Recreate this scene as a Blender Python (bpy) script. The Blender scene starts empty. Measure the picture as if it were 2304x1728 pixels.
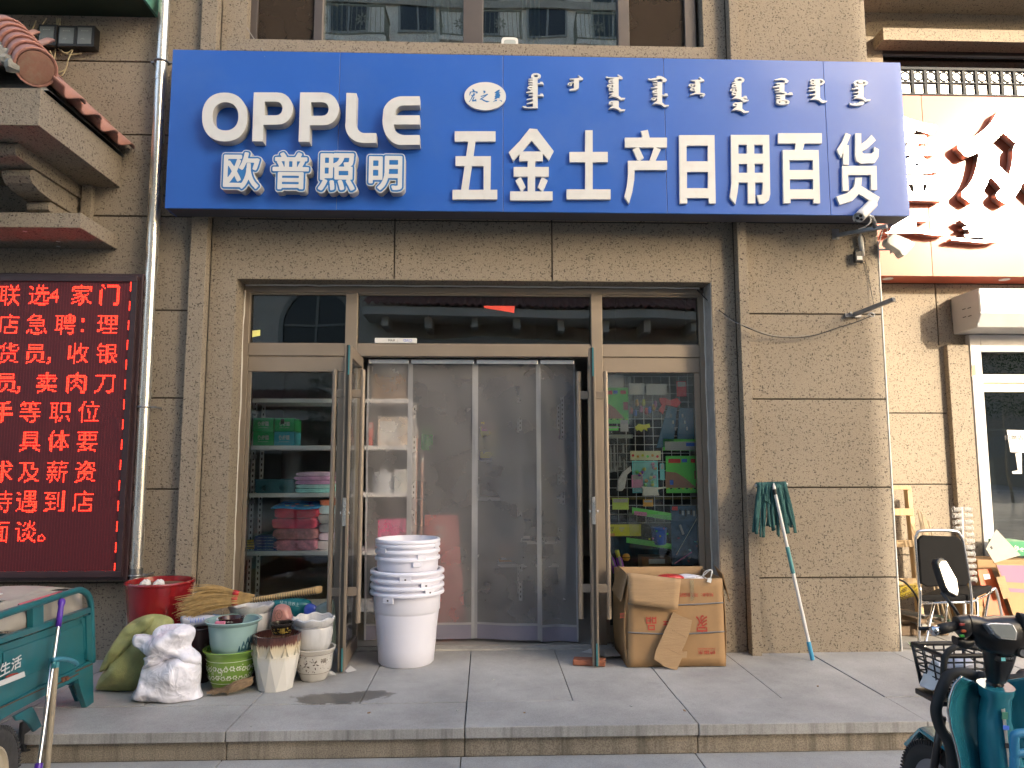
import bpy, math, random
import numpy as np
from mathutils import Vector, Matrix
from mathutils.geometry import tessellate_polygon
random.seed(7); rnd = random.Random(11)
R = math.radians
scene = bpy.context.scene
COL = scene.collection

# ------------------------------------------------------------------ camera
FPX, CAM_D, CAM_H = 1650.0, 5.82, 1.45
_p, _y, _r = R(6.343), R(1.987), R(-.081)
FWD = Vector((math.sin(_y)*math.cos(_p), math.cos(_y)*math.cos(_p), math.sin(_p)))
_rt = Vector((math.cos(_y), -math.sin(_y), 0)); _up = _rt.cross(FWD)
RT = _rt*math.cos(_r) + _up*math.sin(_r); UP = -_rt*math.sin(_r) + _up*math.cos(_r)
CAM = Vector((0, -CAM_D, CAM_H))
cam = bpy.data.objects.new('camera', bpy.data.cameras.new('camera')); COL.objects.link(cam)
cam.data.sensor_width = 36; cam.data.lens = FPX/2304*36
cam.data.clip_start = .05; cam.data.clip_end = 500
cam.matrix_world = Matrix(((RT.x, UP.x, -FWD.x, CAM.x), (RT.y, UP.y, -FWD.y, CAM.y), (RT.z, UP.z, -FWD.z, CAM.z), (0, 0, 0, 1)))
scene.camera = cam

# ------------------------------------------------------------------ light
SUN_AZ, SUN_EL = 36.0, 18.5          # degrees to the right of the facade's outward normal, degrees up
world = bpy.data.worlds.new('World'); scene.world = world; world.use_nodes = True
_n = world.node_tree.nodes; _bg = _n['Background']
_sky = _n.new('ShaderNodeTexSky'); _sky.sky_type = 'NISHITA'; _sky.sun_disc = False
_sky.sun_elevation = R(SUN_EL); _sky.sun_rotation = R(180-SUN_AZ)
_sky.air_density = 1.0; _sky.dust_density = 4.5; _sky.ozone_density = .4
world.node_tree.links.new(_sky.outputs[0], _bg.inputs[0]); _bg.inputs[1].default_value = .15
SUN_DIR = Vector((math.sin(R(SUN_AZ))*math.cos(R(SUN_EL)), -math.cos(R(SUN_AZ))*math.cos(R(SUN_EL)), math.sin(R(SUN_EL))))
sun = bpy.data.objects.new('sun', bpy.data.lights.new('sun', 'SUN')); COL.objects.link(sun)
sun.data.energy = 2.0; sun.data.angle = R(.55); sun.data.color = (.95, .82, .64)
sun.rotation_euler = SUN_DIR.to_track_quat('Z', 'Y').to_euler()
scene.view_settings.view_transform = 'Standard'; scene.view_settings.look = 'None'
scene.view_settings.gamma = 1; scene.view_settings.use_curve_mapping = False
scene.view_settings.exposure = 2.02
scene.render.engine = 'CYCLES'
scene.cycles.use_denoising = True
scene.cycles.max_bounces = 7; scene.cycles.transparent_max_bounces = 16
scene.cycles.use_adaptive_sampling = True; scene.cycles.adaptive_threshold = .04
scene.cycles.diffuse_bounces = 4; scene.cycles.glossy_bounces = 4; scene.cycles.caustics_reflective = False; scene.cycles.caustics_refractive = False
scene.cycles.sample_clamp_indirect = 6

# ------------------------------------------------------------------ helpers
def P(u, v, y=None, z=None, x=None):
    """point of the place seen at photograph pixel (u, v) that lies on the plane y=, z= or x="""
    d = FWD*FPX + RT*(u-1152) - UP*(v-864)
    t = (y-CAM.y)/d.y if y is not None else (z-CAM.z)/d.z if z is not None else (x-CAM.x)/d.x
    return CAM + d*t
def crop(x0, y0, s):
    return lambda a, b: (x0+a*s, y0+b*s)
WM = {}
def world_of(o): return WM.get(o.name, Matrix.Identity(4))
def tag(o, label=None, cat=None, group=None, kind=None):
    if label: o['label'] = label
    if cat: o['category'] = cat
    if group: o['group'] = group
    if kind: o['kind'] = kind
    return o
def thing(name, label, cat, loc=(0, 0, 0), rz=0, group=None, rot=None):
    o = bpy.data.objects.new(name, None); COL.objects.link(o)
    o.empty_display_size = .1
    o.location = loc; o.rotation_euler = rot if rot else (0, 0, rz)
    WM[o.name] = Matrix.Translation(Vector(loc)) @ o.rotation_euler.to_matrix().to_4x4()
    return tag(o, label, cat, group)
def link(name, me, mat, parent=None, local=False, smooth=False, bevel=0):
    o = bpy.data.objects.new(name, me); COL.objects.link(o)
    if mat is not None and not me.materials: me.materials.append(mat)
    if parent is not None:
        o.parent = parent
        if local: WM[o.name] = world_of(parent)
        else: o.matrix_parent_inverse = world_of(parent).inverted(); WM[o.name] = Matrix.Identity(4)
    if smooth:
        me.shade_smooth()
        if smooth != 1: me.set_sharp_from_angle(angle=R(smooth))
    if bevel:
        b = o.modifiers.new('bevel', 'BEVEL'); b.width = bevel; b.segments = 2; b.limit_method = 'ANGLE'; b.angle_limit = R(40)
    return o
def copy_tree(o, parent=None, local=True):
    c = o.copy(); COL.objects.link(c); c.parent = parent; WM[c.name] = world_of(o)
    for ch in list(o.children): copy_tree(ch, c)
    return c

class MB:
    def __init__(s): s.v = []; s.f = []
    def add(s, vs, fs):
        n = len(s.v); s.v += [tuple(v) for v in vs]; s.f += [tuple(i+n for i in f) for f in fs]; return s
    def box(s, x0, x1, y0, y1, z0, z1):
        return s.add([(x0, y0, z0), (x1, y0, z0), (x1, y1, z0), (x0, y1, z0), (x0, y0, z1), (x1, y0, z1), (x1, y1, z1), (x0, y1, z1)],
                     [(0, 3, 2, 1), (4, 5, 6, 7), (0, 1, 5, 4), (1, 2, 6, 5), (2, 3, 7, 6), (3, 0, 4, 7)])
    def obox(s, c, size, m=None):
        """box centred on c, size along the axes of rotation matrix m"""
        hx, hy, hz = size[0]/2, size[1]/2, size[2]/2; m = m or Matrix.Identity(3); c = Vector(c)
        vs = [c + m @ Vector(p) for p in ((-hx, -hy, -hz), (hx, -hy, -hz), (hx, hy, -hz), (-hx, hy, -hz), (-hx, -hy, hz), (hx, -hy, hz), (hx, hy, hz), (-hx, hy, hz))]
        return s.add(vs, [(0, 3, 2, 1), (4, 5, 6, 7), (0, 1, 5, 4), (1, 2, 6, 5), (2, 3, 7, 6), (3, 0, 4, 7)])
    def bar(s, a, b, w, h, up=(0, 0, 1)):
        """rectangular bar from a to b"""
        a, b = Vector(a), Vector(b); d = b-a; L = d.length; d.normalize(); u = Vector(up)
        if abs(d.dot(u)) > .98: u = Vector((0, 1, 0))
        sx = d.cross(u).normalized(); uz = sx.cross(d)
        m = Matrix((d, sx, uz)).transposed()
        return s.obox((a+b)/2, (L, w, h), m)
    def tube(s, pts, r, n=8, cap=True, closed=False):
        pts = [Vector(p) for p in pts]; N = len(pts)
        rs = r if isinstance(r, (list, tuple)) else [r]*N
        base = len(s.v); t0 = (pts[1]-pts[0]).normalized()
        u = t0.orthogonal().normalized(); prev = t0
        for i, p in enumerate(pts):
            if closed: t = (pts[(i+1) % N]-pts[i-1]).normalized()
            else: t = ((pts[min(i+1, N-1)]-p).normalized() + (p-pts[max(i-1, 0)]).normalized())
            if t.length < 1e-6: t = prev
            t.normalize()
            q = prev.rotation_difference(t); u = q @ u; u = (u - t*u.dot(t)).normalized(); prev = t
            w = t.cross(u)
            for k in range(n):
                a = 2*math.pi*k/n; s.v.append(tuple(p + (u*math.cos(a)+w*math.sin(a))*rs[i]))
        M_ = N if closed else N-1
        for i in range(M_):
            for k in range(n):
                j = (i+1) % N
                s.f.append((base+i*n+k, base+i*n+(k+1) % n, base+j*n+(k+1) % n, base+j*n+k))
        if cap and not closed:
            s.f.append(tuple(base+k for k in reversed(range(n)))); s.f.append(tuple(base+(N-1)*n+k for k in range(n)))
        return s
    def lathe(s, prof, n=32, c=(0, 0, 0), fn=None, cap0=True, cap1=False, m=None):
        """profile [(r, z)] turned about z at c; fn(r, z, angle) -> (r, z) may vary it"""
        base = len(s.v)
        for r, z in prof:
            for k in range(n):
                a = 2*math.pi*k/n; rr, zz = fn(r, z, a) if fn else (r, z)
                p = Vector((rr*math.cos(a), rr*math.sin(a), zz))
                if m: p = m @ p
                s.v.append((p.x+c[0], p.y+c[1], p.z+c[2]))
        for i in range(len(prof)-1):
            for k in range(n):
                s.f.append((base+i*n+k, base+i*n+(k+1) % n, base+(i+1)*n+(k+1) % n, base+(i+1)*n+k))
        if cap0: s.f.append(tuple(base+k for k in reversed(range(n))))
        if cap1: s.f.append(tuple(base+(len(prof)-1)*n+k for k in range(n)))
        return s
    def prism(s, poly, y0, y1, holes=()):
        """polygon in (x, z), front at y0 and back at y1; straight sides"""
        return s.prism3(poly, Vector((0, y0, 0)), Vector((1, 0, 0)), Vector((0, 0, 1)), Vector((0, y1-y0, 0)), holes)
    def prism3(s, poly, o, ax, az, dep, holes=()):
        loops = [list(poly)] + [list(h) for h in holes]
        tri = tessellate_polygon([[Vector((a, b, 0)) for a, b in l] for l in loops])
        flat = [p for l in loops for p in l]; n = len(flat); base = len(s.v)
        o, ax, az, dep = Vector(o), Vector(ax), Vector(az), Vector(dep)
        f = [o + ax*a + az*b for a, b in flat]
        s.v += [tuple(p) for p in f] + [tuple(p+dep) for p in f]
        nd = ax.cross(az).dot(dep)
        for t in tri:
            a, b, c = (flat[i] for i in t)
            ccw = (b[0]-a[0])*(c[1]-a[1])-(b[1]-a[1])*(c[0]-a[0])
            t = t if ccw > 0 else t[::-1]
            if nd > 0: t = t[::-1]
            s.f.append(tuple(base+i for i in t)); s.f.append(tuple(base+n+i for i in reversed(t)))
        k = 0
        for l in loops:
            m = len(l)
            for i in range(m):
                a, b = base+k+i, base+k+(i+1) % m
                s.f.append((a, b, b+n, a+n))
            k += m
        return s
    def grid(s, fn, nu, nv, thick=0):
        """surface fn(i/nu, j/nv) -> point"""
        base = len(s.v)
        for j in range(nv+1):
            for i in range(nu+1): s.v.append(tuple(fn(i/nu, j/nv)))
        for j in range(nv):
            for i in range(nu):
                a = base+j*(nu+1)+i; s.f.append((a, a+1, a+nu+2, a+nu+1))
        return s
    def mesh(s, name):
        me = bpy.data.meshes.new(name); me.from_pydata(s.v, [], s.f); me.validate(); me.update(); return me
    def build(s, name, mat, parent=None, smooth=False, bevel=0, local=False, solid=0):
        me = s.mesh(name)
        import bmesh
        bm = bmesh.new(); bm.from_mesh(me); bmesh.ops.recalc_face_normals(bm, faces=bm.faces); bm.to_mesh(me); bm.free()
        o = link(name, me, mat, parent, local, smooth, bevel)
        if solid:
            sm = o.modifiers.new('solid', 'SOLIDIFY'); sm.thickness = solid; sm.offset = 0
        return o
def part_box(name, mat, parent, b, bevel=0, local=False): return MB().box(*b).build(name, mat, parent, bevel=bevel, local=local)
def arc(c, r, a0, a1, n, ax=(1, 0, 0), az=(0, 0, 1)):
    c, ax, az = Vector(c), Vector(ax), Vector(az)
    return [c + ax*(r*math.cos(R(a0+(a1-a0)*i/n))) + az*(r*math.sin(R(a0+(a1-a0)*i/n))) for i in range(n+1)]
def catmull(pts, n=8):
    pts = [Vector(p) for p in pts]; q = [pts[0]*2-pts[1]] + pts + [pts[-1]*2-pts[-2]]; out = []
    for i in range(1, len(q)-2):
        for k in range(n):
            t = k/n; a, b, c, d = q[i-1:i+3]
            out.append(.5*((2*b)+(c-a)*t+(2*a-5*b+4*c-d)*t*t+(3*b-a-3*c+d)*t**3))
    return out + [pts[-1]]
def rotz(a): return Matrix.Rotation(a, 3, 'Z')
_tc = bpy.data.curves.new('lettering', 'FONT'); _to = bpy.data.objects.new('lettering_tool', _tc); COL.objects.link(_to)
def text_mesh(body, size=1.0, width=None, height=None, bold=0.0, extrude=0.0, shear=0.0, mirror=False):
    """flat lettering in the xz plane, centred on the origin, facing -y, scaled to width x height if given"""
    _tc.body = body; _tc.size = 1; _tc.offset = bold; _tc.extrude = extrude; _tc.shear = shear; _tc.resolution_u = 3; _tc.align_x = 'CENTER'
    dg = bpy.context.evaluated_depsgraph_get(); dg.update()
    ev = _to.evaluated_get(dg); me = bpy.data.meshes.new_from_object(ev)
    n = len(me.vertices); co = np.zeros(n*3); me.vertices.foreach_get('co', co); co = co.reshape(-1, 3)
    mn, mx = co.min(0), co.max(0); c = (mn+mx)/2; sx = sz = size
    if width: sx = width/max(1e-6, mx[0]-mn[0])
    if height: sz = height/max(1e-6, mx[1]-mn[1])
    if width and not height: sz = sx
    if height and not width: sx = sz
    out = np.zeros_like(co); out[:, 0] = (co[:, 0]-c[0])*sx*(-1 if mirror else 1); out[:, 2] = (co[:, 1]-c[1])*sz; out[:, 1] = -co[:, 2]*sx
    me.vertices.foreach_set('co', out.ravel()); me.update()
    return me
def lettering(name, body, mat, parent, loc, width=None, height=None, bold=0, extrude=0, shear=0, mat3=None, local=False, mirror=False):
    me = text_mesh(body, 1, width, height, bold, extrude, shear, mirror)
    m = (mat3.to_4x4() if mat3 else Matrix.Identity(4)); m.translation = Vector(loc); me.transform(m)
    return link(name, me, mat, parent, local)

# ------------------------------------------------------------------ materials
MATS = {}
TONE = .8     # common scale of surface colours, lowered so the dim interior reads brighter beside the street
def nodes_of(name):
    m = bpy.data.materials.new(name); m.use_nodes = True; nt = m.node_tree; return m, nt, nt.nodes, nt.links, nt.nodes['Principled BSDF']
def pm(name, col, rough=.5, metal=0, var=.12, scale=6, bump=0, bscale=40, spec=.5, coat=0, trans=0, emit=None, sub=0, stretch=None, dirt=None, dscale=2.5, damt=.5):
    """principled with mottled colour, uneven gloss, fine relief and optional dirt patches"""
    if name in MATS: return MATS[name]
    col = tuple(c*TONE for c in col)
    m, nt, N, L, b = nodes_of(name); MATS[name] = m
    tc = N.new('ShaderNodeTexCoord'); src = tc.outputs['Object']
    if stretch:
        mp = N.new('ShaderNodeMapping'); mp.inputs['Scale'].default_value = stretch; L.new(src, mp.inputs[0]); src = mp.outputs[0]
    nz = N.new('ShaderNodeTexNoise'); nz.inputs['Scale'].default_value = scale; nz.inputs['Detail'].default_value = 6; nz.inputs['Roughness'].default_value = .62
    L.new(src, nz.inputs['Vector'])
    mr = N.new('ShaderNodeMapRange'); mr.inputs[1].default_value = .3; mr.inputs[2].default_value = .7; mr.inputs[3].default_value = 1-var; mr.inputs[4].default_value = 1+var
    L.new(nz.outputs[0], mr.inputs[0])
    mx = N.new('ShaderNodeMix'); mx.data_type = 'RGBA'; mx.blend_type = 'MULTIPLY'; mx.inputs[0].default_value = 1
    mx.inputs[6].default_value = (*col, 1); L.new(mr.outputs[0], mx.inputs[7]); out = mx.outputs[2]
    if dirt:
        dn = N.new('ShaderNodeTexNoise'); dn.inputs['Scale'].default_value = dscale; dn.inputs['Detail'].default_value = 8; dn.inputs['Roughness'].default_value = .7
        L.new(src, dn.inputs['Vector'])
        dr = N.new('ShaderNodeMapRange'); dr.inputs[1].default_value = .5; dr.inputs[2].default_value = .72; dr.inputs[3].default_value = 0; dr.inputs[4].default_value = damt
        L.new(dn.outputs[0], dr.inputs[0])
        m2 = N.new('ShaderNodeMix'); m2.data_type = 'RGBA'; L.new(dr.outputs[0], m2.inputs[0]); L.new(out, m2.inputs[6]); m2.inputs[7].default_value = (*[q*TONE for q in dirt], 1); out = m2.outputs[2]
    L.new(out, b.inputs['Base Color'])
    rr = N.new('ShaderNodeMapRange'); rr.inputs[3].default_value = max(.02, rough-.1); rr.inputs[4].default_value = min(1, rough+.1); L.new(nz.outputs[0], rr.inputs[0]); L.new(rr.outputs[0], b.inputs['Roughness'])
    b.inputs['Metallic'].default_value = metal; b.inputs['Specular IOR Level'].default_value = spec
    if coat: b.inputs['Coat Weight'].default_value = coat; b.inputs['Coat Roughness'].default_value = .08
    if trans: b.inputs['Transmission Weight'].default_value = trans
    if sub: b.inputs['Subsurface Weight'].default_value = sub; b.inputs['Subsurface Radius'].default_value = (.02, .02, .02)
    if emit: b.inputs['Emission Color'].default_value = (*emit[:3], 1); b.inputs['Emission Strength'].default_value = emit[3]
    if bump:
        bn = N.new('ShaderNodeTexNoise'); bn.inputs['Scale'].default_value = bscale; bn.inputs['Detail'].default_value = 5; L.new(src, bn.inputs['Vector'])
        bp = N.new('ShaderNodeBump'); bp.inputs['Strength'].default_value = bump; bp.inputs['Distance'].default_value = .01; L.new(bn.outputs[0], bp.inputs['Height']); L.new(bp.outputs[0], b.inputs['Normal'])
    return m
def stucco(name, col, dark):
    """sprayed stone-chip render: tan ground, dark elongated chips and pits"""
    col = tuple(c*TONE for c in col); m, nt, N, L, b = nodes_of(name); MATS[name] = m
    tc = N.new('ShaderNodeTexCoord')
    def vec(scale, rot, wob):
        mp = N.new('ShaderNodeMapping'); mp.inputs['Rotation'].default_value = rot; mp.inputs['Scale'].default_value = scale; L.new(tc.outputs['Object'], mp.inputs[0])
        nz = N.new('ShaderNodeTexNoise'); nz.inputs['Scale'].default_value = .9; L.new(mp.outputs[0], nz.inputs['Vector'])
        ma = N.new('ShaderNodeVectorMath'); ma.operation = 'MULTIPLY_ADD'; L.new(nz.outputs['Color'], ma.inputs[0]); ma.inputs[1].default_value = (wob,)*3; L.new(mp.outputs[0], ma.inputs[2])
        return ma.outputs[0]
    facs = []
    for scale, rot, th, keep, seed in (((30, 34, 56), (0, .7, 0), .24, .62, 1), ((62, 46, 30), (.2, -.5, .4), .23, .60, 2), ((88, 88, 70), (.1, .3, .2), .24, .5, 3)):
        v = N.new('ShaderNodeTexVoronoi'); v.inputs['Scale'].default_value = 1; L.new(vec(scale, rot, 1.1), v.inputs['Vector'])
        lt = N.new('ShaderNodeMapRange'); lt.inputs[1].default_value = th; lt.inputs[2].default_value = th+.07; lt.inputs[3].default_value = 1; lt.inputs[4].default_value = 0; L.new(v.outputs['Distance'], lt.inputs[0])
        sp = N.new('ShaderNodeSeparateColor'); L.new(v.outputs['Color'], sp.inputs[0])
        k = N.new('ShaderNodeMath'); k.operation = 'LESS_THAN'; L.new(sp.outputs[0], k.inputs[0]); k.inputs[1].default_value = keep
        mu = N.new('ShaderNodeMath'); mu.operation = 'MULTIPLY'; L.new(lt.outputs[0], mu.inputs[0]); L.new(k.outputs[0], mu.inputs[1])
        st_ = N.new('ShaderNodeMapRange'); st_.inputs[3].default_value = .35; st_.inputs[4].default_value = 1.0; L.new(sp.outputs[1], st_.inputs[0])
        m3 = N.new('ShaderNodeMath'); m3.operation = 'MULTIPLY'; L.new(mu.outputs[0], m3.inputs[0]); L.new(st_.outputs[0], m3.inputs[1]); facs.append(m3.outputs[0])
    f = facs[0]
    for g in facs[1:]:
        a = N.new('ShaderNodeMath'); a.operation = 'MAXIMUM'; L.new(f, a.inputs[0]); L.new(g, a.inputs[1]); f = a.outputs[0]
    big = N.new('ShaderNodeTexNoise'); big.inputs['Scale'].default_value = 1.3; big.inputs['Detail'].default_value = 7; big.inputs['Roughness'].default_value = .6; L.new(tc.outputs['Object'], big.inputs['Vector'])
    fine = N.new('ShaderNodeTexNoise'); fine.inputs['Scale'].default_value = 160; fine.inputs['Detail'].default_value = 3; L.new(tc.outputs['Object'], fine.inputs['Vector'])
    cr = N.new('ShaderNodeMix'); cr.data_type = 'RGBA'; L.new(big.outputs[0], cr.inputs[0])
    cr.inputs[6].default_value = (*[c*.82 for c in col], 1); cr.inputs[7].default_value = (*[min(1, c*1.16) for c in col], 1)
    fm = N.new('ShaderNodeMapRange'); fm.inputs[1].default_value = .3; fm.inputs[2].default_value = .7; fm.inputs[3].default_value = .80; fm.inputs[4].default_value = 1.18; L.new(fine.outputs[0], fm.inputs[0])
    mu = N.new('ShaderNodeMix'); mu.data_type = 'RGBA'; mu.blend_type = 'MULTIPLY'; mu.inputs[0].default_value = 1; L.new(cr.outputs[2], mu.inputs[6]); L.new(fm.outputs[0], mu.inputs[7])
    mx = N.new('ShaderNodeMix'); mx.data_type = 'RGBA'; L.new(f, mx.inputs[0]); L.new(mu.outputs[2], mx.inputs[6]); mx.inputs[7].default_value = (*dark, 1)
    L.new(mx.outputs[2], b.inputs['Base Color']); b.inputs['Roughness'].default_value = .85; b.inputs['Specular IOR Level'].default_value = .25
    hs = N.new('ShaderNodeMath'); hs.operation = 'SUBTRACT'; L.new(fine.outputs[0], hs.inputs[0]); L.new(f, hs.inputs[1])
    bp = N.new('ShaderNodeBump'); bp.inputs['Strength'].default_value = .45; bp.inputs['Distance'].default_value = .006; L.new(hs.outputs[0], bp.inputs['Height']); L.new(bp.outputs[0], b.inputs['Normal'])
    return m
def glass(name, tint=(.8, .85, .82), refl=1.0, ior=1.5, veil=0.0, veilcol=(.5, .5, .5)):
    """thin pane: fresnel reflection over a tinted see-through pane, with an optional dusty film"""
    m = bpy.data.materials.new(name); m.use_nodes = True; nt = m.node_tree; N = nt.nodes; L = nt.links; N.remove(N['Principled BSDF']); MATS[name] = m
    out = N['Material Output']; fr = N.new('ShaderNodeFresnel'); fr.inputs[0].default_value = ior
    sc = N.new('ShaderNodeMath'); sc.operation = 'MULTIPLY'; sc.use_clamp = True; sc.inputs[1].default_value = 2.0*refl; L.new(fr.outputs[0], sc.inputs[0])
    tr = N.new('ShaderNodeBsdfTransparent'); tr.inputs[0].default_value = (*tint, 1)
    gl = N.new('ShaderNodeBsdfGlossy'); gl.inputs['Roughness'].default_value = .004; gl.inputs[0].default_value = (.95, .97, 1, 1)
    tc = N.new('ShaderNodeTexCoord'); wn = N.new('ShaderNodeTexNoise'); wn.inputs['Scale'].default_value = 1.1; wn.inputs['Detail'].default_value = 1; L.new(tc.outputs['Object'], wn.inputs['Vector'])
    bp = N.new('ShaderNodeBump'); bp.inputs['Strength'].default_value = .06; bp.inputs['Distance'].default_value = .05; L.new(wn.outputs[0], bp.inputs['Height']); L.new(bp.outputs[0], gl.inputs['Normal'])
    mx = N.new('ShaderNodeMixShader'); L.new(sc.outputs[0], mx.inputs[0]); L.new(tr.outputs[0], mx.inputs[1]); L.new(gl.outputs[0], mx.inputs[2])
    res = mx.outputs[0]
    if veil:
        df = N.new('ShaderNodeBsdfDiffuse'); df.inputs[0].default_value = (*veilcol, 1)
        dn = N.new('ShaderNodeTexNoise'); dn.inputs['Scale'].default_value = 3; dn.inputs['Detail'].default_value = 8; L.new(tc.outputs['Object'], dn.inputs['Vector'])
        mr = N.new('ShaderNodeMapRange'); mr.inputs[1].default_value = .3; mr.inputs[2].default_value = .75; mr.inputs[3].default_value = veil*.35; mr.inputs[4].default_value = veil*1.6; L.new(dn.outputs[0], mr.inputs[0])
        m2 = N.new('ShaderNodeMixShader'); L.new(mr.outputs[0], m2.inputs[0]); L.new(res, m2.inputs[1]); L.new(df.outputs[0], m2.inputs[2]); res = m2.outputs[0]
    L.new(res, out.inputs[0]); return m
def film(name, col, opac, rough=.6, gloss=0.0, vary=.08):
    """translucent sheet: part see-through, part coloured and lit from both sides"""
    m = bpy.data.materials.new(name); m.use_nodes = True; nt = m.node_tree; N = nt.nodes; L = nt.links; N.remove(N['Principled BSDF']); MATS[name] = m
    out = N['Material Output']; tr = N.new('ShaderNodeBsdfTransparent'); df = N.new('ShaderNodeBsdfDiffuse'); tl = N.new('ShaderNodeBsdfTranslucent')
    df.inputs[0].default_value = (*col, 1); tl.inputs[0].default_value = (*col, 1)
    a = N.new('ShaderNodeMixShader'); a.inputs[0].default_value = .35; L.new(df.outputs[0], a.inputs[1]); L.new(tl.outputs[0], a.inputs[2]); s = a.outputs[0]
    if gloss:
        g = N.new('ShaderNodeBsdfGlossy'); g.inputs['Roughness'].default_value = .18; lw = N.new('ShaderNodeMixShader'); lw.inputs[0].default_value = gloss; L.new(s, lw.inputs[1]); L.new(g.outputs[0], lw.inputs[2]); s = lw.outputs[0]
    tc = N.new('ShaderNodeTexCoord'); nz = N.new('ShaderNodeTexNoise'); nz.inputs['Scale'].default_value = 5; nz.inputs['Detail'].default_value = 6; L.new(tc.outputs['Object'], nz.inputs['Vector'])
    mr = N.new('ShaderNodeMapRange'); mr.inputs[1].default_value = .3; mr.inputs[2].default_value = .7; mr.inputs[3].default_value = max(0, opac-vary); mr.inputs[4].default_value = min(1, opac+vary); L.new(nz.outputs[0], mr.inputs[0])
    x = N.new('ShaderNodeMixShader'); L.new(mr.outputs[0], x.inputs[0]); L.new(tr.outputs[0], x.inputs[1]); L.new(s, x.inputs[2]); L.new(x.outputs[0], out.inputs[0])
    return m
def glow(name, col, k):
    m = bpy.data.materials.new(name); m.use_nodes = True; b = m.node_tree.nodes['Principled BSDF']; b.inputs['Base Color'].default_value = (*[c*.3 for c in col], 1)
    b.inputs['Emission Color'].default_value = (*col, 1); b.inputs['Emission Strength'].default_value = k; MATS[name] = m; return m
def stone(name, col, speck, scale=220, streak=False, wet=False, rough=.75):
    """granite paving: fine two-tone grain, big soft stains; streaks run down risers; a spilled-water patch"""
    col = tuple(c*TONE for c in col); speck = tuple(c*TONE for c in speck); m, nt, N, L, b = nodes_of(name); MATS[name] = m
    tc = N.new('ShaderNodeTexCoord'); o = tc.outputs['Object']
    def noise(s, d=4, r=.6, vec=o):
        n = N.new('ShaderNodeTexNoise'); n.inputs['Scale'].default_value = s; n.inputs['Detail'].default_value = d; n.inputs['Roughness'].default_value = r; L.new(vec, n.inputs['Vector']); return n.outputs[0]
    def rng(x, a, c, d, e):
        n = N.new('ShaderNodeMapRange'); n.inputs[1].default_value = a; n.inputs[2].default_value = c; n.inputs[3].default_value = d; n.inputs[4].default_value = e; L.new(x, n.inputs[0]); return n.outputs[0]
    def mix(f, a, c, mode='MIX'):
        n = N.new('ShaderNodeMix'); n.data_type = 'RGBA'; n.blend_type = mode
        if isinstance(f, float): n.inputs[0].default_value = f
        else: L.new(f, n.inputs[0])
        for i, q in ((6, a), (7, c)):
            if isinstance(q, tuple): n.inputs[i].default_value = (*q, 1)
            else: L.new(q, n.inputs[i])
        return n.outputs[2]
    c = mix(rng(noise(scale, 2), .42, .62, 0, .75), col, speck)
    c = mix(1.0, c, rng(noise(1.1, 7, .65), .3, .7, .68, 1.25), 'MULTIPLY')
    c = mix(rng(noise(5, 8, .75), .56, .75, 0, .45), c, tuple(q*.5 for q in col))
    if streak:
        mp = N.new('ShaderNodeMapping'); mp.inputs['Scale'].default_value = (11, 11, .6); L.new(o, mp.inputs[0])
        ge = N.new('ShaderNodeNewGeometry'); sz = N.new('ShaderNodeSeparateXYZ'); L.new(ge.outputs['True Normal'], sz.inputs[0]); ab = N.new('ShaderNodeMath'); ab.operation = 'ABSOLUTE'; L.new(sz.outputs[2], ab.inputs[0])
        up_ = rng(ab.outputs[0], .2, .8, 1, 0); ml = N.new('ShaderNodeMath'); ml.operation = 'MULTIPLY'; L.new(rng(noise(1, 6, .7, mp.outputs[0]), .48, .68, 0, .72), ml.inputs[0]); L.new(up_, ml.inputs[1])
        c = mix(ml.outputs[0], c, tuple(q*.28 for q in col))
    rg = None
    if wet:
        sp = N.new('ShaderNodeSeparateXYZ'); L.new(o, sp.inputs[0]); tot = None
        for cx, cy_, rx, ry in wet:
            def term(ch, cc, rr):
                s1 = N.new('ShaderNodeMath'); s1.operation = 'SUBTRACT'; L.new(sp.outputs[ch], s1.inputs[0]); s1.inputs[1].default_value = cc
                s2 = N.new('ShaderNodeMath'); s2.operation = 'DIVIDE'; L.new(s1.outputs[0], s2.inputs[0]); s2.inputs[1].default_value = rr
                s3 = N.new('ShaderNodeMath'); s3.operation = 'MULTIPLY'; L.new(s2.outputs[0], s3.inputs[0]); L.new(s2.outputs[0], s3.inputs[1]); return s3.outputs[0]
            ad = N.new('ShaderNodeMath'); L.new(term(0, cx, rx), ad.inputs[0]); L.new(term(1, cy_, ry), ad.inputs[1])
            if tot is None: tot = ad.outputs[0]
            else:
                mn = N.new('ShaderNodeMath'); mn.operation = 'MINIMUM'; L.new(tot, mn.inputs[0]); L.new(ad.outputs[0], mn.inputs[1]); tot = mn.outputs[0]
        wn = N.new('ShaderNodeMath'); wn.operation = 'MULTIPLY_ADD'; L.new(noise(14, 5, .65), wn.inputs[0]); wn.inputs[1].default_value = 2.6; L.new(tot, wn.inputs[2])
        w = rng(wn.outputs[0], 1.95, 2.15, 1, 0)
        c = mix(w, c, mix(1.0, c, (.42, .40, .38), 'MULTIPLY')); rg = rng(w, 0, 1, rough, .35)
    L.new(c, b.inputs['Base Color']); b.inputs['Roughness'].default_value = rough
    if rg is not None: L.new(rg, b.inputs['Roughness'])
    b.inputs['Specular IOR Level'].default_value = .35
    bp = N.new('ShaderNodeBump'); bp.inputs['Strength'].default_value = .25; bp.inputs['Distance'].default_value = .004; L.new(noise(120, 4), bp.inputs['Height']); L.new(bp.outputs[0], b.inputs['Normal'])
    return m
def brush_metal(name, col, rough=.25, var=.1):
    return pm(name, col, rough, 1, var, 3, stretch=(60, 60, 1.5))
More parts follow.
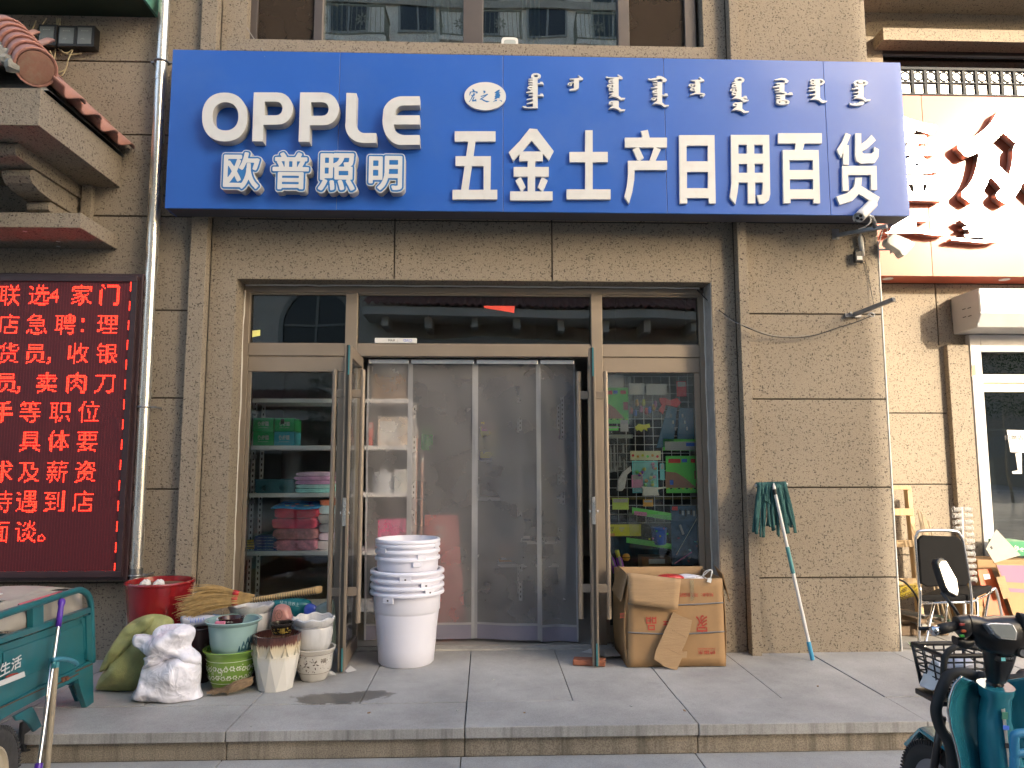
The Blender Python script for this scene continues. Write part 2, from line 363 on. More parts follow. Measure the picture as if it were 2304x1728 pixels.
# ================================================================== shared materials
STUC = stucco('chip_render', (.34, .29, .228), (.075, .062, .052))
GROOVE = pm('groove_dark', (.07, .058, .045), .9, var=.2)
GRANITE = stone('granite_slab', (.50, .49, .475), (.35, .345, .335), wet=[(-.97, -1.0, .26, .13), (-.74, -.93, .17, .10), (-.86, -1.22, .15, .045)])
GRANITE_EDGE = stone('granite_nosing', (.50, .49, .475), (.35, .345, .335), streak=True)
GRANITE_RISER = stone('granite_riser', (.44, .38, .30), (.20, .165, .13), scale=150, streak=True)
CEMENT = pm('cement_grey', (.48, .46, .43), .9, var=.2, scale=9, bump=.5, bscale=60)
CAULK = pm('white_caulk', (.75, .73, .68), .6, var=.08)
BRONZE = pm('bronze_aluminium', (.34, .28, .22), .45, .35, var=.07, scale=3)
BRONZE_D = pm('dark_bronze_aluminium', (.10, .085, .08), .45, .3, var=.1)
BLACK = pm('black_plastic', (.018, .018, .02), .45, var=.2)
RUBBER = pm('black_rubber', (.02, .02, .02), .7, var=.2)
STEEL = pm('stainless_steel', (1.0, .96, .88), .27, .9, var=.06, scale=4, stretch=(3, 3, .4))
CHROME = pm('chrome_tube', (.75, .75, .76), .1, 1, var=.05)
GALV = pm('galvanised_steel', (.30, .31, .33), .45, .7, var=.15, scale=20)
WHITE_P = pm('white_plastic', (.78, .78, .77), .35, var=.04)
WHITE_M = pm('white_painted_metal', (.58, .58, .60), .4, var=.05)
CARD = pm('corrugated_card', (.38, .235, .115), .8, var=.12, scale=5, bump=.15, bscale=12)
CARD_IN = pm('corrugated_card_inside', (.42, .28, .155), .85, var=.1, scale=8, bump=.3, bscale=30, stretch=(1, 1, 14))
PAPER = pm('white_paper', (.8, .8, .79), .7, var=.04)
INK = pm('dark_ink', (.03, .03, .035), .6, var=.1)
RED_INK = pm('red_ink', (.45, .06, .04), .7, var=.2)
WOOD = pm('pine_wood', (.50, .35, .19), .65, var=.25, scale=4, stretch=(14, 14, 1), bump=.2)
GLASS = glass('shop_glass', (.96, .98, .96), .45)
GLASS_D = glass('transom_glass', (.40, .43, .41), 1.15)  # dark tint stands in for the unlit space behind the transoms
GLASS_UP = glass('upper_window_glass', (.75, .80, .78), 2.2)

# ================================================================== ground
def structure(name, mb, mat, **k): return tag(mb.build(name, mat, **k), kind='structure')
road = structure('road', MB().add([(-120, -120, -.20), (120, -120, -.20), (120, 60, -.20), (-120, 60, -.20)], [(0, 1, 2, 3)]), pm('pale_concrete_road', (.50, .49, .47), .9, var=.25, scale=3, bump=.3, bscale=90))
lower = structure('lower_pavement', MB().box(-14, 16, -6.5, -1.3, -.30, -.172), GROOVE)
upper = structure('pavement', MB().box(-9, 12, -1.49, 1.45, -.17, -.062).box(-9, 12, -1.10, 1.45, -.062, -.035), GROOVE)
XJ = [-.118+.657*k for k in range(-9, 12)]
XN = [-.118+1.315*k for k in range(-5, 7)]
def jig(a=.003): return rnd.uniform(-a, a)
for i in range(len(XJ)-1):
    a, b = XJ[i]+.003, XJ[i+1]-.003
    dz = jig(.0025)
    y1 = .165 if b < 3.3 else .16
    MB().box(a, b, -1.097, y1, -.03, dz).build('slab', GRANITE, upper, bevel=.003)
    if a > 2.9:
        for y0, y2 in ((.166, .80), (.806, 1.40)):
            MB().box(a, b, y0, y2, -.03, jig(.0025)).build('slab', GRANITE, upper, bevel=.003)
for i in range(len(XN)-1):
    a, b = XN[i]+.003, XN[i+1]-.003; dz = jig(.0025)
    MB().box(a, b, -1.545+jig(), -1.103, -.060, dz).build('nosing_slab', GRANITE_EDGE, upper, bevel=.004)
    MB().box(a, b, -1.515+jig(.002), -1.485, -.165, -.064).build('riser_slab', GRANITE_RISER, upper, bevel=.003)
    for r in range(3):
        MB().box(a-.02+.01*r, b-.02+.01*r, -1.522-.72*(r+1)+.003, -1.522-.72*r-.003, -.20, -.160+jig(.002)).build('slab', GRANITE, lower, bevel=.003)

# ================================================================== shop building
ZJ = [-.02, .569, 1.272, 1.98, 2.68, 3.45, 4.135, 4.763, 5.45, 6.2, 7.0]
shop = thing('shop_building', 'tan stone-chip rendered shop bay with grooved pillar under the blue sign', 'building', (.55, 0, 0))
def panels(parent, x0, x1, zs, y, mat=STUC, xs=(), gap=.006, depth=.03, name='wall_panel'):
    cx = [x0]+[q for q in xs if x0 < q < x1]+[x1]
    for i in range(len(cx)-1):
        for j in range(len(zs)-1):
            a = cx[i]+(gap if i else 0); b = cx[i+1]-(gap if i < len(cx)-2 else 0)
            MB().box(a, b, y, y+depth, zs[j]+(gap if j else 0), zs[j+1]-(gap if j < len(zs)-2 else 0)).build(name, mat, parent, bevel=.003)
XR = 3.247   # right corner of the bay
XL = -2.352  # left edge of the left trim
# pillar on the right, one panel per groove course
panels(shop, 2.115, XR, ZJ, 0)
MB().box(2.06, XR-.002, .012, .25, -.02, 7.0).build('wall_core', GROOVE, shop)
MB().box(XR-.03, XR, .031, 1.42, -.02, 7.0).build('return_wall', STUC, shop)
MB().tube([(XR, -.002, z) for z in (0, 1, 2, 3, 3.3)], .006, 6).build('sunlit_edge', CAULK, shop)  # white strip stands in for the sunlit edge of the corner
# trims: B stands proud, A lies behind it, both run up the whole front
for x0, x1 in ((XL, -2.225), (2.04, 2.116)):
    MB().box(x0, x1, -.075, .02, -.02, 7).build('trim', STUC, shop, bevel=.004)
for x0, x1 in ((-2.2245, -2.018), (1.845, 2.0395)):
    MB().box(x0, x1, .03, .30, -.02, 7).build('trim', STUC, shop, bevel=.004)
# lintel
ZL = 2.955
panels(shop, -2.0175, 1.8445, [ZL, 3.45, 4.135, 4.77], .032, xs=(-.755, .533))
MB().box(-2.016, 1.843, .045, .5, ZL+.004, 4.8).build('lintel_core', GROOVE, shop)
MB().box(-2.016, 1.843, .034, .40, ZL-.006, ZL+.003).build('lintel_soffit', STUC, shop)
# grey cement jambs, white caulk line
MB().box(1.840, 1.8445, .036, .26, 0, ZL-.007).build('jamb', CEMENT, shop)
MB().box(-2.0175, -2.013, .036, .26, 0, ZL-.007).build('jamb', STUC, shop)
for x in (1.837, -2.010):
    pts = [(x+rnd.uniform(-.004, .004), .222, z*.1) for z in range(0, 30)]
    MB().tube(pts, .007, 5).build('caulk_line', CAULK, shop)
MB().tube([(-2+i*.1, .21, ZL-.012+rnd.uniform(-.004, .004)) for i in range(39)], .007, 5).build('caulk_line', CAULK, shop)
# upper wall over the window, sides
MB().box(-2.0, 1.82, .02, .3, 6.6, 7).build('upper_wall', STUC, shop)
# sill of the upper window
MB().box(-2.115, 1.84, -.13, .16, 4.80, 4.905).build('window_sill', STUC, shop, bevel=.005)
# thick body behind: side walls, slab between the floors, roof
BODY = pm('inner_plaster', (.62, .61, .58), .9, var=.06)
DARKIN = pm('dim_inner_wall', (.10, .10, .10), .9, var=.1)  # dark wall colour stands in for the unlit room on the right
MB().box(-3.35, -3.25, .26, 6.0, -.02, 7).box(XR-.14, XR-.04, .26, 6.0, -.02, 7).box(-3.35, XR-.04, 6.0, 6.1, -.02, 7).build('side_walls', BODY, shop)
MB().box(-3.25, XR-.14, .41, 6.0, 3.25, 4.6).build('floor_slab', BODY, shop)
MB().box(-3.35, XR, .25, 6.1, 7.0, 7.3).build('roof_slab', STUC, shop)
MB().box(-3.25, -2.02, .305, .36, -.02, 7).build('inner_face', BODY, shop); MB().box(1.85, XR-.14, .305, .36, -.02, 7).build('inner_face', BODY, shop)
inner_floor = structure('shop_floor', MB().box(-3.25, XR-.14, .27, 6.0, -.05, .018), pm('shop_floor_tile', (.38, .36, .33), .35, var=.1, scale=2))
MB().box(-2.01, 1.84, .166, .272, -.03, .012).build('threshold', CEMENT, shop, bevel=.004)

# upper window
upw = thing('upper_window', 'wide dark-framed first-floor window above the blue sign', 'window', (-.1, .15, 4.9))
MB().box(-2.0, 1.82, -.02, .14, 4.9055, 4.925).build('bottom_rail', BRONZE_D, upw)
def upv(u, w, name='mullion', y=.12):
    a = P(u, 60, y=y).x; b = P(w, 60, y=y).x; return MB().box(a, b, y, y+.10, 4.926, 6.6).build(name, BRONZE_D, upw, bevel=.004)
for u, w in ((553, 578), (706, 725), (1042, 1087), (1391, 1416), (1541, 1566)): upv(u, w)
MB().box(-2.0, 1.82, .125, .215, 4.926, 4.985).build('rail', BRONZE_D, upw)
edges = [578, 706, 725, 1042, 1087, 1391, 1416, 1541]
SCREEN = film('fly_screen', (.07, .055, .045), .86)
for i, (u, w) in enumerate(((578, 706), (725, 1042), (1087, 1391), (1416, 1541))):
    a, b = P(u, 60, y=.16).x, P(w, 60, y=.16).x
    if i in (0, 3): MB().box(a, b, .15, .154, 4.986, 6.6).build('fly_screen', SCREEN, upw)
    MB().box(a, b, .17, .176, 4.986, 6.6).build('window_pane', GLASS_UP, upw)
CURT = pm('pale_green_curtain', (.42, .44, .33), .9, var=.12, scale=3)
for u, w in ((715, 770), (960, 1010), (1175, 1215), (1330, 1400)):
    a, b = P(u, 60, y=.5).x, P(w, 60, y=.5).x
    MB().grid(lambda s, t, a=a, b=b: (a+(b-a)*s, .5+.03*math.sin(s*26), 4.7+2.2*t), 40, 1).build('curtain', CURT, upw, smooth=1)
MB().grid(lambda s, t: (-2.2+4.2*s, 1.1+.05*math.sin(s*60), 4.65+2.3*t), 120, 1).build('curtain', pm('brown_curtain', (.20, .17, .12), .9, var=.15), upw, smooth=1)
# small things seen on the panes
tg = thing('window_sticker', 'small white rounded sticker on the first-floor window pane', 'sticker', P(1147, 78, y=.16))
q0, q1 = P(1128, 71, y=.164), P(1166, 99, y=.164)
w2, h2 = (q1.x-q0.x)/2, .075; mx2, mz2 = (q0.x+q1.x)/2, 4.99+h2
rr_ = lambda k: [(mx2+math.copysign(abs(math.cos(a*math.pi/12))**.4, math.cos(a*math.pi/12))*w2*k, mz2+math.copysign(abs(math.sin(a*math.pi/12))**.4, math.sin(a*math.pi/12))*h2*k) for a in range(24)]
MB().prism(rr_(1), .162, .166, [rr_(.72)]).build('rounded_rim', PAPER, tg); MB().prism(rr_(.70), .163, .165).build('pale_centre', pm('pale_sticker', (.45, .5, .5), .4), tg)
wl = MB().tube(catmull([P(554, 60, y=.05), P(570, 85, y=-.05), P(590, 112, y=-.14), P(596, 127, y=-.3)], 6), .004, 5).build('loose_wire', pm('grey_wire', (.32, .31, .3), .6))
tag(wl, 'thin grey wire hanging from the first-floor window corner over its sill', 'wire')

# ================================================================== neighbour to the left (same render, no trim)
nb = thing('neighbour_building', 'tan chip-rendered wall behind the red LED board and drainpipe', 'building', (-5, 0, 0))
panels(nb, -8.0, XL-.001, ZJ, .0, xs=(-6.6, -4.72))
MB().box(-8.0, XL-.002, .012, .25, -.02, 7.3).build('wall_core', GROOVE, nb)
# ================================================================== neighbour to the right (recessed)
YR = 1.40
nr = thing('recessed_building', 'sunlit tan chip-rendered wall set back behind the folding chair and ladder', 'building', (5, YR, 0))
ZR = [-.02, .569, 1.258, 1.968, 2.66, 3.30, 4.0, 4.8, 5.56]
panels(nr, XR+.002, 4.86, ZR[:5], YR)
panels(nr, XR+.002, 9.0, [2.66, 3.30, 4.0, 4.8], YR, xs=(4.60, 6.6))
panels(nr, XR+.002, 4.20, [4.812, 5.40, 6.0], YR)
panels(nr, XR+.002, 9.0, [6.002, 6.5, 7.2], YR, xs=(3.85, 6.0))
MB().box(XR-.03, 4.855, YR+.012, YR+.25, -.02, 2.66).box(XR-.03, 9, YR+.012, YR+.25, 2.66, 4.8).box(XR-.03, 4.19, YR+.012, YR+.25, 4.8, 6.0).box(XR-.03, 9, YR+.012, YR+.25, 6.002, 7.2).build('wall_core', GROOVE, nr)
MB().box(4.64, 4.858, YR-.07, YR+.02, -.02, 2.655).build('pilaster', STUC, nr, bevel=.004)
MB().box(4.10, 9.0, YR-.20, YR-.001, 5.83, 5.965).build('window_head', STUC, nr, bevel=.005)
MB().box(XR+.01, 9.0, YR-.66, YR-.002, 6.26, 6.45).build('eave_slab', STUC, nr)
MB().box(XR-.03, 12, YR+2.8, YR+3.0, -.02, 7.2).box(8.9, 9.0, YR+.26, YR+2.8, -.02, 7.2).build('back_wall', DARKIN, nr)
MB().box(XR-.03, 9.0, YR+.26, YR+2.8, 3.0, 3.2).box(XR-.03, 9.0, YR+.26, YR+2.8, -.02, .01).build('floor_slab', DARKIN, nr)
MB().box(XR-.03, 9.0, YR+.0, YR+3.0, 7.2, 7.4).build('roof_slab', BODY, nr)
# window above its sign, pane reflects the open sky
rw = thing('recessed_window', 'pale blue first-floor window above the dark grille on the right', 'window', (6, YR, 5.2))
GLASS_SKY = glass('sky_glass', (.35, .4, .42), 5.0)
MB().box(4.20, 9.0, YR+.06, YR+.13, 5.83, 6.0).build('head_rail', BRONZE_D, rw, bevel=.004)
MB().box(4.20, 4.235, YR+.06, YR+.13, 4.81, 5.829).build('jamb_rail', BRONZE_D, rw, bevel=.004)
MB().box(4.236, 8.9, YR+.09, YR+.10, 4.81, 5.829).build('window_pane', GLASS_SKY, rw)
_outside = set(MATS)
# ================================================================== shopfront
YF = .22
sf = thing('shopfront', 'bronze aluminium shopfront with dark transom panes and open double glass doors', 'shopfront', (-.1, YF, 0))
MX1, MX2 = (-1.172, -1.075), (.874, .968)
ZT, ZB = 2.884, 2.445
def fr(name, *b, mat=BRONZE, bev=.004): return MB().box(*b).build(name, mat, sf, bevel=bev)
fr('frame_rail', -2.010, 1.837, YF, YF+.09, ZT, 2.935)
for a, b in ((-2.010, -1.962), (1.79, 1.837)): fr('frame_stile', a, b, YF, YF+.09, .012, ZT-.001)
for a, b in (MX1, MX2): fr('mullion', a, b, YF-.012, YF+.09, .012, ZT-.001)
for a, b in ((-1.961, MX1[0]-.001), (MX1[1]+.001, MX2[0]-.001), (MX2[1]+.001, 1.789)):
    fr('transom_bar', a, b, YF-.006, YF+.09, 2.351, ZB)
    MB().box(a+.001, b-.001, YF+.035, YF+.043, ZB+.001, ZT-.001).build('window_pane', GLASS_D, sf)
    for z0, z1 in ((ZB+.001, ZB+.016), (ZT-.016, ZT-.001)): fr('glazing_bead', a+.002, b-.002, YF+.012, YF+.034, z0, z1, bev=.002)
for a, b in ((-1.961, MX1[0]-.001), (MX2[1]+.001, 1.789)):
    d = fr('door_head', a, b, YF+.006, YF+.07, 2.221, 2.350)
    fr('door_stile', a, a+.03, YF+.012, YF+.06, .03, 2.22); fr('door_stile', b-.05, b, YF+.012, YF+.06, .03, 2.22); fr('bottom_rail', a+.031, b-.051, YF+.012, YF+.06, .03, .16)
    MB().box(a+.031, b-.051, YF+.014, YF+.022, .161, 2.219).build('door_glass', GLASS, sf)
TEAL_FILM = pm('teal_protective_film', (.03, .22, .26), .4, var=.15)
def leaf(hinge, tip, label, hx):
    """an open leaf: local x runs from the hinge to the free edge"""
    h = Vector((hinge[0], hinge[1], 0)); t = Vector((tip[0], tip[1], 0)); d = (t-h); Ln = d.length; a = math.atan2(d.y, d.x)
    m = Matrix.Translation(h) @ Matrix.Rotation(a, 4, 'Z')
    base = bpy.data.objects.new('door', None)
    def piece(mb, name, mat, par, bev=.003, smooth=False):
        mb.v = [tuple(m @ Vector(v)) for v in mb.v]; return mb.build(name, mat, par, bevel=bev, smooth=smooth)
    z0, z1, th = .012, 2.335, .024
    fr_ = piece(MB().box(0, .055, -th, th, z0, z1).box(Ln-.06, Ln, -th, th, z0, z1).box(.055, Ln-.06, -th+.001, th-.001, z1-.085, z1-.001).box(.055, Ln-.06, -th+.001, th-.001, z0+.001, z0+.11), 'door', BRONZE, sf)
    tag(fr_, label)
    piece(MB().box(.056, Ln-.061, -.005, .005, z0+.112, z1-.087), 'door_glass', GLASS, fr_, 0)
    piece(MB().box(Ln+.0005, Ln+.006, -.010, .010, z0, z1), 'edge_gasket', RUBBER, fr_, .001)
    piece(MB().box(Ln+.0062, Ln+.008, .003, .013, z1-.22, z1-.001), 'protective_film', TEAL_FILM, fr_, 0)
    piece(MB().box(Ln+.0062, Ln+.008, .003, .013, z0+.001, z0+.16), 'protective_film', TEAL_FILM, fr_, 0)
    piece(MB().box(Ln+.0062, Ln+.0085, -.012, .012, 1.02, 1.22), 'lock_plate', STEEL, fr_, .001)
    piece(MB().tube([(Ln-.03, -.034, 1.11), (Ln-.03, .034, 1.11)], .012, 10), 'lock_cylinder', STEEL, fr_, 0)
    for sgn in (-1, 1):
        hy = sgn*.102
        hd = piece(MB().tube([(Ln-.07, hy, .33), (Ln-.07, hy, 2.16)], .019, 14), 'handle', BRONZE, fr_, 0, 40)
        for zc in (.55, 1.98):
            piece(MB().box(Ln-.085, Ln-.055, min(sgn*th, hy), max(sgn*th, hy), zc-.03, zc+.03), 'handle_bracket', BRONZE, fr_, .003)
leaf((-1.045, .235), (-1.020, -.44), 'left door leaf swung open beside the white buckets', 0)
leaf((.865, .235), (.792, -.37), 'right door leaf swung open onto the red brick', 0)

# stickers on the transom
st = thing('yellow_sticker', 'small yellow note stuck on the left transom pane', 'sticker', P(576, 750, y=YF+.032))
a = P(568, 743, y=YF+.032); b = P(585, 757, y=YF+.032)
MB().prism([(a.x, a.z-.004), (b.x, a.z+.004), (b.x, b.z+.006), (a.x, b.z-.006)], YF+.0325, YF+.0335).build('note', pm('yellow_note', (.62, .52, .16), .7), st)
st = thing('red_pennant', 'red paper pennant stuck to the middle transom pane', 'pennant', P(1120, 690, y=YF+.032))
cp8 = crop(780, 640, .3707)
MB().prism([((lambda p: (p.x, p.z))(P(*cp8(*q), y=YF+.030))) for q in ((832, 129), (1020, 130), (1016, 173), (990, 168), (834, 143))], YF+.0300, YF+.0312).build('paper', pm('red_paper', (.62, .05, .035), .6, var=.06), st)
st = thing('white_carton_strip', 'long white box lying on the transom bar at the middle pane', 'box', P(888, 780, y=YF+.01))
a, b = P(843, 760, y=YF+.004), P(937, 782, y=YF+.004)
MB().box(a.x, b.x, YF+.004, YF+.033, ZB+.0165, a.z).build('carton', PAPER, st, bevel=.003)
lettering('print', 'CIAD', pm('blue_ink', (.05, .10, .35), .6), st, ((a.x+b.x)/2+.10, YF+.0025, (ZB+a.z)/2+.01), width=.07, mirror=True)
lettering('print', 'MAЯ  ::', INK, st, ((a.x+b.x)/2-.02, YF+.0025, (ZB+a.z)/2+.01), width=.08)

# ================================================================== magnetic mesh curtain
MESH = film('mesh_curtain', (.50, .50, .53), .40, vary=.015)
HEM = pm('lilac_hem', (.26, .25, .33), .6, var=.08)
STRIPW = film('clear_magnet_strip', (.52, .53, .56), .78)
mc = thing('insect_curtain', 'grey mesh magnetic door curtain with lilac hem hanging in the doorway', 'curtain', (-.1, .35, 0))
cu = [(828, .445, .34), (923, .43, .34), (1069, .405, .34), (1214, .30, .34), (1297, .29, .34)]
CZ = 2.338
def cx(u, y): return P(u, 1000, y=y).x
cpts = []
for i in range(4):
    (u0, b0, t0), (u1, b1, t1) = cu[i], cu[i+1]
    xa, xb = cx(u0, b0), cx(u1, b1)
    bow = (.02, -.03, -.02, .03)[i]
    def pos(s, t, xa=xa, xb=xb, b0=b0, b1=b1, bow=bow, lift=0):
        k = (1-t)**1.5
        y = .34 + ((b0+(b1-b0)*s)-.34)*k + bow*math.sin(math.pi*s)*k + .006*math.sin(9*s+5*t*3+xa*7)
        return Vector((xa+(xb-xa)*s, y, .025+.018*abs(math.sin(i*2.2))+(CZ-.03-.025)*t))
    MB().grid(lambda s, t: pos(s, .055+t*.945), 14, 24).build('mesh_panel', MESH, mc, smooth=1)
    MB().grid(lambda s, t: pos(s, t*.054)-Vector((0, .004, 0)), 14, 2).build('hem', HEM, mc, smooth=1)
    MB().grid(lambda s, t: pos(s, .050+t*.008)-Vector((0, .007, 0)), 14, 1).build('hem_piping', STRIPW, mc, smooth=1)
    for s0, s1 in (((.0, .045)), ((.955, 1.0))):
        MB().grid(lambda s, t: pos(s0+(s1-s0)*s, t)-Vector((0, .006, 0)), 2, 24).build('magnet_strip', STRIPW, mc, smooth=1)
    MB().box(xa+.012, xb-.012, .318, .328, CZ-.035, CZ).build('clamp_rail', pm('pale_zinc_strip', (.72, .70, .66), .25, .8, var=.1), mc, bevel=.002)

# ================================================================== inside: shelving and stock
SHELF = pm('cream_shelf_metal', (.55, .55, .51), .5, var=.06)
def shelf_unit(label, x0, x1, y0, y1, levels, posts, ztop, lip=.035):
    t = thing('shelf_unit', label, 'shelf', ((x0+x1)/2, y0, .018), group='slotted metal shelf units')
    for px in posts:
        for py in (y0, y1-.03):
            mb = MB(); mb.box(px, px+.036, py, py+.004, .018, ztop); mb.box(px, px+.004, py+.004, py+.035, .018, ztop)
            po = mb.build('upright', SHELF, t)
            hb = MB()
            for k in range(int(ztop/.05)): hb.box(px+.013, px+.023, py-.0012, py-.0002, .05+k*.05, .072+k*.05)
            tag(hb.build('slots', BLACK, po), kind='stuff')
    for z in levels: MB().box(x0, x1, y0+.001, y1, z-lip, z).build('shelf_board', SHELF, t, bevel=.002)
    return t
cs5 = crop(500, 600, .4219)
YS = .475
lv = [P(*cs5(300, q), y=YS).z for q in (703, 954, 1208, 1518)]
xa = P(*cs5(150, 1000), y=YS).x; xb = P(917, 1000, y=YS).x
shelf_unit('cream slotted shelf unit with towels and green boxes behind the left pane', xa, xb, YS, YS+.42, lv+[.28], (xa-.038, xb), lv[0])
xs2 = xa-.08
shelf_unit('cream slotted shelf unit farther left behind the glass, mostly hidden', xs2-1.0, xs2, YS+.03, YS+.44, [z-.07 for z in lv]+[.3], (xs2-.04,), lv[0])
LV = lv
def onshelf(c0, c1, yd, lvl):  # rectangle on shelf lvl from crop pixels, returns x0, x1, z0, z1
    a = P(*cs5(*c0), y=YS+yd); b = P(*cs5(*c1), y=YS+yd); return a.x, b.x, LV[lvl]+.0005, a.z
GREENB = pm('green_carton', (.015, .22, .07), .45, var=.06); BLUEB = pm('teal_carton', (.03, .22, .28), .45, var=.06)
for i, (c0, c1, lab, mt) in enumerate((((165, 880), (272, 951), 'green carton at the bottom left of the four on the shelf', GREENB), ((278, 881), (382, 951), 'blue-green carton at the bottom right of the four on the shelf', BLUEB),
                                  ((165, 806), (272, 879), 'green carton at the top left of the four on the shelf', GREENB), ((281, 808), (384, 880), 'green carton with torn flap at the top right of the four', GREENB))):
    x0, x1, z0, z1 = onshelf(c0, c1, .02, 1)
    h = P(*cs5(270, 880), y=YS+.02).z
    if i > 1: z0 = h+.001
    else: z1 = h
    t = thing('carton', lab, 'carton', ((x0+x1)/2, YS+.1, z0), group='cartons stacked on the shelf')
    MB().box(x0, x1, YS+.02, YS+.25, z0, z1).build('box', mt, t, bevel=.003)
    lettering('print', '灸房醯', PAPER, t, ((x0+x1)/2, YS+.0185, z0+(z1-z0)*.58), width=(x1-x0)*.55, height=(z1-z0)*.34, bold=.02)
    lettering('print', 'JIUFANG·YIJIAREN', PAPER, t, ((x0+x1)/2, YS+.0185, z0+(z1-z0)*.28), width=(x1-x0)*.5, height=(z1-z0)*.08)
    if i == 3: MB().prism([(x0+.05, z1-.05), (x0+.08, z1-.05), (x0+.08, z1-.005), (x0+.05, z1-.005)], YS+.0175, YS+.0185).build('torn_hole', INK, t)
# teal tray
x0, x1, z0, z1 = onshelf((176, 1140), (378, 1205), .02, 2)
t = thing('plastic_tray', 'dark teal plastic tray with oval grips on the shelf', 'tray', ((x0+x1)/2, YS+.1, z0))
ov = lambda cx_, cz, rx, rz: [(cx_+rx*math.cos(k*math.pi/6), cz+rz*math.sin(k*math.pi/6)) for k in range(12)]
TRAY = pm('dark_teal_plastic', (.02, .085, .10), .3, var=.1)
w_ = x1-x0; hz = z1-z0
MB().prism([(x0+.01, z0), (x1-.01, z0), (x1, z1), (x0, z1)], YS+.02, YS+.028, holes=[ov(x0+w_*.26, z0+hz*.4, w_*.1, hz*.22), ov(x0+w_*.74, z0+hz*.4, w_*.1, hz*.22)]).build('front_wall', TRAY, t)
MB().box(x0+.01, x1-.01, YS+.029, YS+.30, z0, z0+.006).box(x0, x0+.008, YS+.029, YS+.30, z0+.007, z1).box(x1-.008, x1, YS+.029, YS+.30, z0+.007, z1).box(x0+.009, x1-.009, YS+.292, YS+.30, z0+.007, z1).build('walls', TRAY, t)
MB().box(x0-.006, x1+.006, YS+.012, YS+.03, z1+.0005, z1+.012).build('rim', TRAY, t, bevel=.003)
def fold(name, label, x0, x1, z0, z1, yd, mat, seed, cat='towel', group='folded textiles on the shelves'):
    r = random.Random(seed); cxm = (x0+x1)/2; n = 36
    mb = MB()
    a, c = (x1-x0)/2, (z1-z0)/2; zc = (z0+z1)/2; dd = .13
    ph = r.uniform(0, 6)
    prof = []
    for i in range(n):
        an = 2*math.pi*i/n; e = .28
        px = math.copysign(abs(math.cos(an))**e, math.cos(an))*a; pz = math.copysign(abs(math.sin(an))**.45, math.sin(an))*c
        prof.append((cxm+px*(1+.02*math.sin(5*an+ph)), zc+pz*(1+(.10*math.sin(3*an+ph) if pz > 0 else 0))))
    t = thing(name, label, cat, (cxm, YS+yd, z0), group=group)
    rings = [(0, .90), (.012, .985), (.03, 1), (dd, 1.0), (2*dd-.03, 1), (2*dd, .92)]
    for y, s in rings: mb.v += [(cxm+(x-cxm)*s, YS+yd+y, zc+(z-zc)*s) for x, z in prof]
    for i in range(len(rings)-1):
        for k in range(n): mb.f.append((i*n+k, i*n+(k+1) % n, (i+1)*n+(k+1) % n, (i+1)*n+k))
    mb.f.append(tuple(range(n))); mb.f.append(tuple((len(rings)-1)*n+k for k in range(n)))
    mb.build('cloth', mat, t, smooth=50)
    k = MB()  # visible fold line on the front
    for q in (.34, .66): k.tube([(x0+.01+(x1-x0-.02)*s/6, YS+yd-.0005, z0+(z1-z0)*(q+.05*math.sin(s+ph))) for s in range(7)], .0025, 4)
    k.build('fold_edge', mat, t)
    return t
def rows(c0, c1, yd, lvl, specs, base_lab):
    x0, x1, z0, z1 = onshelf(c0, c1, yd, lvl); n = len(specs); z = z0
    tot = sum(s[1] for s in specs)
    for i, (m_, hgt, lab) in enumerate(specs):
        h = (z1-z0)*hgt/tot; o = rnd.uniform(-.015, .015)
        fold('folded_towel', lab, x0+o, x1+o, z+.0005, z+h-.0005, yd, m_, i+int(c0[0])); z += h
cl = lambda n, c, v=.2: pm(n, c, .9, var=v, scale=14, bump=.6, bscale=90)
rows((270, 1290), (500, 1518), .03, 3, [(cl('rose_cloth', (.42, .16, .20), .5), 1, 'rose patterned folded towel at the bottom of the stack by the glass'), (cl('grey_rose_cloth', (.34, .14, .14), .5), 1, 'grey and rose folded towel second from the bottom of the stack'),
     (cl('crimson_cloth', (.50, .05, .09)), 1, 'crimson folded towel in the middle of the stack by the glass'), (cl('red_cloth', (.44, .025, .05)), .9, 'deep red folded towel under the blue printed one')], '')
x0, x1, z0, z1 = onshelf((262, 1275), (512, 1300), .03, 3)
zt = P(*cs5(270, 1293), y=YS+.03).z
t = thing('printed_towel', 'bright blue printed towel lying on top of the red stack', 'towel', ((x0+x1)/2, YS+.1, zt), group=None)
MB().grid(lambda s, q: (x0+(x1-x0)*s+.03*q, YS+.02+.30*q, zt+.006+.045*q+.006*math.sin(s*7)), 12, 6).build('cloth', cl('sky_blue_cloth', (.03, .22, .50), .25), t, smooth=1, solid=.012)
for k in range(10): 
    c_ = rnd.choice([(.6, .1, .1), (.7, .5, .08), (.6, .6, .6), (.05, .05, .3)]); xx = x0+.06+rnd.random()*(x1-x0-.12); q = rnd.random()*.8
    MB().obox((xx+.03*q, YS+.05+.27*q, zt+.016+.045*q+.006*math.sin((xx-x0)/(x1-x0)*7)), (.03, .05, .004), rotz(rnd.random())).build('print_patch', cl('print%d' % (k % 4), c_), t)
rows((385, 1095), (580, 1208), .05, 2, [(cl('aqua_cloth', (.22, .45, .45)), 1, 'aqua folded towel at the bottom of the pastel stack'), (cl('pale_blue_cloth', (.30, .48, .52)), .8, 'pale blue folded towel in the pastel stack'), (cl('mauve_cloth', (.45, .26, .42)), .9, 'mauve folded towel in the middle of the pastel stack'), (cl('pink_cloth', (.55, .28, .44)), .9, 'pink folded towel second from the top of the pastel stack'), (cl('pale_pink_cloth', (.60, .36, .48)), .9, 'pale pink folded towel on top of the pastel stack')], '')
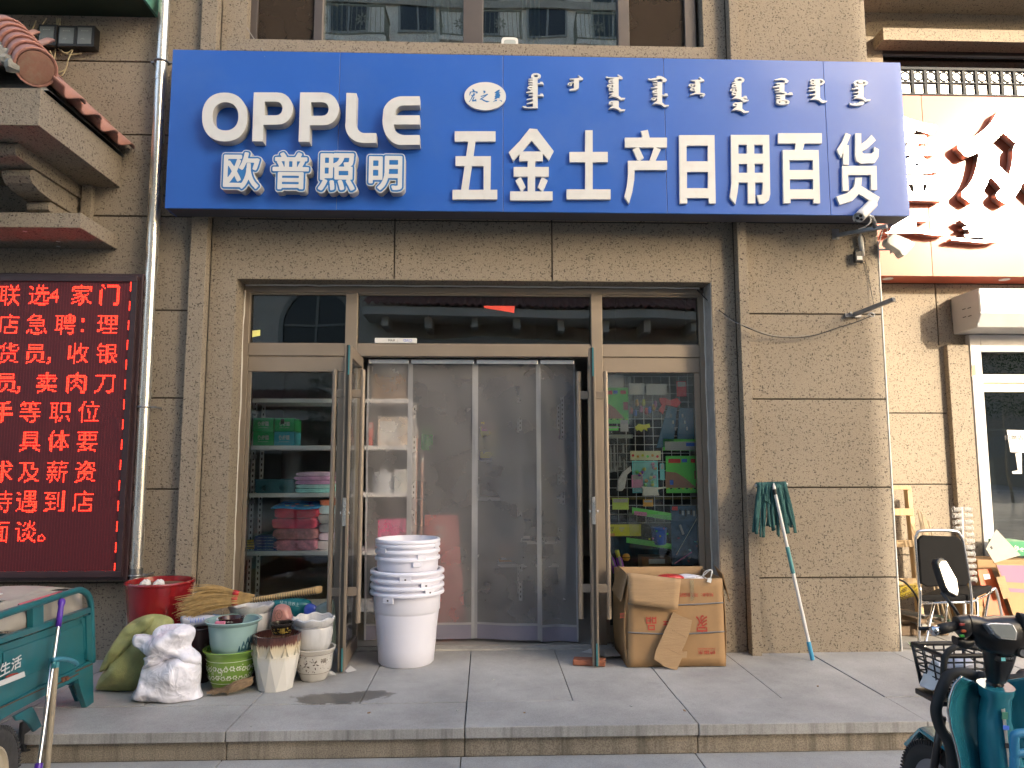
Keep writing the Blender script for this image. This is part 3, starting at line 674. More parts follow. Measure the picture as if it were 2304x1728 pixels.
rows((515, 1240), (650, 1518), .08, 3, [(cl('ash_cloth', (.30, .28, .30)), 1, 'ash grey folded towel at the bottom behind the door handle'), (cl('lilac_cloth', (.40, .34, .42)), .8, 'lilac grey folded towel above the ash one'), (cl('slate_cloth', (.16, .17, .19)), 1, 'slate grey folded towel in the middle behind the handle'), (cl('steel_cloth', (.20, .21, .22)), 1, 'steel grey folded towel higher behind the handle'), (cl('ice_cloth', (.30, .40, .46)), .9, 'ice blue folded towel near the top behind the handle'), (cl('rust_cloth', (.46, .16, .10)), .7, 'rust red folded towel on top behind the handle')], '')
NAVY = pm('navy_carton', (.025, .04, .13), .5, var=.08); YELC = pm('yellow_carton', (.55, .35, .04), .5, var=.1)
x0, x1, z0, z1 = onshelf((172, 1437), (290, 1518), .03, 3)
for k in range(5):
    h = (z1-z0)/5; o = rnd.uniform(-.008, .008)
    t = thing('flat_box', 'flat navy printed box, %s of the low stack on the shelf' % ('topmost', 'second from the top', 'third from the top', 'second from the bottom', 'lowest')[4-k], 'box', ((x0+x1)/2, YS+.1, z0+h*k), group='flat navy boxes')
    MB().box(x0+o, x1+o, YS+.03, YS+.22, z0+h*k, z0+h*(k+1)-.001).build('box', NAVY, t, bevel=.001)
    lettering('print', 'XX0H 五金飞轮加长', PAPER, t, ((x0+x1)/2+o, YS+.0288, z0+h*(k+.5)), width=(x1-x0)*.75, height=h*.45)
x0, x1, z0, z1 = onshelf((112, 1462), (170, 1518), .18, 3)
for k in range(3):
    h = (z1-z0)/3
    t = thing('small_yellow_box', 'small yellow box, %s of three behind the shelf upright' % ('lowest', 'middle', 'topmost')[k], 'box', ((x0+x1)/2, YS+.2, z0+h*k), group='small yellow boxes')
    MB().box(x0+.012, x1, YS+.18, YS+.30, z0+h*k, z0+h*(k+1)-.001).build('box', YELC, t, bevel=.001)
    MB().box(x0+.02, x1-.004, YS+.1785, YS+.1795, z0+h*(k+.35), z0+h*(k+.65)).build('print_band', INK, t)
# things on the shelf part seen through the curtain
def stock(name, label, c0, c1, yd, lvl, mat, cat, dep=.2, bev=.004):
    x0, x1, z0, z1 = onshelf(c0, c1, yd, lvl)
    t = thing(name, label, cat, ((x0+x1)/2, YS+yd, z0)); MB().box(x0, x1, YS+yd, YS+yd+dep, z0, z1).build('body', mat, t, bevel=bev); return t, x0, x1, z0, z1
t, x0, x1, z0, z1 = stock('stock_carton', 'brown carton on the top shelf behind the mesh curtain', (800, 570), (975, 700), .05, 0, CARD, 'carton')
MB().box(x0, x1, YS+.0485, YS+.0495, z1-.05, z1-.035).build('tape', CARD_IN, t)
t, x0, x1, z0, z1 = stock('stock_box', 'blue and white box on top of the carton behind the curtain', (800, 505), (970, 700), .06, 0, pm('pale_carton', (.4, .42, .42), .6), 'box')
t.location.z += 0
for ch in t.children: ch.location.z = 0
t, x0, x1, z0, z1 = stock('tall_carton', 'beige carton standing on the second shelf behind the curtain', (830, 800), (985, 954), .1, 1, pm('beige_carton', (.42, .36, .30), .7), 'carton')
MB().box(x0+.02, x1-.08, YS+.0985, YS+.0995, z0+.03, z1-.04).build('print_panel', pm('pale_print', (.5, .48, .46), .7), t)
t, x0, x1, z0, z1 = stock('red_carton', 'narrow red carton beside the beige one behind the curtain', (783, 830), (797, 954), .08, 1, pm('red_carton_print', (.4, .08, .06), .6), 'carton', .1)
MB().box(x0, x1, YS+.0785, YS+.0795, z1-.05, z1-.02).build('label', PAPER, t)
xx = P(*cs5(862, 1150), y=YS+.2)
t = thing('grey_pot', 'grey lidded pot on the third shelf behind the curtain', 'pot', (xx.x, YS+.2, LV[2]))
MB().lathe([(.095, 0), (.10, .02), (.10, .15), (.106, .155), (.106, .165), (.02, .185), (.02, .2), (.0, .205)], 28, (xx.x, YS+.2, LV[2]+.0005)).build('body', pm('grey_enamel', (.35, .37, .40), .35), t, smooth=40)
t, x0, x1, z0, z1 = stock('white_carton', 'off-white carton next to the grey pot behind the curtain', (918, 1080), (985, 1208), .1, 2, pm('offwhite_carton', (.5, .48, .45), .7), 'carton')
t, x0, x1, z0, z1 = stock('pink_bundle', 'pink bundle lying on the lowest visible shelf behind the curtain', (830, 1352), (965, 1392), .05, 3, cl('hot_pink_cloth', (.60, .08, .20)), 'bundle')
for ch in t.children: ch.location.z = 0

# back of the shop, seen dimly through the mesh
t = thing('rose_panel', 'tall tapered rose-red panel leaning behind the mesh curtain', 'panel', (-.4, 1.1, .018))
c3 = crop(750, 780, .4461)
q = [P(*c3(*s), y=1.15) for s in ((462, 848), (628, 850), (665, 1400), (452, 1400))]
MB().prism([(p.x, max(p.z, .02)) for p in q][::-1], 1.13, 1.17).build('board', pm('rose_panel_paint', (.42, .12, .11), .6, var=.1), t)
for vy in (905, 945):
    a, b = P(*c3(512, vy), y=1.125), P(*c3(562, vy+18), y=1.125); MB().box(a.x, b.x, 1.1285, 1.1295, b.z, a.z).build('label', PAPER, t)
YB2 = 2.2
z2 = [P(*c3(900, v), y=YB2).z for v in (360, 570, 760, 980)]
xa2, xb2 = P(*c3(735, 700), y=YB2).x, P(*c3(1150, 700), y=YB2).x
shelf_unit('cream slotted shelf unit at the back of the shop behind the mesh', xa2, xb2, YB2, YB2+.45, [z2[1], z2[2], z2[3], .4], (xa2-.036, P(*c3(935, 700), y=YB2).x, xb2), z2[0]+.25)
t = thing('blister_card', 'yellow card holding four black knobs behind the mesh curtain', 'card', P(*c3(785, 560), y=1.9))
a, b = P(*c3(742, 378), y=1.9), P(*c3(828, 562), y=1.9)
MB().box(a.x, b.x, 1.9, 1.904, b.z, a.z).build('card', pm('yellow_card', (.55, .42, .10), .6), t)
MB().box(a.x+.01, b.x-.01, 1.8985, 1.8995, a.z-.10, a.z-.03).build('print', pm('card_print', (.5, .2, .25), .6), t)
for (px, py) in ((766, 463), (803, 463), (766, 513), (803, 513)):
    c_ = P(*c3(px, py), y=1.89); MB().lathe([(0, -.03), (.022, -.028), (.028, -.01), (.028, 0.0)], 18, (c_.x, 1.899, c_.z), m=Matrix.Rotation(R(-90), 3, 'X')).build('knob', BLACK, t, smooth=40)
t = thing('white_product_box', 'white box with dark lettering on the back shelf behind the mesh', 'box', P(*c3(915, 565), y=YB2))
a, b = P(*c3(832, 505), y=YB2+.02), P(*c3(990, 560), y=YB2+.02)
MB().box(a.x, b.x, YB2+.02, YB2+.3, z2[1]+.0005, a.z).build('carton', PAPER, t, bevel=.003)
lettering('print', 'REKOOM', INK, t, ((a.x+b.x)/2+.02, YB2+.0188, (a.z+z2[1])/2), width=.16)
MB().box(a.x, a.x+.05, YB2+.018, YB2+.0195, z2[1]+.001, a.z-.001).build('blue_end', pm('blue_print', (.1, .25, .35), .6), t)
for i, (c0, c1, col_, lab, lvl) in enumerate((((840, 662), (1035, 745), (.05, .09, .17), 'dark blue crate on the back shelf', 2), ((800, 880), (1000, 960), (.09, .10, .12), 'charcoal crate low on the back shelf', 3), ((1075, 420), (1145, 560), (.14, .10, .16), 'dusky purple box at the right end of the back shelf', 1), ((835, 1010), (920, 1040), (.35, .2, .1), 'brown bottles carton under the back shelf', None))):
    a, b = P(*c3(*c0), y=YB2+.03), P(*c3(*c1), y=YB2+.03); zb = z2[lvl]+.0005 if lvl else .42
    if lvl is None: a.z = .70
    t = thing('back_crate', lab, 'crate', ((a.x+b.x)/2, YB2, zb)); 
    MB().box(a.x, b.x, YB2+.03, YB2+.35, zb, max(a.z, zb+.08)).build('body', pm('crate%d' % i, col_, .6), t, bevel=.005); MB().box(a.x+.02, b.x-.02, YB2+.0285, YB2+.0295, zb+.02, zb+.05).build('print', pm('crate_print', (.3, .3, .3), .6), t)
t = thing('green_package', 'bright green packet hanging behind the mesh curtain', 'packet', P(*c3(470, 520), y=1.6))
a, b = P(*c3(445, 405), y=1.6), P(*c3(500, 525), y=1.6)
MB().grid(lambda s, q: (a.x+(b.x-a.x)*s, 1.6+.03*math.sin(math.pi*s), b.z+(a.z-b.z)*q), 8, 4).build('pouch', pm('green_packet', (.05, .35, .08), .4), t, smooth=1, solid=.01); MB().tube([((a.x+b.x)/2, 1.6, a.z), ((a.x+b.x)/2, 1.6, 3.24)], .002, 4).build('string', PAPER, t)
t = thing('hanging_lid', 'round wire fan guard hanging high behind the mesh curtain', 'fan guard', P(*c3(1020, 190), y=1.5))
c_ = P(*c3(1022, 187), y=1.5); rr = (P(*c3(1128, 187), y=1.5).x-c_.x)
for k_ in (1, .72, .45): MB().tube([(c_.x+rr*k_*math.cos(i*math.pi/16), 1.5, c_.z+rr*k_*math.sin(i*math.pi/16)) for i in range(32)], .004, 5, closed=True).build('ring', STEEL, t, smooth=1)
MB().tube([(c_.x, 1.5, c_.z-rr), (c_.x, 1.5, 3.245)], .004, 5).build('stem', STEEL, t)
for ux, lab in ((418, 'long pinkish pole standing behind the mesh curtain'), (447, 'short corded pole standing behind the mesh curtain')):
    p0, p1 = P(*c3(ux-6, 985), y=.95), P(*c3(ux+2, 440 if ux < 430 else 585), y=.95)
    t = thing('pole', lab, 'pole', (p0.x, .95, .018)); MB().tube([(p0.x, .95, .02), (p1.x, .95, p1.z)], .011, 8).build('shaft', pm('pink_pole', (.5, .28, .22), .5), t, smooth=40); MB().tube([(p1.x, .95, p1.z), (p1.x, .95, p1.z+.05)], .014, 8).build('cap', PAPER, t, smooth=40)

# ================================================================== toys on the wire grid behind the right pane
YG = .345
cg = crop(1360, 820, .2892)
G = lambda a, b, y=YG: P(*cg(a, b), y=y)
WIRE = pm('pale_wire', (.45, .45, .44), .4, .0, var=.05)
dg_ = thing('display_grid', 'pale wire grid panel hanging behind the right shop pane', 'wire grid', (1.4, YG, 1.0))
mbv, mbh = MB(), MB()
xsg = [G(-40+70*k, 600).x for k in range(13)]
ztop_, zbot_ = G(300, 95).z, G(300, 1232).z
for x in xsg: mbv.tube([(x, YG, zbot_), (x, YG, ztop_)], .003, 5)
for k in range(18): z = ztop_+(zbot_-ztop_)*k/17; mbh.tube([(xsg[0]-.01, YG-.004, z), (xsg[-1]+.01, YG-.004, z)], .003, 5)
tag(mbv.build('upright_wires', WIRE, dg_, smooth=1), kind='stuff'); tag(mbh.build('cross_wires', WIRE, dg_, smooth=1), kind='stuff')
for x in (xsg[2], xsg[-3]): MB().tube([(x, YG, ztop_), (x, YG, 3.245)], .003, 5).build('hanger', WIRE, dg_)
TOY = 'toys hung behind the right pane'
def toy(name, label, cat='toy'): return thing(name, label, cat, (1.4, YG-.02, 1.2), group=TOY)
def patch(t, name, c0, c1, mat, y, th=.003, bev=0, skew=0):
    a, b = G(*c0, y=y), G(*c1, y=y)
    return MB().prism([(a.x, b.z), (b.x, b.z+skew), (b.x, a.z+skew), (a.x, a.z)], y, y+th).build(name, mat, t, bevel=bev)
NEON = pm('neon_green_card', (.12, .62, .10), .4, var=.05); BROWNC = pm('print_brown', (.28, .16, .12), .5); REDC = pm('print_red', (.55, .05, .05), .5); BLUC = pm('print_blue', (.05, .12, .45), .5); YELL = pm('print_yellow', (.75, .55, .05), .5); PINKC = pm('print_pink', (.75, .2, .35), .5); PURP = pm('print_purple', (.22, .06, .40), .4); ORAN = pm('print_orange', (.75, .25, .04), .5); CYAN = pm('print_cyan', (.15, .45, .60), .4); CREAM = pm('cream_plastic', (.70, .62, .42), .5)
CLEAR = film('clear_bag', (.7, .72, .72), .14, gloss=.25)
def dino_card(lab, c0, c1, y):
    t = toy('toy_card', lab); (ax, ay), (bx, by) = c0, c1; w, h = bx-ax, by-ay
    patch(t, 'card', c0, c1, NEON, y, .004)
    cc = [(ax, by-h*.14), (ax+w*.85, by-h*.14), (ax+w*.55, by-h*.40), (ax+w*.3, by-h*.55), (ax, by-h*.58)]
    MB().prism([(G(*q, y=y).x, G(*q, y=y).z) for q in cc], y-.0012, y-.0002).build('rock_print', BROWNC, t)
    for k in range(9): patch(t, 'stripe', (ax+w*(.02+k*.11), by-h*.135), (ax+w*(.075+k*.11), by-h*.105), INK if k % 2 else YELL, y-.0012, .001)
    patch(t, 'title', (ax+w*.08, ay+h*.08), (ax+w*.42, ay+h*.19), REDC, y-.0012, .001); patch(t, 'title', (ax+w*.45, ay+h*.08), (ax+w*.6, ay+h*.17), BLUC, y-.0012, .001); patch(t, 'title', (ax+w*.7, ay+h*.08), (ax+w*.9, ay+h*.18), REDC, y-.0012, .001)
    patch(t, 'print', (ax+w*.8, ay+h*.4), (ax+w*.98, ay+h*.62), pm('print_maroon', (.3, .06, .08), .5), y-.0012, .001); patch(t, 'print', (ax+w*.12, by-h*.35), (ax+w*.22, by-h*.22), BLUC, y-.0025, .001)
    return t
t = dino_card('green picture card in the upper left of the toy grid', (-30, 180), (190, 460), YG-.02)
patch(t, 'bag', (-35, 75), (215, 465), CLEAR, YG-.03, .001); patch(t, 'white_header', (-30, 80), (150, 180), pm('bag_header', (.55, .58, .52), .5), YG-.02, .002)
dino_card('green picture card at the right end of the toy grid', (475, 712), (755, 1000), YG-.02)
t = toy('toy_bag', 'clear bag of red and blue figures under two white labels')
for c0, c1 in (((190, 145), (312, 235)), ((325, 150), (485, 240))): patch(t, 'label', c0, c1, PAPER, YG-.03, .002)
patch(t, 'bag', (180, 235), (520, 420), CLEAR, YG-.035, .001)
for k in range(9):
    a = G(210+k*24+rnd.uniform(-8, 8), 290+rnd.uniform(0, 90), YG-.01)
    MB().lathe([(0, -.03), (.012, -.024), (.017, -.005), (.012, .01), (.014, .018), (.008, .028), (0, .031)], 10, (a.x, YG-.015, a.z), cap0=False).build('figure', [REDC, BLUC, ORAN, PINKC, YELL][k % 5], t, smooth=40)
t = toy('red_toy', 'red jagged toy hanging at the top middle of the grid')
MB().prism([(G(*q).x, G(*q).z) for q in ((420, 262), (470, 262), (500, 280), (560, 262), (590, 300), (560, 335), (470, 318), (450, 390), (415, 360), (440, 320), (425, 290))], YG-.03, YG-.008).build('body', REDC, t, bevel=.003); MB().tube([G(500, 270, YG-.02), G(500, 95, YG-.02)], .0015, 4).build('string', PAPER, t)
BLUEF = film('blue_pouch', (.10, .32, .55), .7, gloss=.15)
for lab, pl in (('narrow tilted blue plastic pouch on the grid', ((490, 330), (560, 340), (530, 640), (400, 650), (440, 500))), ('wide blue plastic pouch with cut-outs on the grid', ((580, 340), (730, 340), (705, 590), (560, 580)))):
    t = toy('blue_pouch', lab); MB().prism([(G(*q).x, G(*q).z) for q in pl], YG-.022, YG-.010).build('pouch', BLUEF, t, bevel=.002)
    a = G(*pl[0]); 
    for k in range(3): c_ = G(pl[0][0]+20+k*18, 400+k*50); MB().obox((c_.x, YG-.026, c_.z), (.014, .006, .03)).build('fitting', CREAM if k == 1 else PAPER, t, bevel=.002)
t = toy('yellow_toy', 'small yellow animal toy under the clear bag')
MB().prism([(G(*q).x, G(*q).z) for q in ((232, 490), (262, 462), (300, 470), (345, 462), (352, 492), (325, 498), (330, 520), (300, 505), (285, 526), (262, 510), (250, 520))], YG-.03, YG-.01).build('body', YELL, t, bevel=.003)
t = toy('rocket_set', 'clear pack of white toy rockets under a black header strip', 'toy set')
patch(t, 'header', (-30, 515), (140, 545), INK, YG-.02, .003); patch(t, 'strip', (-30, 545), (220, 575), pm('grey_strip', (.25, .27, .25), .5), YG-.02, .003)
patch(t, 'white_tag', (123, 432), (187, 522), PAPER, YG-.024, .002)
lettering('print', '航天', PAPER, t, G(45, 530, YG-.022), width=.045, bold=.02)
patch(t, 'bag', (-30, 560), (205, 845), CLEAR, YG-.04, .001)
for rx, rt, rb in ((22, 690, 840), (48, 620, 840), (75, 600, 835), (97, 780, 835), (118, 700, 800), (152, 730, 830), (145, 610, 690), (5, 620, 760)):
    c0, c1 = G(rx, rt, YG-.02), G(rx, rb, YG-.02); h = c0.z-c1.z
    MB().lathe([(.012, 0), (.011, h*.12), (.009, h*.13), (.009, h*.6), (.007, h*.62), (.007, h*.8), (.0, h)], 10, (c0.x, YG-.022, c1.z)).build('rocket', WHITE_P, t, smooth=30)
t = toy('label_card', 'bright green and white label card at the right of the grid')
patch(t, 'card', (455, 580), (760, 670), NEON, YG-.022, .004); patch(t, 'label', (470, 600), (765, 668), PAPER, YG-.0235, .001); patch(t, 'print', (635, 610), (705, 635), BLUC, YG-.025, .001); patch(t, 'barcode', (715, 612), (750, 640), pm('grey_print', (.3, .3, .3), .6), YG-.025, .001)
for k in range(4): patch(t, 'print', (480, 608+k*14), (620, 612+k*14), pm('grey_print', (.3, .3, .3), .6), YG-.025, .001)
t = toy('blister_pack', 'blister pack of bright balls with a fruit-coloured header in the grid middle')
patch(t, 'header', (200, 672), (440, 745), pm('peach_print', (.75, .50, .30), .5), YG-.02, .003)
for k, mt in enumerate((REDC, ORAN, YELL, NEON, ORAN, REDC)): c_ = G(222+k*38, 708+8*(k % 2), YG-.0225); MB().lathe([(0, -.001), (.011, -.001), (.011, .001)], 14, tuple(c_), m=Matrix.Rotation(R(90), 3, 'X')).build('fruit_print', mt, t)
patch(t, 'backing', (215, 750), (420, 1000), CYAN, YG-.018, .003)
for k in range(16):
    c_ = G(240+rnd.random()*155, 775+rnd.random()*200, YG-.035); MB().lathe([(0, -.016), (.011, -.011), (.016, 0), (.011, .011), (0, .016)], 10, tuple(c_), cap0=False).build('ball', [YELL, PINKC, ORAN, NEON, PURP, CYAN][k % 6], t, smooth=1)
patch(t, 'blister', (222, 757), (412, 992), CLEAR, YG-.055, .001)
t = toy('cream_toy', 'cream toy with a long beak on the grid ledge')
MB().prism([(G(*q).x, G(*q).z) for q in ((278, 948), (400, 955), (468, 950), (470, 960), (400, 972), (415, 1018), (285, 1020), (292, 975))], YG-.06, YG-.03).build('body', CREAM, t, bevel=.004)
t = toy('cloth_figure', 'white crumpled cloth figure in front of the rockets')
MB().prism([(G(*q).x, G(*q).z) for q in ((195, 790), (200, 830), (165, 860), (150, 960), (125, 985), (88, 980), (95, 900), (130, 840))], YG-.06, YG-.035).build('cloth', cl('white_cloth', (.6, .57, .54)), t, bevel=.006)
t = toy('bucket_bag', 'tilted clear bag with green edge and blue bucket below the grid')
for c0, c1, sk in (((215, 1110), (520, 1165), -.05), ((170, 1345), (520, 1385), -.055)): patch(t, 'edge', c0, c1, NEON, YG-.04, .004, skew=sk)
patch(t, 'bag', (190, 1150), (520, 1420), CLEAR, YG-.06, .001, skew=-.03)
patch(t, 'title', (230, 1140), (330, 1170), PINKC, YG-.043, .001, skew=-.012)
a = G(425, 1400, YG); MB().lathe([(.05, 0), (.056, .01), (.064, .12), (.069, .125), (.069, .14)], 24, (a.x, YG-.01, a.z)).build('bucket', BLUC, t, smooth=40)
for k in range(6): c_ = G(350+k*28, 1300+rnd.uniform(-25, 60), YG-.082); MB().obox(tuple(c_), (.014, .004, .014)).build('print', [YELL, PINKC, NEON][k % 3], t, bevel=.003)
t = toy('fishing_set', 'dark blue picture card of a toy fishing set at the lower right')
patch(t, 'card', (515, 1100), (770, 1560), pm('deep_blue_card', (.035, .07, .12), .5, var=.5, scale=18), YG-.015, .004)
patch(t, 'tag', (525, 1105), (570, 1135), REDC, YG-.0165, .001)
MB().tube([G(560, 1480, YG-.03), G(730, 1180, YG-.03)], .003, 6).build('rod', CREAM, t); MB().tube([G(545, 1550, YG-.03), G(680, 1460, YG-.03)], .006, 6).build('rod_grip', PINKC, t)
MB().obox(tuple(G(600, 1285, YG-.03)), (.02, .008, .085), Matrix.Rotation(R(-20), 3, 'Y')).build('reel', WHITE_P, t, bevel=.003)
for k in range(10): c_ = G(640+rnd.uniform(-70, 110), 1380+rnd.uniform(-120, 150), YG-.018); MB().obox(tuple(c_), (.02, .004, .011), Matrix.Rotation(rnd.uniform(-1, 1), 3, 'Y')).build('fish', [pm('print_maroon', (.3, .06, .08), .5), PAPER, ORAN, CYAN][k % 4], t, bevel=.003)
for k in range(7): patch(t, 'title', (580+k*22, 1130+8*(k % 2)), (596+k*22, 1165+8*(k % 3)), PAPER if k % 2 else INK, YG-.0165, .001)
t = toy('yellow_header', 'yellow header card printed with black letters low in the pane')
patch(t, 'card', (-40, 1245), (285, 1335), pm('egg_yellow_card', (.80, .50, .03), .5, var=.05), YG-.045, .003)
patch(t, 'band', (-40, 1315), (80, 1336), ORAN, YG-.047, .001)
c_ = G(45, 1281, YG-.047); lettering('print', 'GENIUS\nDUCK', INK, t, c_, width=.058, height=.036, bold=.02)
c_ = G(135, 1285, YG-.047); lettering('print', 'LOVE\nIT!', PAPER, t, c_, width=.04, height=.036, bold=.02)
for lab, x_, tilt in (('purple and yellow toy water gun low in the pane', 110, 14), ('purple and white toy water gun tucked behind the door handle', 45, 20)):
    t = toy('water_gun', lab); m_ = Matrix.Rotation(R(-tilt), 3, 'Y'); c_ = G(x_, 1500, YG-.06)
    def loc(v): return c_ + m_ @ Vector(v)
    MB().tube([loc((0, 0, -.13)), loc((0, 0, -.02)), loc((0, 0, .0))], [.024, .026, .02], 12).build('body', PURP, t, smooth=40); MB().tube([loc((0, 0, .0)), loc((0, 0, .055)), loc((0, 0, .06))], [.017, .019, .014], 12).build('nozzle', YELL if x_ > 60 else WHITE_P, t, smooth=40); MB().obox(loc((0, -.026, -.03)), (.018, .006, .08), m_).build('side_plate', WHITE_P, t, bevel=.003)
for k, (c0, c1, m_, lab) in enumerate((((20, 480), (110, 515), NEON, 'green header strip above the rockets'), ((210, 860), (300, 960), PINKC, 'pink bagged toy left of the blister pack'), ((430, 770), (470, 900), CYAN, 'narrow cyan toy card between the blister and the green card'), ((560, 130), (640, 250), REDC, 'red hair clip hanging at the top right of the grid'), ((60, 1040), (190, 1130), pm('lime_card', (.35, .5, .08), .5), 'lime card hanging left under the ledge'), ((300, 1050), (380, 1105), ORAN, 'small orange card under the ledge'))):
    t = toy('small_packet', lab); patch(t, 'card', c0, c1, m_, YG-.026, .004, bev=.002); patch(t, 'label', (c0[0]+8, c0[1]+6), (c1[0]-8, c0[1]+6+(c1[1]-c0[1])*.3), PAPER, YG-.0275, .001)
t = toy('orange_ball', 'orange round ball peeking above the carton', 'ball'); c_ = G(170, 1500, YG-.02); MB().lathe([(.032*math.cos(k*math.pi/10-math.pi/2), .032*math.sin(k*math.pi/10-math.pi/2)) for k in range(11)], 18, tuple(c_), cap0=False).build('ball', ORAN, t, smooth=1); MB().lathe([(.033, -.003), (.033, .003)], 18, tuple(c_), cap0=False).build('seam', INK, t)
t = thing('window_carton', 'low beige printed carton standing behind the right pane', 'carton', (1.35, .5, .018)); a, b = G(290, 1495, .5), G(520, 1700, .5); MB().box(a.x, b.x, .5, .8, .02, a.z).build('carton', CARD, t, bevel=.004); MB().box(a.x+.06, b.x-.05, .4985, .4995, a.z-.06, a.z-.02).build('print', CREAM, t)
# dark mossy ledge and backing behind the toys
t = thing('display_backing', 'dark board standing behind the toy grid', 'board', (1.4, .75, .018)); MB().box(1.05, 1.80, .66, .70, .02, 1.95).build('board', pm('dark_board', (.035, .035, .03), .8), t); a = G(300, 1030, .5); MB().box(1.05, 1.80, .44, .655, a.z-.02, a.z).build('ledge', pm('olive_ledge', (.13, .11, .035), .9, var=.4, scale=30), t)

# indoor colours raised to make up for the little light reaching the stock
for k_, m_ in MATS.items():
    if k_ in _outside or not m_.use_nodes: continue
    for n_ in m_.node_tree.nodes:
        if n_.bl_idname == 'ShaderNodeMix' and n_.blend_type == 'MULTIPLY' and not n_.inputs[6].is_linked and k_ not in ('teal_protective_film', 'lilac_hem', 'dark_board'):
            n_.inputs[6].default_value = (*[min(.9, q*2.4) for q in n_.inputs[6].default_value[:3]], 1)
# ================================================================== outlines and dot patterns of characters, taken from the built-in font
def char_raster(ch, n, x0, y0, w):
    """True where the character's filled shape covers the centre of an n x n grid cell over [x0, x0+w] x [y0, y0+w]"""
    _tc.body = ch; _tc.size = 1; _tc.offset = 0; _tc.extrude = 0; _tc.shear = 0; _tc.align_x = 'LEFT'; _tc.resolution_u = 6
    dg = bpy.context.evaluated_depsgraph_get(); dg.update()
    me = bpy.data.meshes.new_from_object(_to.evaluated_get(dg)); me.calc_loop_triangles()
    pts = np.array([v.co[:2] for v in me.vertices]); img = np.zeros((n, n), bool); cs_ = (np.arange(n)+.5)/n*w
    gx_, gy_ = np.meshgrid(cs_+x0, cs_+y0)
    for tri in me.loop_triangles:
        p, q, r_ = pts[list(tri.vertices)]
        i0, i1 = np.searchsorted(cs_+x0, [min(p[0], q[0], r_[0]), max(p[0], q[0], r_[0])]); j0, j1 = np.searchsorted(cs_+y0, [min(p[1], q[1], r_[1]), max(p[1], q[1], r_[1])])
        if i0 == i1 or j0 == j1: continue
        sx_, sy_ = gx_[j0:j1, i0:i1], gy_[j0:j1, i0:i1]
        side = lambda a, b: (b[0]-a[0])*(sy_-a[1])-(b[1]-a[1])*(sx_-a[0])
        d1, d2, d3 = side(p, q), side(q, r_), side(r_, p)
        img[j0:j1, i0:i1] |= ((d1 >= 0) & (d2 >= 0) & (d3 >= 0)) | ((d1 <= 0) & (d2 <= 0) & (d3 <= 0))
    bpy.data.meshes.remove(me); return img
GN, GW = 176, 1.36
def char_field(ch, rmax):
    """distance in cells from the character, a little smoothed"""
    img = char_raster(ch, GN, -.18, -.28, GW); d = np.full(img.shape, 60.0); k = int(rmax)+3
    for dy in range(-k, k+1):
        for dx in range(-k, k+1):
            r_ = math.hypot(dx, dy)
            if r_ <= k: s_ = np.roll(img, (dy, dx), (0, 1)); d[s_] = np.minimum(d[s_], r_)
    d = np.minimum(d, rmax+4)
    for axis in (0, 1): d = (np.roll(d, 1, axis)+2*d+np.roll(d, -1, axis))/4
    return d
def iso_loops(f, iso):
    """closed contours of f = iso, cell by cell"""
    ins = f < iso; nxt = {}
    for j, i in zip(*np.nonzero(ins[:-1, :-1] | ins[1:, :-1] | ins[:-1, 1:] | ins[1:, 1:])):
        c = [(j, i), (j, i+1), (j+1, i+1), (j+1, i)]; b = [bool(ins[q]) for q in c]
        if all(b): continue
        ent, ext = [], []
        for k in range(4):
            p, q = c[k], c[(k+1) % 4]
            if b[k] != b[(k+1) % 4]:
                lo, hi = min(p, q), max(p, q); t_ = (iso-f[lo])/(f[hi]-f[lo]); (ext if b[k] else ent).append(((lo, hi), (lo[1]+(hi[1]-lo[1])*t_, lo[0]+(hi[0]-lo[0])*t_)))
        for (ka, pa), (kb, pb) in zip(ext, ent): nxt[kb] = (ka, pb)
    loops = []
    while nxt:
        k = next(iter(nxt)); pts = []
        while k in nxt: n_, pt = nxt.pop(k); pts.append(pt); k = n_
        if len(pts) > 8: loops.append(pts)
    return loops
def thin(pts, eps):
    """drop points that lie within eps of the chord of their neighbours"""
    def rec(a, b):
        if b-a < 2: return []
        p, q = arr[a], arr[b]; d = q-p; ln = math.hypot(*d); v = arr[a+1:b]-p
        ds = np.abs(d[0]*v[:, 1]-d[1]*v[:, 0])/ln if ln > 0 else np.hypot(v[:, 0], v[:, 1]); m = int(ds.argmax())
        if ds[m] < eps: return []
        m += a+1; return rec(a, m)+[m]+rec(m, b)
    arr = np.array(pts+pts[:1]); far = int(np.hypot(*(arr-arr[0]).T).argmax()); idx = [0]+rec(0, far)+[far]+rec(far, len(pts))
    return [tuple(arr[i]) for i in idx]
_fields = {}
def glyph_loops(ch, lay):
    """outlines of a character swollen by lay cells; lay > 6 keeps only the outer line"""
    if ch not in _fields: _fields[ch] = char_field(ch, 14)
    loops = [thin(l, .35) for l in iso_loops(_fields[ch], lay)]
    loops = [l for l in loops if len(l) > 2 and abs(sarea(l)) > 14]
    if lay > 6: s_ = math.copysign(1, sarea(max(loops, key=lambda l: abs(sarea(l))))); loops = [l for l in loops if sarea(l)*s_ > 0]
    return loops
def sarea(p): return sum(p[i][0]*p[(i+1) % len(p)][1]-p[(i+1) % len(p)][0]*p[i][1] for i in range(len(p)))/2
def led_dots(ch):
    """16 x 16 lamp pattern, top row first"""
    img = char_raster(ch, 320, 0, -.10, 1.0); return (img.reshape(16, 20, 16, 20).mean((1, 3)) > .44)[::-1]
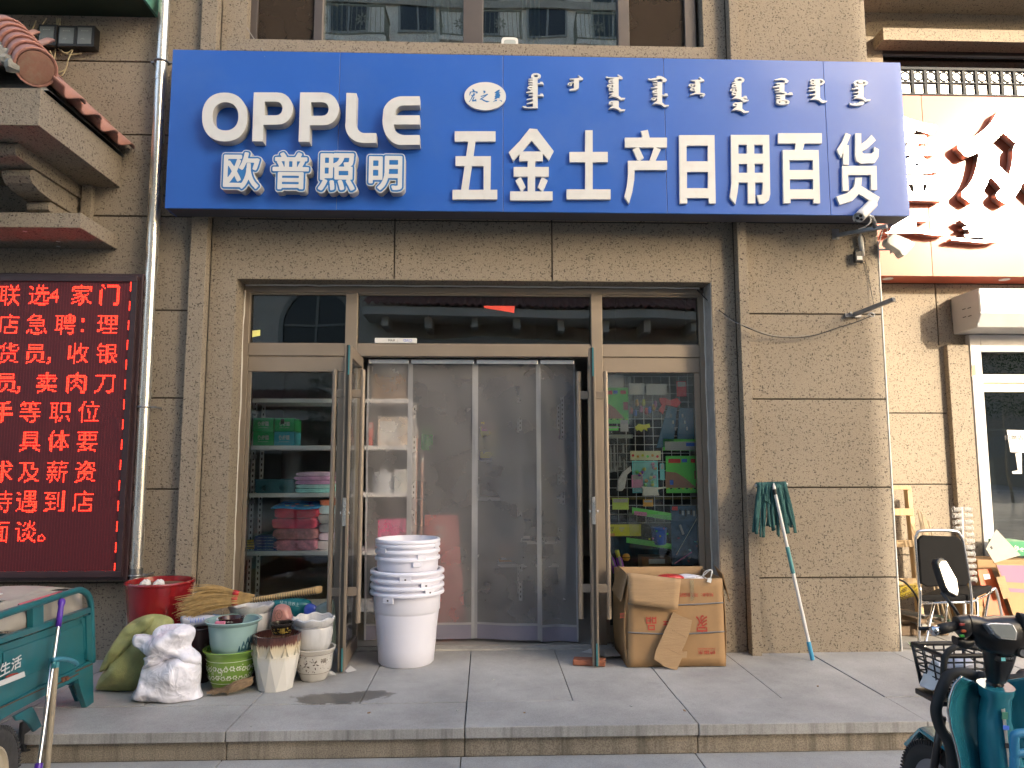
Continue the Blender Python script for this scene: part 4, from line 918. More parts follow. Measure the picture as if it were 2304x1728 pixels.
# ================================================================== blue shop sign
YSG = -.30
def xz(p): return (p.x, p.z)
SIGN_BLUE = pm('blue_sign_sheet', (.020, .125, .56), .36, var=.05, scale=1.2, dirt=(.10, .20, .52), dscale=1.4, damt=.22, coat=.1)
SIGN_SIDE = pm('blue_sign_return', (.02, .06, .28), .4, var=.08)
LET = pm('white_letter_face', (.76, .77, .77), .35, var=.03, scale=2, dirt=(.62, .62, .60), dscale=6, damt=.5)
LET_SIDE = pm('letter_return', (.55, .54, .50), .5, var=.12, dirt=(.30, .27, .22), dscale=5, damt=.6)
LET_BLUE = pm('letter_blue_face', (.03, .19, .52), .35, var=.03)
sg = thing('shop_sign', 'long blue sign box with big white Chinese and Mongolian lettering', 'sign', (.4, YSG, 3.4))
SX0, SX1, SZ0, SZ1 = -2.468, 3.352, 3.413, 4.700
tops = [SX0]+[P(u, 300, y=YSG).x for u in (761, 1132, 1497, 1860)]+[SX1]
for i in range(5):
    MB().box(tops[i]+(.0015 if i else 0), tops[i+1]-(.0015 if i < 4 else 0), YSG, YSG+.02, SZ0, SZ1).build('sign_panel', SIGN_BLUE, sg, bevel=.002)
SEAM = pm('rusty_seam', (.30, .25, .30), .8)
MB().box(SX0+.01, SX1-.01, YSG+.006, YSG+.016, SZ0+.01, SZ1-.01).build('seam_backing', SEAM, sg)
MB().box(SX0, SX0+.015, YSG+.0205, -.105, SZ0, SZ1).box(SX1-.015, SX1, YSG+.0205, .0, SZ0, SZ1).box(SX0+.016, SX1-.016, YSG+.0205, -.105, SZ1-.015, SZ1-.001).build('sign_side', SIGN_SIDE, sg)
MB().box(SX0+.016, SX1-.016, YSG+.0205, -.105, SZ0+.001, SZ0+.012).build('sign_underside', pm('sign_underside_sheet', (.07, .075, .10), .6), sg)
for k in range(6):
    xx = SX0+.3+k*1.02; MB().bar((xx, -.11, SZ1-.1), (xx, .0, SZ1-.1), .03, .03).build('wall_bracket', GALV, sg)
s4 = crop(380, 100, .3707); s5 = crop(1000, 130, .4792)
def to(poly, cr, y): return [xz(P(*cr(*q), y=y)) for q in poly]
def rpath(pts): return pts
def ell(cx_, cy_, rx, ry, e=2.0, n=40): return [(cx_+rx*math.copysign(abs(math.cos(2*math.pi*k/n))**(2/e), math.cos(2*math.pi*k/n)), cy_+ry*math.copysign(abs(math.sin(2*math.pi*k/n))**(2/e), math.sin(2*math.pi*k/n))) for k in range(n)]
def darc(cx_, cy_, rx, ry, a0, a1, n=10): return [(cx_+rx*math.cos(R(a0+(a1-a0)*k/n)), cy_+ry*math.sin(R(a0+(a1-a0)*k/n))) for k in range(n+1)]
YL = YSG-.085
def channel(name, outer, holes=()):
    o = to(outer, s4, YL); hs = [to(h, s4, YL) for h in holes]
    b = MB().prism(o, YL+.004, YSG-.001, hs).build('letter', LET_SIDE, sg, bevel=0)
    MB().prism(o, YL, YL+.0035, hs).build('letter_face', LET, b)
channel('O', ell(338, 440, 137, 148, 2.25), [ell(343, 436, 79, 86, 2.2)])
def pee(x0, x1, xb0, xb1, xr, top, low, b, h0, h1, hx0, hx1):
    mid = (top+low)/2; rr = (low-top)/2
    out = [(xb0, b), (xb1, b), (xb1+3, low)] + [(xr-rr*1.0, low)] + darc(xr-rr*.92, mid, rr*.92, rr, 90, -90, 12)[1:-1] + [(xr-rr, top), (x0, top)]
    hm = (h0+h1)/2; hr = (h1-h0)/2
    hole = [(hx0, h1), (hx1-hr, h1)] + darc(hx1-hr*.9, hm, hr*.9, hr, 90, -90, 8)[1:-1] + [(hx1-hr, h0), (hx0, h0)]
    return out, hole
o_, h_ = pee(515, 575, 505, 570, 752, 291, 487, 588, 346, 430, 580, 690); channel('P', o_, [h_])
o_, h_ = pee(797, 860, 787, 852, 1032, 291, 490, 590, 350, 433, 862, 970); channel('P', o_, [h_])
channel('L', [(1077, 294), (1138, 296), (1134, 470)] + darc(1185, 470, 50, 68, 180, 90, 8)[1:] + [(1258, 538), (1258, 597), (1180, 597)] + darc(1175, 490, 105, 106, 90, 180, 10)[1:] + [(1073, 470)])
channel('E', [(1522, 314), (1522, 369), (1430, 369)] + darc(1425, 412, 50, 43, 270, 190, 6)[1:] + [(1374, 430), (1522, 430), (1522, 485), (1366, 485)] + darc(1430, 490, 66, 60, 175, 90, 8)[1:] + [(1522, 550), (1522, 608), (1410, 610)] + darc(1410, 460, 114, 150, 90, 180, 12)[1:] + darc(1420, 430, 124, 116, 190, 270, 10)[1:])
# 欧普照明: white body, blue plate, white strokes
def inside(q, p):
    c = False
    for i in range(len(p)):
        (x0, y0), (x1, y1) = p[i], p[i-1]
        if (y0 > q[1]) != (y1 > q[1]) and q[0] < (x1-x0)*(q[1]-y0)/(y1-y0)+x0: c = not c
    return c
def glyph_prism(loops, fit, y0, y1):
    big = max(abs(sarea(l)) for l in loops); sg_ = [sarea(l) for l in loops]; top = math.copysign(1, max(sg_, key=abs))
    mb = MB()
    for l, a in zip(loops, sg_):
        if a*top > 0:
            hs = [h for h, b in zip(loops, sg_) if b*top < 0 and inside(h[0], l)]
            mb.prism([fit(q) for q in l], y0, y1, [[fit(q) for q in h] for h in hs])
    return mb
def fit_of(loops, box, cr, y):
    xs = [q[0] for l in loops for q in l]; ys = [q[1] for l in loops for q in l]
    a, b = P(*cr(box[0], box[1]), y=y), P(*cr(box[2], box[3]), y=y)
    sx = (b.x-a.x)/(max(xs)-min(xs)); sz = (a.z-b.z)/(max(ys)-min(ys)); mx, mn = min(xs), min(ys)
    return lambda q: (a.x+(q[0]-mx)*sx, b.z+(q[1]-mn)*sz)
for ch, box in (('欧', (322, 638, 560, 893)), ('普', (618, 640, 862, 898)), ('照', (895, 643, 1143, 905)), ('明', (1200, 660, 1430, 902))):
    body = glyph_loops(ch, 12.0); f = fit_of(body, box, s4, YL)
    b = glyph_prism(body, f, YL+.003, YSG-.001).build('letter', LET_SIDE, sg)
    glyph_prism(body, f, YL, YL+.0028).build('letter_rim', LET, b)
    glyph_prism(glyph_loops(ch, 9.0), f, YL-.002, YL-.0002).build('letter_plate', LET_BLUE, b)
    glyph_prism(glyph_loops(ch, 3.2), f, YL-.004, YL-.0022).build('letter_face', LET, b)
# flat white characters, stroke by stroke
YC = YSG-.024
def strokes(polys, cr, y=YC, name='letter', mat=LET, parent=None):
    mb = MB()
    for k, pl in enumerate(polys):
        holes = ()
        if isinstance(pl, dict): holes = [to(h, cr, y) for h in pl['h']]; pl = pl['o']
        mb.prism(to(pl, cr, y), y-.0005*k, YSG-.001, holes)
    return mb.build(name, mat, parent or sg)
def bx(a, b, c, d): return [(a, b), (c, b), (c, d), (a, d)]
CH = [
 [bx(48, 345, 240, 393), [(112, 390), (146, 390), (112, 622), (78, 622)], bx(52, 462, 218, 508), [(184, 507), (218, 507), (216, 622), (184, 622)], bx(38, 620, 248, 665)],
 [[(400, 332), (437, 335), (422, 375), (322, 486), (302, 444), (352, 392)], [(434, 335), (470, 382), (513, 438), (490, 481), (405, 384), (415, 352)], bx(352, 440, 462, 485), bx(391, 484, 426, 630), bx(325, 513, 490, 558), [(333, 577), (358, 558), (381, 606), (362, 630)], [(457, 560), (485, 576), (461, 630), (438, 608)], bx(308, 628, 508, 670)],
 [bx(661, 340, 696, 620), bx(587, 442, 767, 490), bx(573, 618, 780, 665)],
 [[(922, 344), (955, 338), (965, 380), (932, 380)], bx(847, 375, 1045, 421), [(883, 430), (912, 419), (936, 470), (909, 486)], [(985, 419), (1016, 431), (990, 486), (963, 482)], bx(862, 484, 1045, 527), [(862, 500), (893, 520), (891, 575), (882, 630), (866, 686), (845, 654), (857, 600), (862, 545)]],
 [{'o': [(1102, 363), (1268, 363), (1274, 684), (1241, 684), (1241, 658), (1140, 658), (1140, 684), (1105, 684)], 'h': [bx(1137, 412, 1237, 486), bx(1139, 535, 1238, 612)]}],
 [{'o': [(1345, 362), (1525, 362), (1530, 640), (1524, 668), (1505, 684), (1480, 685), (1467, 645), (1492, 642), (1496, 585), (1459, 585), (1460, 683), (1426, 683), (1424, 585), (1382, 585), (1377, 630), (1366, 689), (1340, 655), (1348, 590)], 'h': [bx(1380, 408, 1420, 450), bx(1455, 408, 1495, 450), bx(1382, 497, 1422, 540), bx(1457, 497, 1497, 540)]}],
 [bx(1567, 354, 1772, 402), [(1650, 401), (1692, 401), (1681, 436), (1645, 436)], {'o': [(1588, 433), (1757, 433), (1764, 683), (1733, 683), (1733, 662), (1625, 662), (1625, 683), (1592, 683)], 'h': [bx(1620, 480, 1730, 527), bx(1622, 570, 1731, 618)]}],
 [[(1884, 352), (1909, 362), (1888, 412), (1862, 470), (1843, 432), (1866, 396)], bx(1872, 410, 1899, 502), [(1929, 355), (1957, 355), (1957, 437), (1968, 450), (2006, 450), (2016, 440), (2018, 418), (2040, 430), (2038, 466), (2020, 494), (1956, 497), (1935, 484), (1929, 462)], [(2005, 362), (2026, 388), (1986, 425), (1957, 442), (1957, 405), (1985, 384)], [(1867, 508), (2028, 508), (2031, 620), (2003, 620), (2002, 550), (1895, 550), (1898, 625), (1870, 625)], [(1930, 563), (1960, 563), (1957, 602), (2043, 655), (2028, 690), (1946, 640), (1915, 672), (1856, 690), (1840, 652), (1892, 635), (1922, 606)]],
]
for polys in CH: strokes(polys, s5)
# white oval with blue brush characters
eo = to(ell(191, 180, 98, 66, 2, 48), s5, YC)
ovl = MB().prism(eo, YC, YSG-.001).build('oval_badge', LET, sg)
so = crop(1040, 180, .04973)
brush = [
 [(455, 400), (530, 440), (560, 490), (520, 560), (470, 480)], [(350, 530), (520, 510), (690, 520), (705, 600), (600, 610), (640, 560), (400, 560), (370, 640), (330, 715), (318, 680)], [(500, 600), (560, 590), (570, 660), (590, 680), (520, 730), (440, 740), (400, 690), (480, 680)], [(440, 730), (500, 740), (420, 870), (320, 1005), (300, 985), (390, 860)], [(530, 740), (560, 780), (500, 900), (590, 900), (570, 850), (640, 890), (640, 985), (600, 960), (460, 980), (440, 920)],
 [(940, 490), (1010, 480), (1070, 540), (1030, 580), (940, 615), (980, 560)], [(830, 730), (1000, 680), (1140, 620), (1170, 660), (1050, 750), (900, 850), (1060, 930), (1250, 970), (1120, 1020), (960, 950), (850, 880), (790, 900), (800, 860), (1040, 710), (840, 770)],
 [(1450, 590), (1570, 480), (1690, 430), (1700, 500), (1640, 560), (1770, 550), (1680, 590), (1730, 720), (1690, 760), (1690, 840), (1620, 810), (1560, 850), (1440, 890), (1500, 780), (1450, 760), (1520, 700), (1470, 690), (1540, 610)], [(1370, 1000), (1480, 920), (1590, 880), (1560, 960), (1500, 960)], [(1650, 900), (1780, 920), (1810, 980), (1740, 1000), (1780, 960)]]
for b_ in brush: MB().prism(to(b_, so, YC), YC-.0012, YC-.0002).build('badge_stroke', LET_BLUE, ovl)
# Mongolian words: spine, teeth, loops and tails
m1, m2 = crop(1160, 150, .18987), crop(1540, 150, .19892)
def ring(cx_, cy_, rx, ry, hx, hy): return {'o': ell(cx_, cy_, rx, ry, 2, 20), 'h': [ell(cx_, cy_, hx, hy, 2, 14)]}
def tooth(x, y, L=55, h=10, up=0): return [(x, y-h), (x-L, y-h*.6-up), (x-L+4, y+h*.2-up), (x-10, y+h*.6), (x, y+h)]
def bow(x, y, L=60, h=28): return {'o': [(x, y-h), (x-L*.5, y-h), (x-L*.9, y-h*.5), (x-L, y+h*.2), (x-L*.8, y+h*.95), (x-L*.55, y+h*.8), (x, y+h)], 'h': [[(x-L*.15, y-h*.3), (x-L*.65, y-h*.2), (x-L*.65, y+h*.35), (x-L*.15, y+h*.3)]]}
def tail(x, y, w=60): return [(x, y), (x-60, y-28), (x-120, y+20), (x-70, y+12), (x-20, y+22), (x+20, y+52), (x+70, y+42), (x+78, y+28), (x+30, y+26)]
def flag(x, y, d=1): return [(x, y-6), (x+30, y-6), (x+30, y-6-14*d), (x+60, y-6-14*d), (x+72, y+10*d), (x+46, y+8*d), (x+46, y+8), (x, y+8)]
words = [
 (m1, [ring(242, 110, 58, 34, 26, 13), bx(222, 78, 262, 92), bx(205, 140, 263, 492), tooth(206, 150), tooth(206, 178), tooth(206, 208), bow(206, 250, 66, 22), tooth(206, 300, 80, 12, -8), tooth(206, 290, 40, 10, 14), tooth(206, 340), tooth(206, 380, 74, 13, -16), tooth(206, 428, 76, 13, -16), [(206, 480), (130, 484), (126, 468), (78, 470), (98, 490), (110, 494), (206, 494)], flag(262, 205), flag(262, 345)]),
 (m1, [bx(692, 150, 752, 245), [(640, 143), (735, 136), (760, 130), (738, 103), (748, 100), (800, 138), (800, 154), (760, 160), (650, 152)], ring(644, 206, 28, 19, 15, 9), tooth(694, 186, 40, 8), [(752, 240), (745, 262), (715, 280), (645, 285), (640, 270), (660, 262), (692, 258), (694, 240)]]),
 (m1, [bx(1160, 138, 1222, 345), [(1068, 118), (1085, 116), (1104, 124), (1190, 124), (1225, 122), (1208, 96), (1220, 94), (1265, 122), (1270, 140), (1240, 146), (1160, 142), (1110, 134), (1080, 136)], bow(1162, 172, 62, 22), ring(1112, 226, 28, 17, 14, 8), tooth(1162, 214, 50, 9), bow(1162, 266, 62, 24), tooth(1162, 316, 54, 10, -6), tail(1222, 345), bx(1162, 406, 1222, 480), bow(1164, 432, 62, 24), tail(1222, 482)]),
 (m1, [bx(1680, 180, 1738, 428), [(1570, 140), (1590, 138), (1600, 146), (1625, 138), (1680, 128), (1670, 116), (1690, 108), (1730, 112), (1780, 140), (1796, 158), (1780, 178), (1740, 184), (1738, 168), (1752, 156), (1715, 145), (1640, 158), (1580, 160)], tooth(1682, 176), tooth(1682, 208), tooth(1682, 248, 78, 11, -8), tooth(1682, 240, 40, 9, 12), bow(1682, 296, 62, 22), tooth(1682, 338, 50), ring(1634, 384, 28, 17, 14, 8), tooth(1682, 374, 50, 9), flag(1736, 340, 1), tail(1740, 430)]),
 (m2, [bx(122, 160, 180, 300), [(68, 152), (150, 146), (185, 146), (165, 118), (178, 116), (222, 148), (225, 164), (190, 170), (110, 164)], ring(76, 210, 28, 17, 14, 8), tooth(124, 200, 48, 9), bow(124, 254, 62, 22), [(182, 296), (120, 296), (62, 316), (70, 324), (130, 310), (180, 308), (210, 314), (205, 326), (178, 324), (185, 336), (215, 338), (236, 318), (225, 302)]]),
 (m2, [ring(622, 150, 58, 32, 26, 12), bx(606, 118, 640, 130), bx(592, 178, 644, 352), tooth(594, 184), bow(594, 216, 62, 22), ring(544, 266, 28, 17, 14, 8), tooth(594, 256, 48, 9), bow(594, 304, 60, 22), flag(640, 352, 1), tail(650, 350), bx(600, 404, 652, 476), bow(602, 430, 60, 22), tail(652, 478)]),
 (m2, [[(1020, 146), (1060, 134), (1100, 126), (1150, 134), (1180, 160), (1165, 182), (1130, 186), (1130, 172), (1146, 160), (1100, 146), (1030, 156)], bx(1075, 180, 1130, 280), tooth(1077, 190), tooth(1077, 226, 76, 12, -8), tooth(1077, 220, 40, 9, 12), tooth(1077, 260, 56, 10, -6), [(1020, 292), (1060, 282), (1110, 278), (1150, 290), (1162, 310), (1140, 326), (1110, 318), (1140, 308), (1100, 294)], flag(1155, 312, 1), bx(1085, 318, 1136, 380), tooth(1087, 328), tooth(1087, 354), tooth(1087, 382), ring(1112, 404, 76, 31, 50, 18), bx(1080, 392, 1136, 424)]),
 (m2, [bx(1480, 140, 1534, 356), ring(1535, 172, 52, 34, 28, 18), ring(1452, 158, 30, 18, 14, 8), ring(1452, 190, 30, 18, 14, 8), tooth(1482, 232, 76, 12, -8), tooth(1482, 268, 80, 12, -10), tooth(1482, 262, 44, 9, 10), tooth(1482, 318, 70, 12, -8), tail(1536, 360, 60)]),
 (m2, [ring(1995, 182, 82, 32, 54, 16), bx(1970, 152, 2020, 190), bx(1966, 206, 2026, 344), tooth(1968, 212), tooth(1968, 248, 78, 12, -8), tooth(1968, 240, 40, 9, 10), tooth(1968, 290, 56, 10, -6), tooth(1968, 326, 56, 10, -6), tail(2026, 346), [(2030, 398), (1978, 398), (1970, 420), (1955, 410), (1940, 424), (1925, 412), (1905, 424), (1862, 410), (1880, 438), (1940, 444), (2010, 436), (2030, 420)]]),
]
for cr, polys in words: strokes(polys, cr, y=YSG-.02)

# ================================================================== LED board
YLED = -.20
led = thing('led_board', 'large red LED message board on the left wall', 'LED board', (-3.4, YLED, .62))
LX0, LX1, LZ0, LZ1 = -4.6, -2.690, .636, 2.905
LEDF = pm('led_board_frame', (.045, .022, .026), .45, var=.15)
MB().box(LX0, LX1+.028, YLED+.035, -.004, LZ0-.028, LZ1+.028).build('case', LEDF, led, bevel=.006)
fr_w = .045
MB().box(LX0, LX1, YLED, YLED+.034, LZ1-fr_w, LZ1).box(LX0, LX1, YLED, YLED+.034, LZ0, LZ0+fr_w).box(LX1-fr_w, LX1, YLED+.0005, YLED+.034, LZ0+fr_w, LZ1-fr_w).build('frame', LEDF, led, bevel=.004)
MB().box(LX0+.01, LX1-fr_w-.001, YLED+.014, YLED+.034, LZ0+fr_w+.001, LZ1-fr_w-.001).build('screen', pm('led_screen', (.105, .011, .016), .55, var=.15, scale=60), led)  # red lens tint, deepened to carry the glow of the lit text
LEDRED = glow('lit_led', (1.0, .024, .010), 2.6)
LEDRED.cycles.emission_sampling = 'NONE'
cl2 = crop(0, 560, .4642)
PITCH = .01085; YD = YLED+.0095
dots = []
rows_ = [(220, [('联', 45), ('选', 188), ('4', 292), ('家', 395), ('门', 530)]), (362, [('店', 42), ('急', 178), ('聘', 315), ('：', 428), ('理', 520)]), (503, [('货', 40), ('员', 170), ('，', 268), ('收', 378), ('银', 518)]), (645, [('员', 30), ('，', 120), ('卖', 225), ('肉', 370), ('刀', 508)]),
         (787, [('手', 12), ('等', 145), ('职', 290), ('位', 430)]), (928, [('具', 145), ('体', 283), ('要', 422)]), (1077, [('求', 10), ('及', 140), ('薪', 277), ('资', 413)]), (1222, [('待', 5), ('遇', 128), ('到', 262), ('店', 402)]), (1367, [('面', -8), ('谈', 122), ('。', 235)])]
for vy, chars in rows_:
    for ch, vx in chars:
        c_ = P(*cl2(vx, vy), y=YD); h = led_dots(ch)
        for r_ in range(16):
            for k in range(16):
                if h[r_, k]: dots.append((c_.x+(k-7.5)*PITCH, c_.z+(7.5-r_)*PITCH))
a, b = P(*cl2(630, 148), y=YD), P(*cl2(558, 1563), y=YD); xr_, zt_, zb_ = (a.x+b.x)/2, a.z, b.z
n_ = int((zt_-zb_)/PITCH)
for k in range(n_+1):
    if (k-2) % 14 < 7: dots.append((xr_, zt_-k*PITCH))
for k in range(110):
    if k % 14 < 7: dots.append((xr_-k*PITCH, zt_)); dots.append((xr_-(k+3)*PITCH, zb_))
mb = MB(); hr = .0033
for x, z in dots:
    mb.add([(x-hr, YD+.003, z-hr), (x+hr, YD+.003, z-hr), (x+hr, YD+.003, z+hr), (x-hr, YD+.003, z+hr), (x, YD-.002, z)], [(0, 1, 4), (1, 2, 4), (2, 3, 4), (3, 0, 4)])
tag(mb.build('lit_leds', LEDRED, led), kind='stuff')
mb = MB()  # the unlit lamps that show as a fine grid
for i in range(0, 176, 2):
    x = xr_-i*PITCH
    mb.box(x-.0012, x+.0012, YLED+.0128, YLED+.0139, LZ0+fr_w+.003, LZ1-fr_w-.003)
tag(mb.build('lamp_grid', pm('led_grid', (.17, .014, .02), .5), led), kind='stuff')
for k, vx in enumerate((20, 150, 395)): c_ = P(*cl2(vx, 106), y=-.1); MB().obox((c_.x, -.12, LZ1+.031), (.02, .02, .006)).build('screw', GALV, led)

# ================================================================== right-hand sign (set back, in the sun)
YS2 = 1.12
rs = thing('orange_sign', 'glossy orange-red sign with steel characters blazing in the sun', 'sign', (6, YS2, 3.3))
ORG = pm('orange_sign_sheet', (.55, .12, .06), .55, var=.03, scale=1, coat=.2)
MATS['orange_sign_sheet'].node_tree.nodes['Principled BSDF'].inputs['Coat Roughness'].default_value = .15
rx0 = 3.36; rz0, rz1 = P(2200, 622, y=YS2).z, P(2200, 217, y=YS2).z
sx = P(2086, 420, y=YS2).x
for a, b in ((rx0, sx-.002), (sx+.002, 6.6), (6.604, 8.6)): MB().box(a, b, YS2, YS2+.02, rz0, rz1).build('sign_panel', ORG, rs, bevel=.002)
MB().box(rx0+.01, 8.58, YS2+.005, YS2+.015, rz0+.01, rz1-.01).build('seam_backing', SEAM, rs)
MB().box(rx0, 8.6, YS2+.0205, YR-.001, rz0, rz0+.015).box(rx0, 8.6, YS2+.0205, YR-.001, rz1-.015, rz1).box(rx0, rx0+.015, YS2+.0205, YR-.001, rz0+.016, rz1-.016).build('sign_side', pm('orange_sign_return', (.5, .10, .05), .5), rs)
for u in (2000, 2263):
    c_ = P(u, 628, y=YS2+.08); MB().lathe([(.05, 0), (.05, -.006), (.035, -.006), (.0, -.003)], 20, (c_.x, YS2+.1, rz0-.0005), cap0=False).build('downlight', PAPER, rs, smooth=40)
MIRROR = pm('mirror_steel', (.85, .85, .86), .34, 1, var=.03, scale=2)
def steel_char(ch, box, y0, sw):
    loops = glyph_loops(ch, sw); f = fit_of(loops, box, lambda a, b: (a, b), y0)
    o = glyph_prism(loops, f, y0, YS2-.02).build('letter', MIRROR, rs)
    (xa_, za_), (xb_, zb__) = f(loops[0][0]), f(loops[0][len(loops[0])//2])
    MB().tube([((xa_+xb_)/2, YS2-.02, (za_+zb__)/2), ((xa_+xb_)/2, YS2, (za_+zb__)/2)], .008, 6).build('stud', GALV, rs)
steel_char('鑫', (1905, 245, 2125, 455), YS2-.10, 2.6)
steel_char('众', (2148, 245, 2375, 460), YS2-.10, 5.5)
c8 = crop(1840, 440, .2531)
for pl in ([(600, 330), (880, 290), (1140, 325), (1150, 345), (1060, 355), (880, 330), (620, 335)], [(700, 190), (900, 180), (1000, 210), (990, 225), (870, 230), (880, 290), (720, 310), (640, 320)],
           [(1270, 215), (1480, 185), (1620, 185), (1640, 390), (1610, 410), (1480, 420), (1190, 395), (1185, 380), (1260, 375), (1400, 395), (1480, 390), (1485, 370), (1320, 370), (1300, 350), (1350, 345), (1345, 295), (1300, 300), (1290, 285), (1340, 270), (1290, 240)]):
    MB().prism([xz(P(*c8(*q), y=YS2-.10)) for q in pl], YS2-.10, YS2-.02).build('letter', MIRROR, rs)
# dark grille parapet over the sign
gr = thing('grille', 'dark metal lattice grille with rings above the orange sign', 'grille', (6, YS2, 5.2))
GRM = pm('grille_paint', (.022, .026, .034), .6, var=.08, spec=.25)
cg2 = crop(2000, 120, .205)
gz = [P(*cg2(700, v), y=YS2).z for v in (158, 190, 318, 335, 478)]
gx0 = P(*cg2(118, 300), y=YS2).x; pitch = (P(*cg2(1238, 260), y=YS2).x-P(*cg2(258, 260), y=YS2).x)/7
gz0 = max(gz[4], rz1+.002)
gz4 = gz0
MB().box(gx0, 8.6, YS2-.01, YS2+.03, gz[1], gz[0]).build('top_rail', GRM, gr, bevel=.003)
MB().box(gx0+.001, 8.599, YS2-.008, YS2+.028, gz[3], gz[2]).build('middle_rail', GRM, gr, bevel=.003)
MB().box(gx0+.001, 8.599, YS2-.008, YS2+.028, gz0, gz0+.02).build('bottom_rail', GRM, gr, bevel=.003)
xg = P(*cg2(258, 260), y=YS2).x-pitch
for k in range(22):
    x = xg+k*pitch
    MB().box(x-.017, x+.017, YS2-.007, YS2+.027, gz0+.021, gz[3]-.001).box(x-.017, x+.017, YS2-.007, YS2+.027, gz[2]+.001, gz[1]-.001).build('upright', GRM, gr, bevel=.002)
    zc = (gz[1]+gz[2])/2; rr = (pitch-.034)/2
    MB().tube([(x+pitch/2+rr*.93*math.cos(i*math.pi/10), YS2+.01, zc+min(rr, (gz[1]-gz[2])/2)*.93*math.sin(i*math.pi/10)) for i in range(20)], .009, 6, closed=True).build('ring', GRM, gr, smooth=1)
# ================================================================== tiled canopy on the left
CX = -2.962
can = thing('tiled_canopy', 'projecting rendered canopy with worn terracotta tiles over the LED board', 'canopy', (CX, 0, 3.687))
MB().box(-6.2, CX, -1.09, .0, 3.687, 3.945).build('canopy_slab', STUC, can, bevel=.004)
MB().box(-6.2, -2.957, -.54, .0, 3.172, 3.285).build('hood_slab', STUC, can, bevel=.006)
for c_ in ((150, 1393), (350, 1453), (352, 1483)):
    p = P(c_[0]*.3738, c_[1]*.3738, z=3.171); MB().lathe([(0, 0), (.012, 0), (.016, .001)], 12, (p.x, p.y, 3.1695), cap0=False).build('plug', CAULK, can)
def corbel(x0, x1):
    t1 = [(0, 3.686), (-.80, 3.686)] + [(-.80-.05*math.sin(R(a)), 3.636+.05*math.cos(R(a))) for a in range(20, 181, 20)] + [(-.62, 3.586), (0, 3.586)]
    t2 = [(0, 3.583), (-.60, 3.583), (-.64, 3.56), (-.64, 3.52), (-.60, 3.48), (-.52, 3.455), (-.36, 3.44), (0, 3.44)]
    t3 = [(0, 3.437), (-.34, 3.437), (-.37, 3.41), (-.36, 3.37), (-.26, 3.34), (-.18, 3.288), (0, 3.288)]
    for pl, e in ((t1, 0), (t2, .02), (t3, .04)):
        mb = MB(); mb.prism3(pl, (x0+e, 0, 0), (0, 1, 0), (0, 0, 1), (x1-x0-2*e, 0, 0)); mb.build('corbel', STUC, can, bevel=.003)
corbel(-3.50, -3.26); corbel(-5.1, -4.86)
MB().box(-3.24, -3.16, -.05, -.001, 3.29, 3.685).build('pilaster', STUC, can, bevel=.003)
TERRA = pm('terracotta', (.42, .20, .155), .8, var=.2, scale=5, dirt=(.24, .215, .21), dscale=3, damt=1.0, bump=.3, bscale=60)
TERRA_P = pm('pink_terracotta', (.50, .235, .185), .75, var=.12, scale=6, dirt=(.45, .33, .30), dscale=5, damt=.5, bump=.2)
MORTAR = pm('grey_mortar', (.33, .32, .28), .95, var=.25, scale=20, bump=.9, bscale=30)
def s_tile():
    mb = MB(); W, Lt = .262, .36
    def pt(s, t):
        z = .036*math.sin(2*math.pi*s+.6)*(1-.08*t)+.012*(1-t)
        return (t*Lt, (s-.5)*W, z)     # x: up the slope, y: across
    mb.grid(pt, 16, 3); me = mb.mesh('roof_tile'); me.shade_smooth(); me.materials.append(TERRA); return me
TILE = s_tile()
def place(me, m, name, mat=None, solid=.014):
    o = bpy.data.objects.new(name, me); COL.objects.link(o); o.parent = can; o.matrix_parent_inverse = world_of(can).inverted(); o.matrix_basis = m
    if solid: s_ = o.modifiers.new('solid', 'SOLIDIFY'); s_.thickness = solid; s_.offset = -1
    return o
SL = R(43)
for c in range(4):      # right slope: eave runs along y
    yc = -.90+.245*c
    for k in range(4):
        dist = k*.27*math.cos(SL)
        if dist > yc+1.0: break
        m = Matrix.Translation((-2.885-dist+jig(.01), yc+jig(.008), 3.975+k*.27*math.sin(SL)+jig(.005))) @ Matrix.Rotation(math.pi, 4, 'Z') @ Matrix.Rotation(-SL, 4, 'Y') @ Matrix.Rotation(jig(.02), 4, 'Z')
        place(TILE, m, 'roof_tile')
for c in range(1, 9):      # front slope: eave runs along x
    xc = -3.12-.25*c
    for k in range(5):
        dist = k*.27*math.cos(SL)
        if dist > (-2.95-xc)+.1: break
        m = Matrix.Translation((xc+jig(.008), -1.17+dist, 3.985+k*.27*math.sin(SL)+jig(.005))) @ Matrix.Rotation(math.pi/2, 4, 'Z') @ Matrix.Rotation(-SL, 4, 'Y') @ Matrix.Rotation(jig(.02), 4, 'Z')
        place(TILE, m, 'roof_tile')
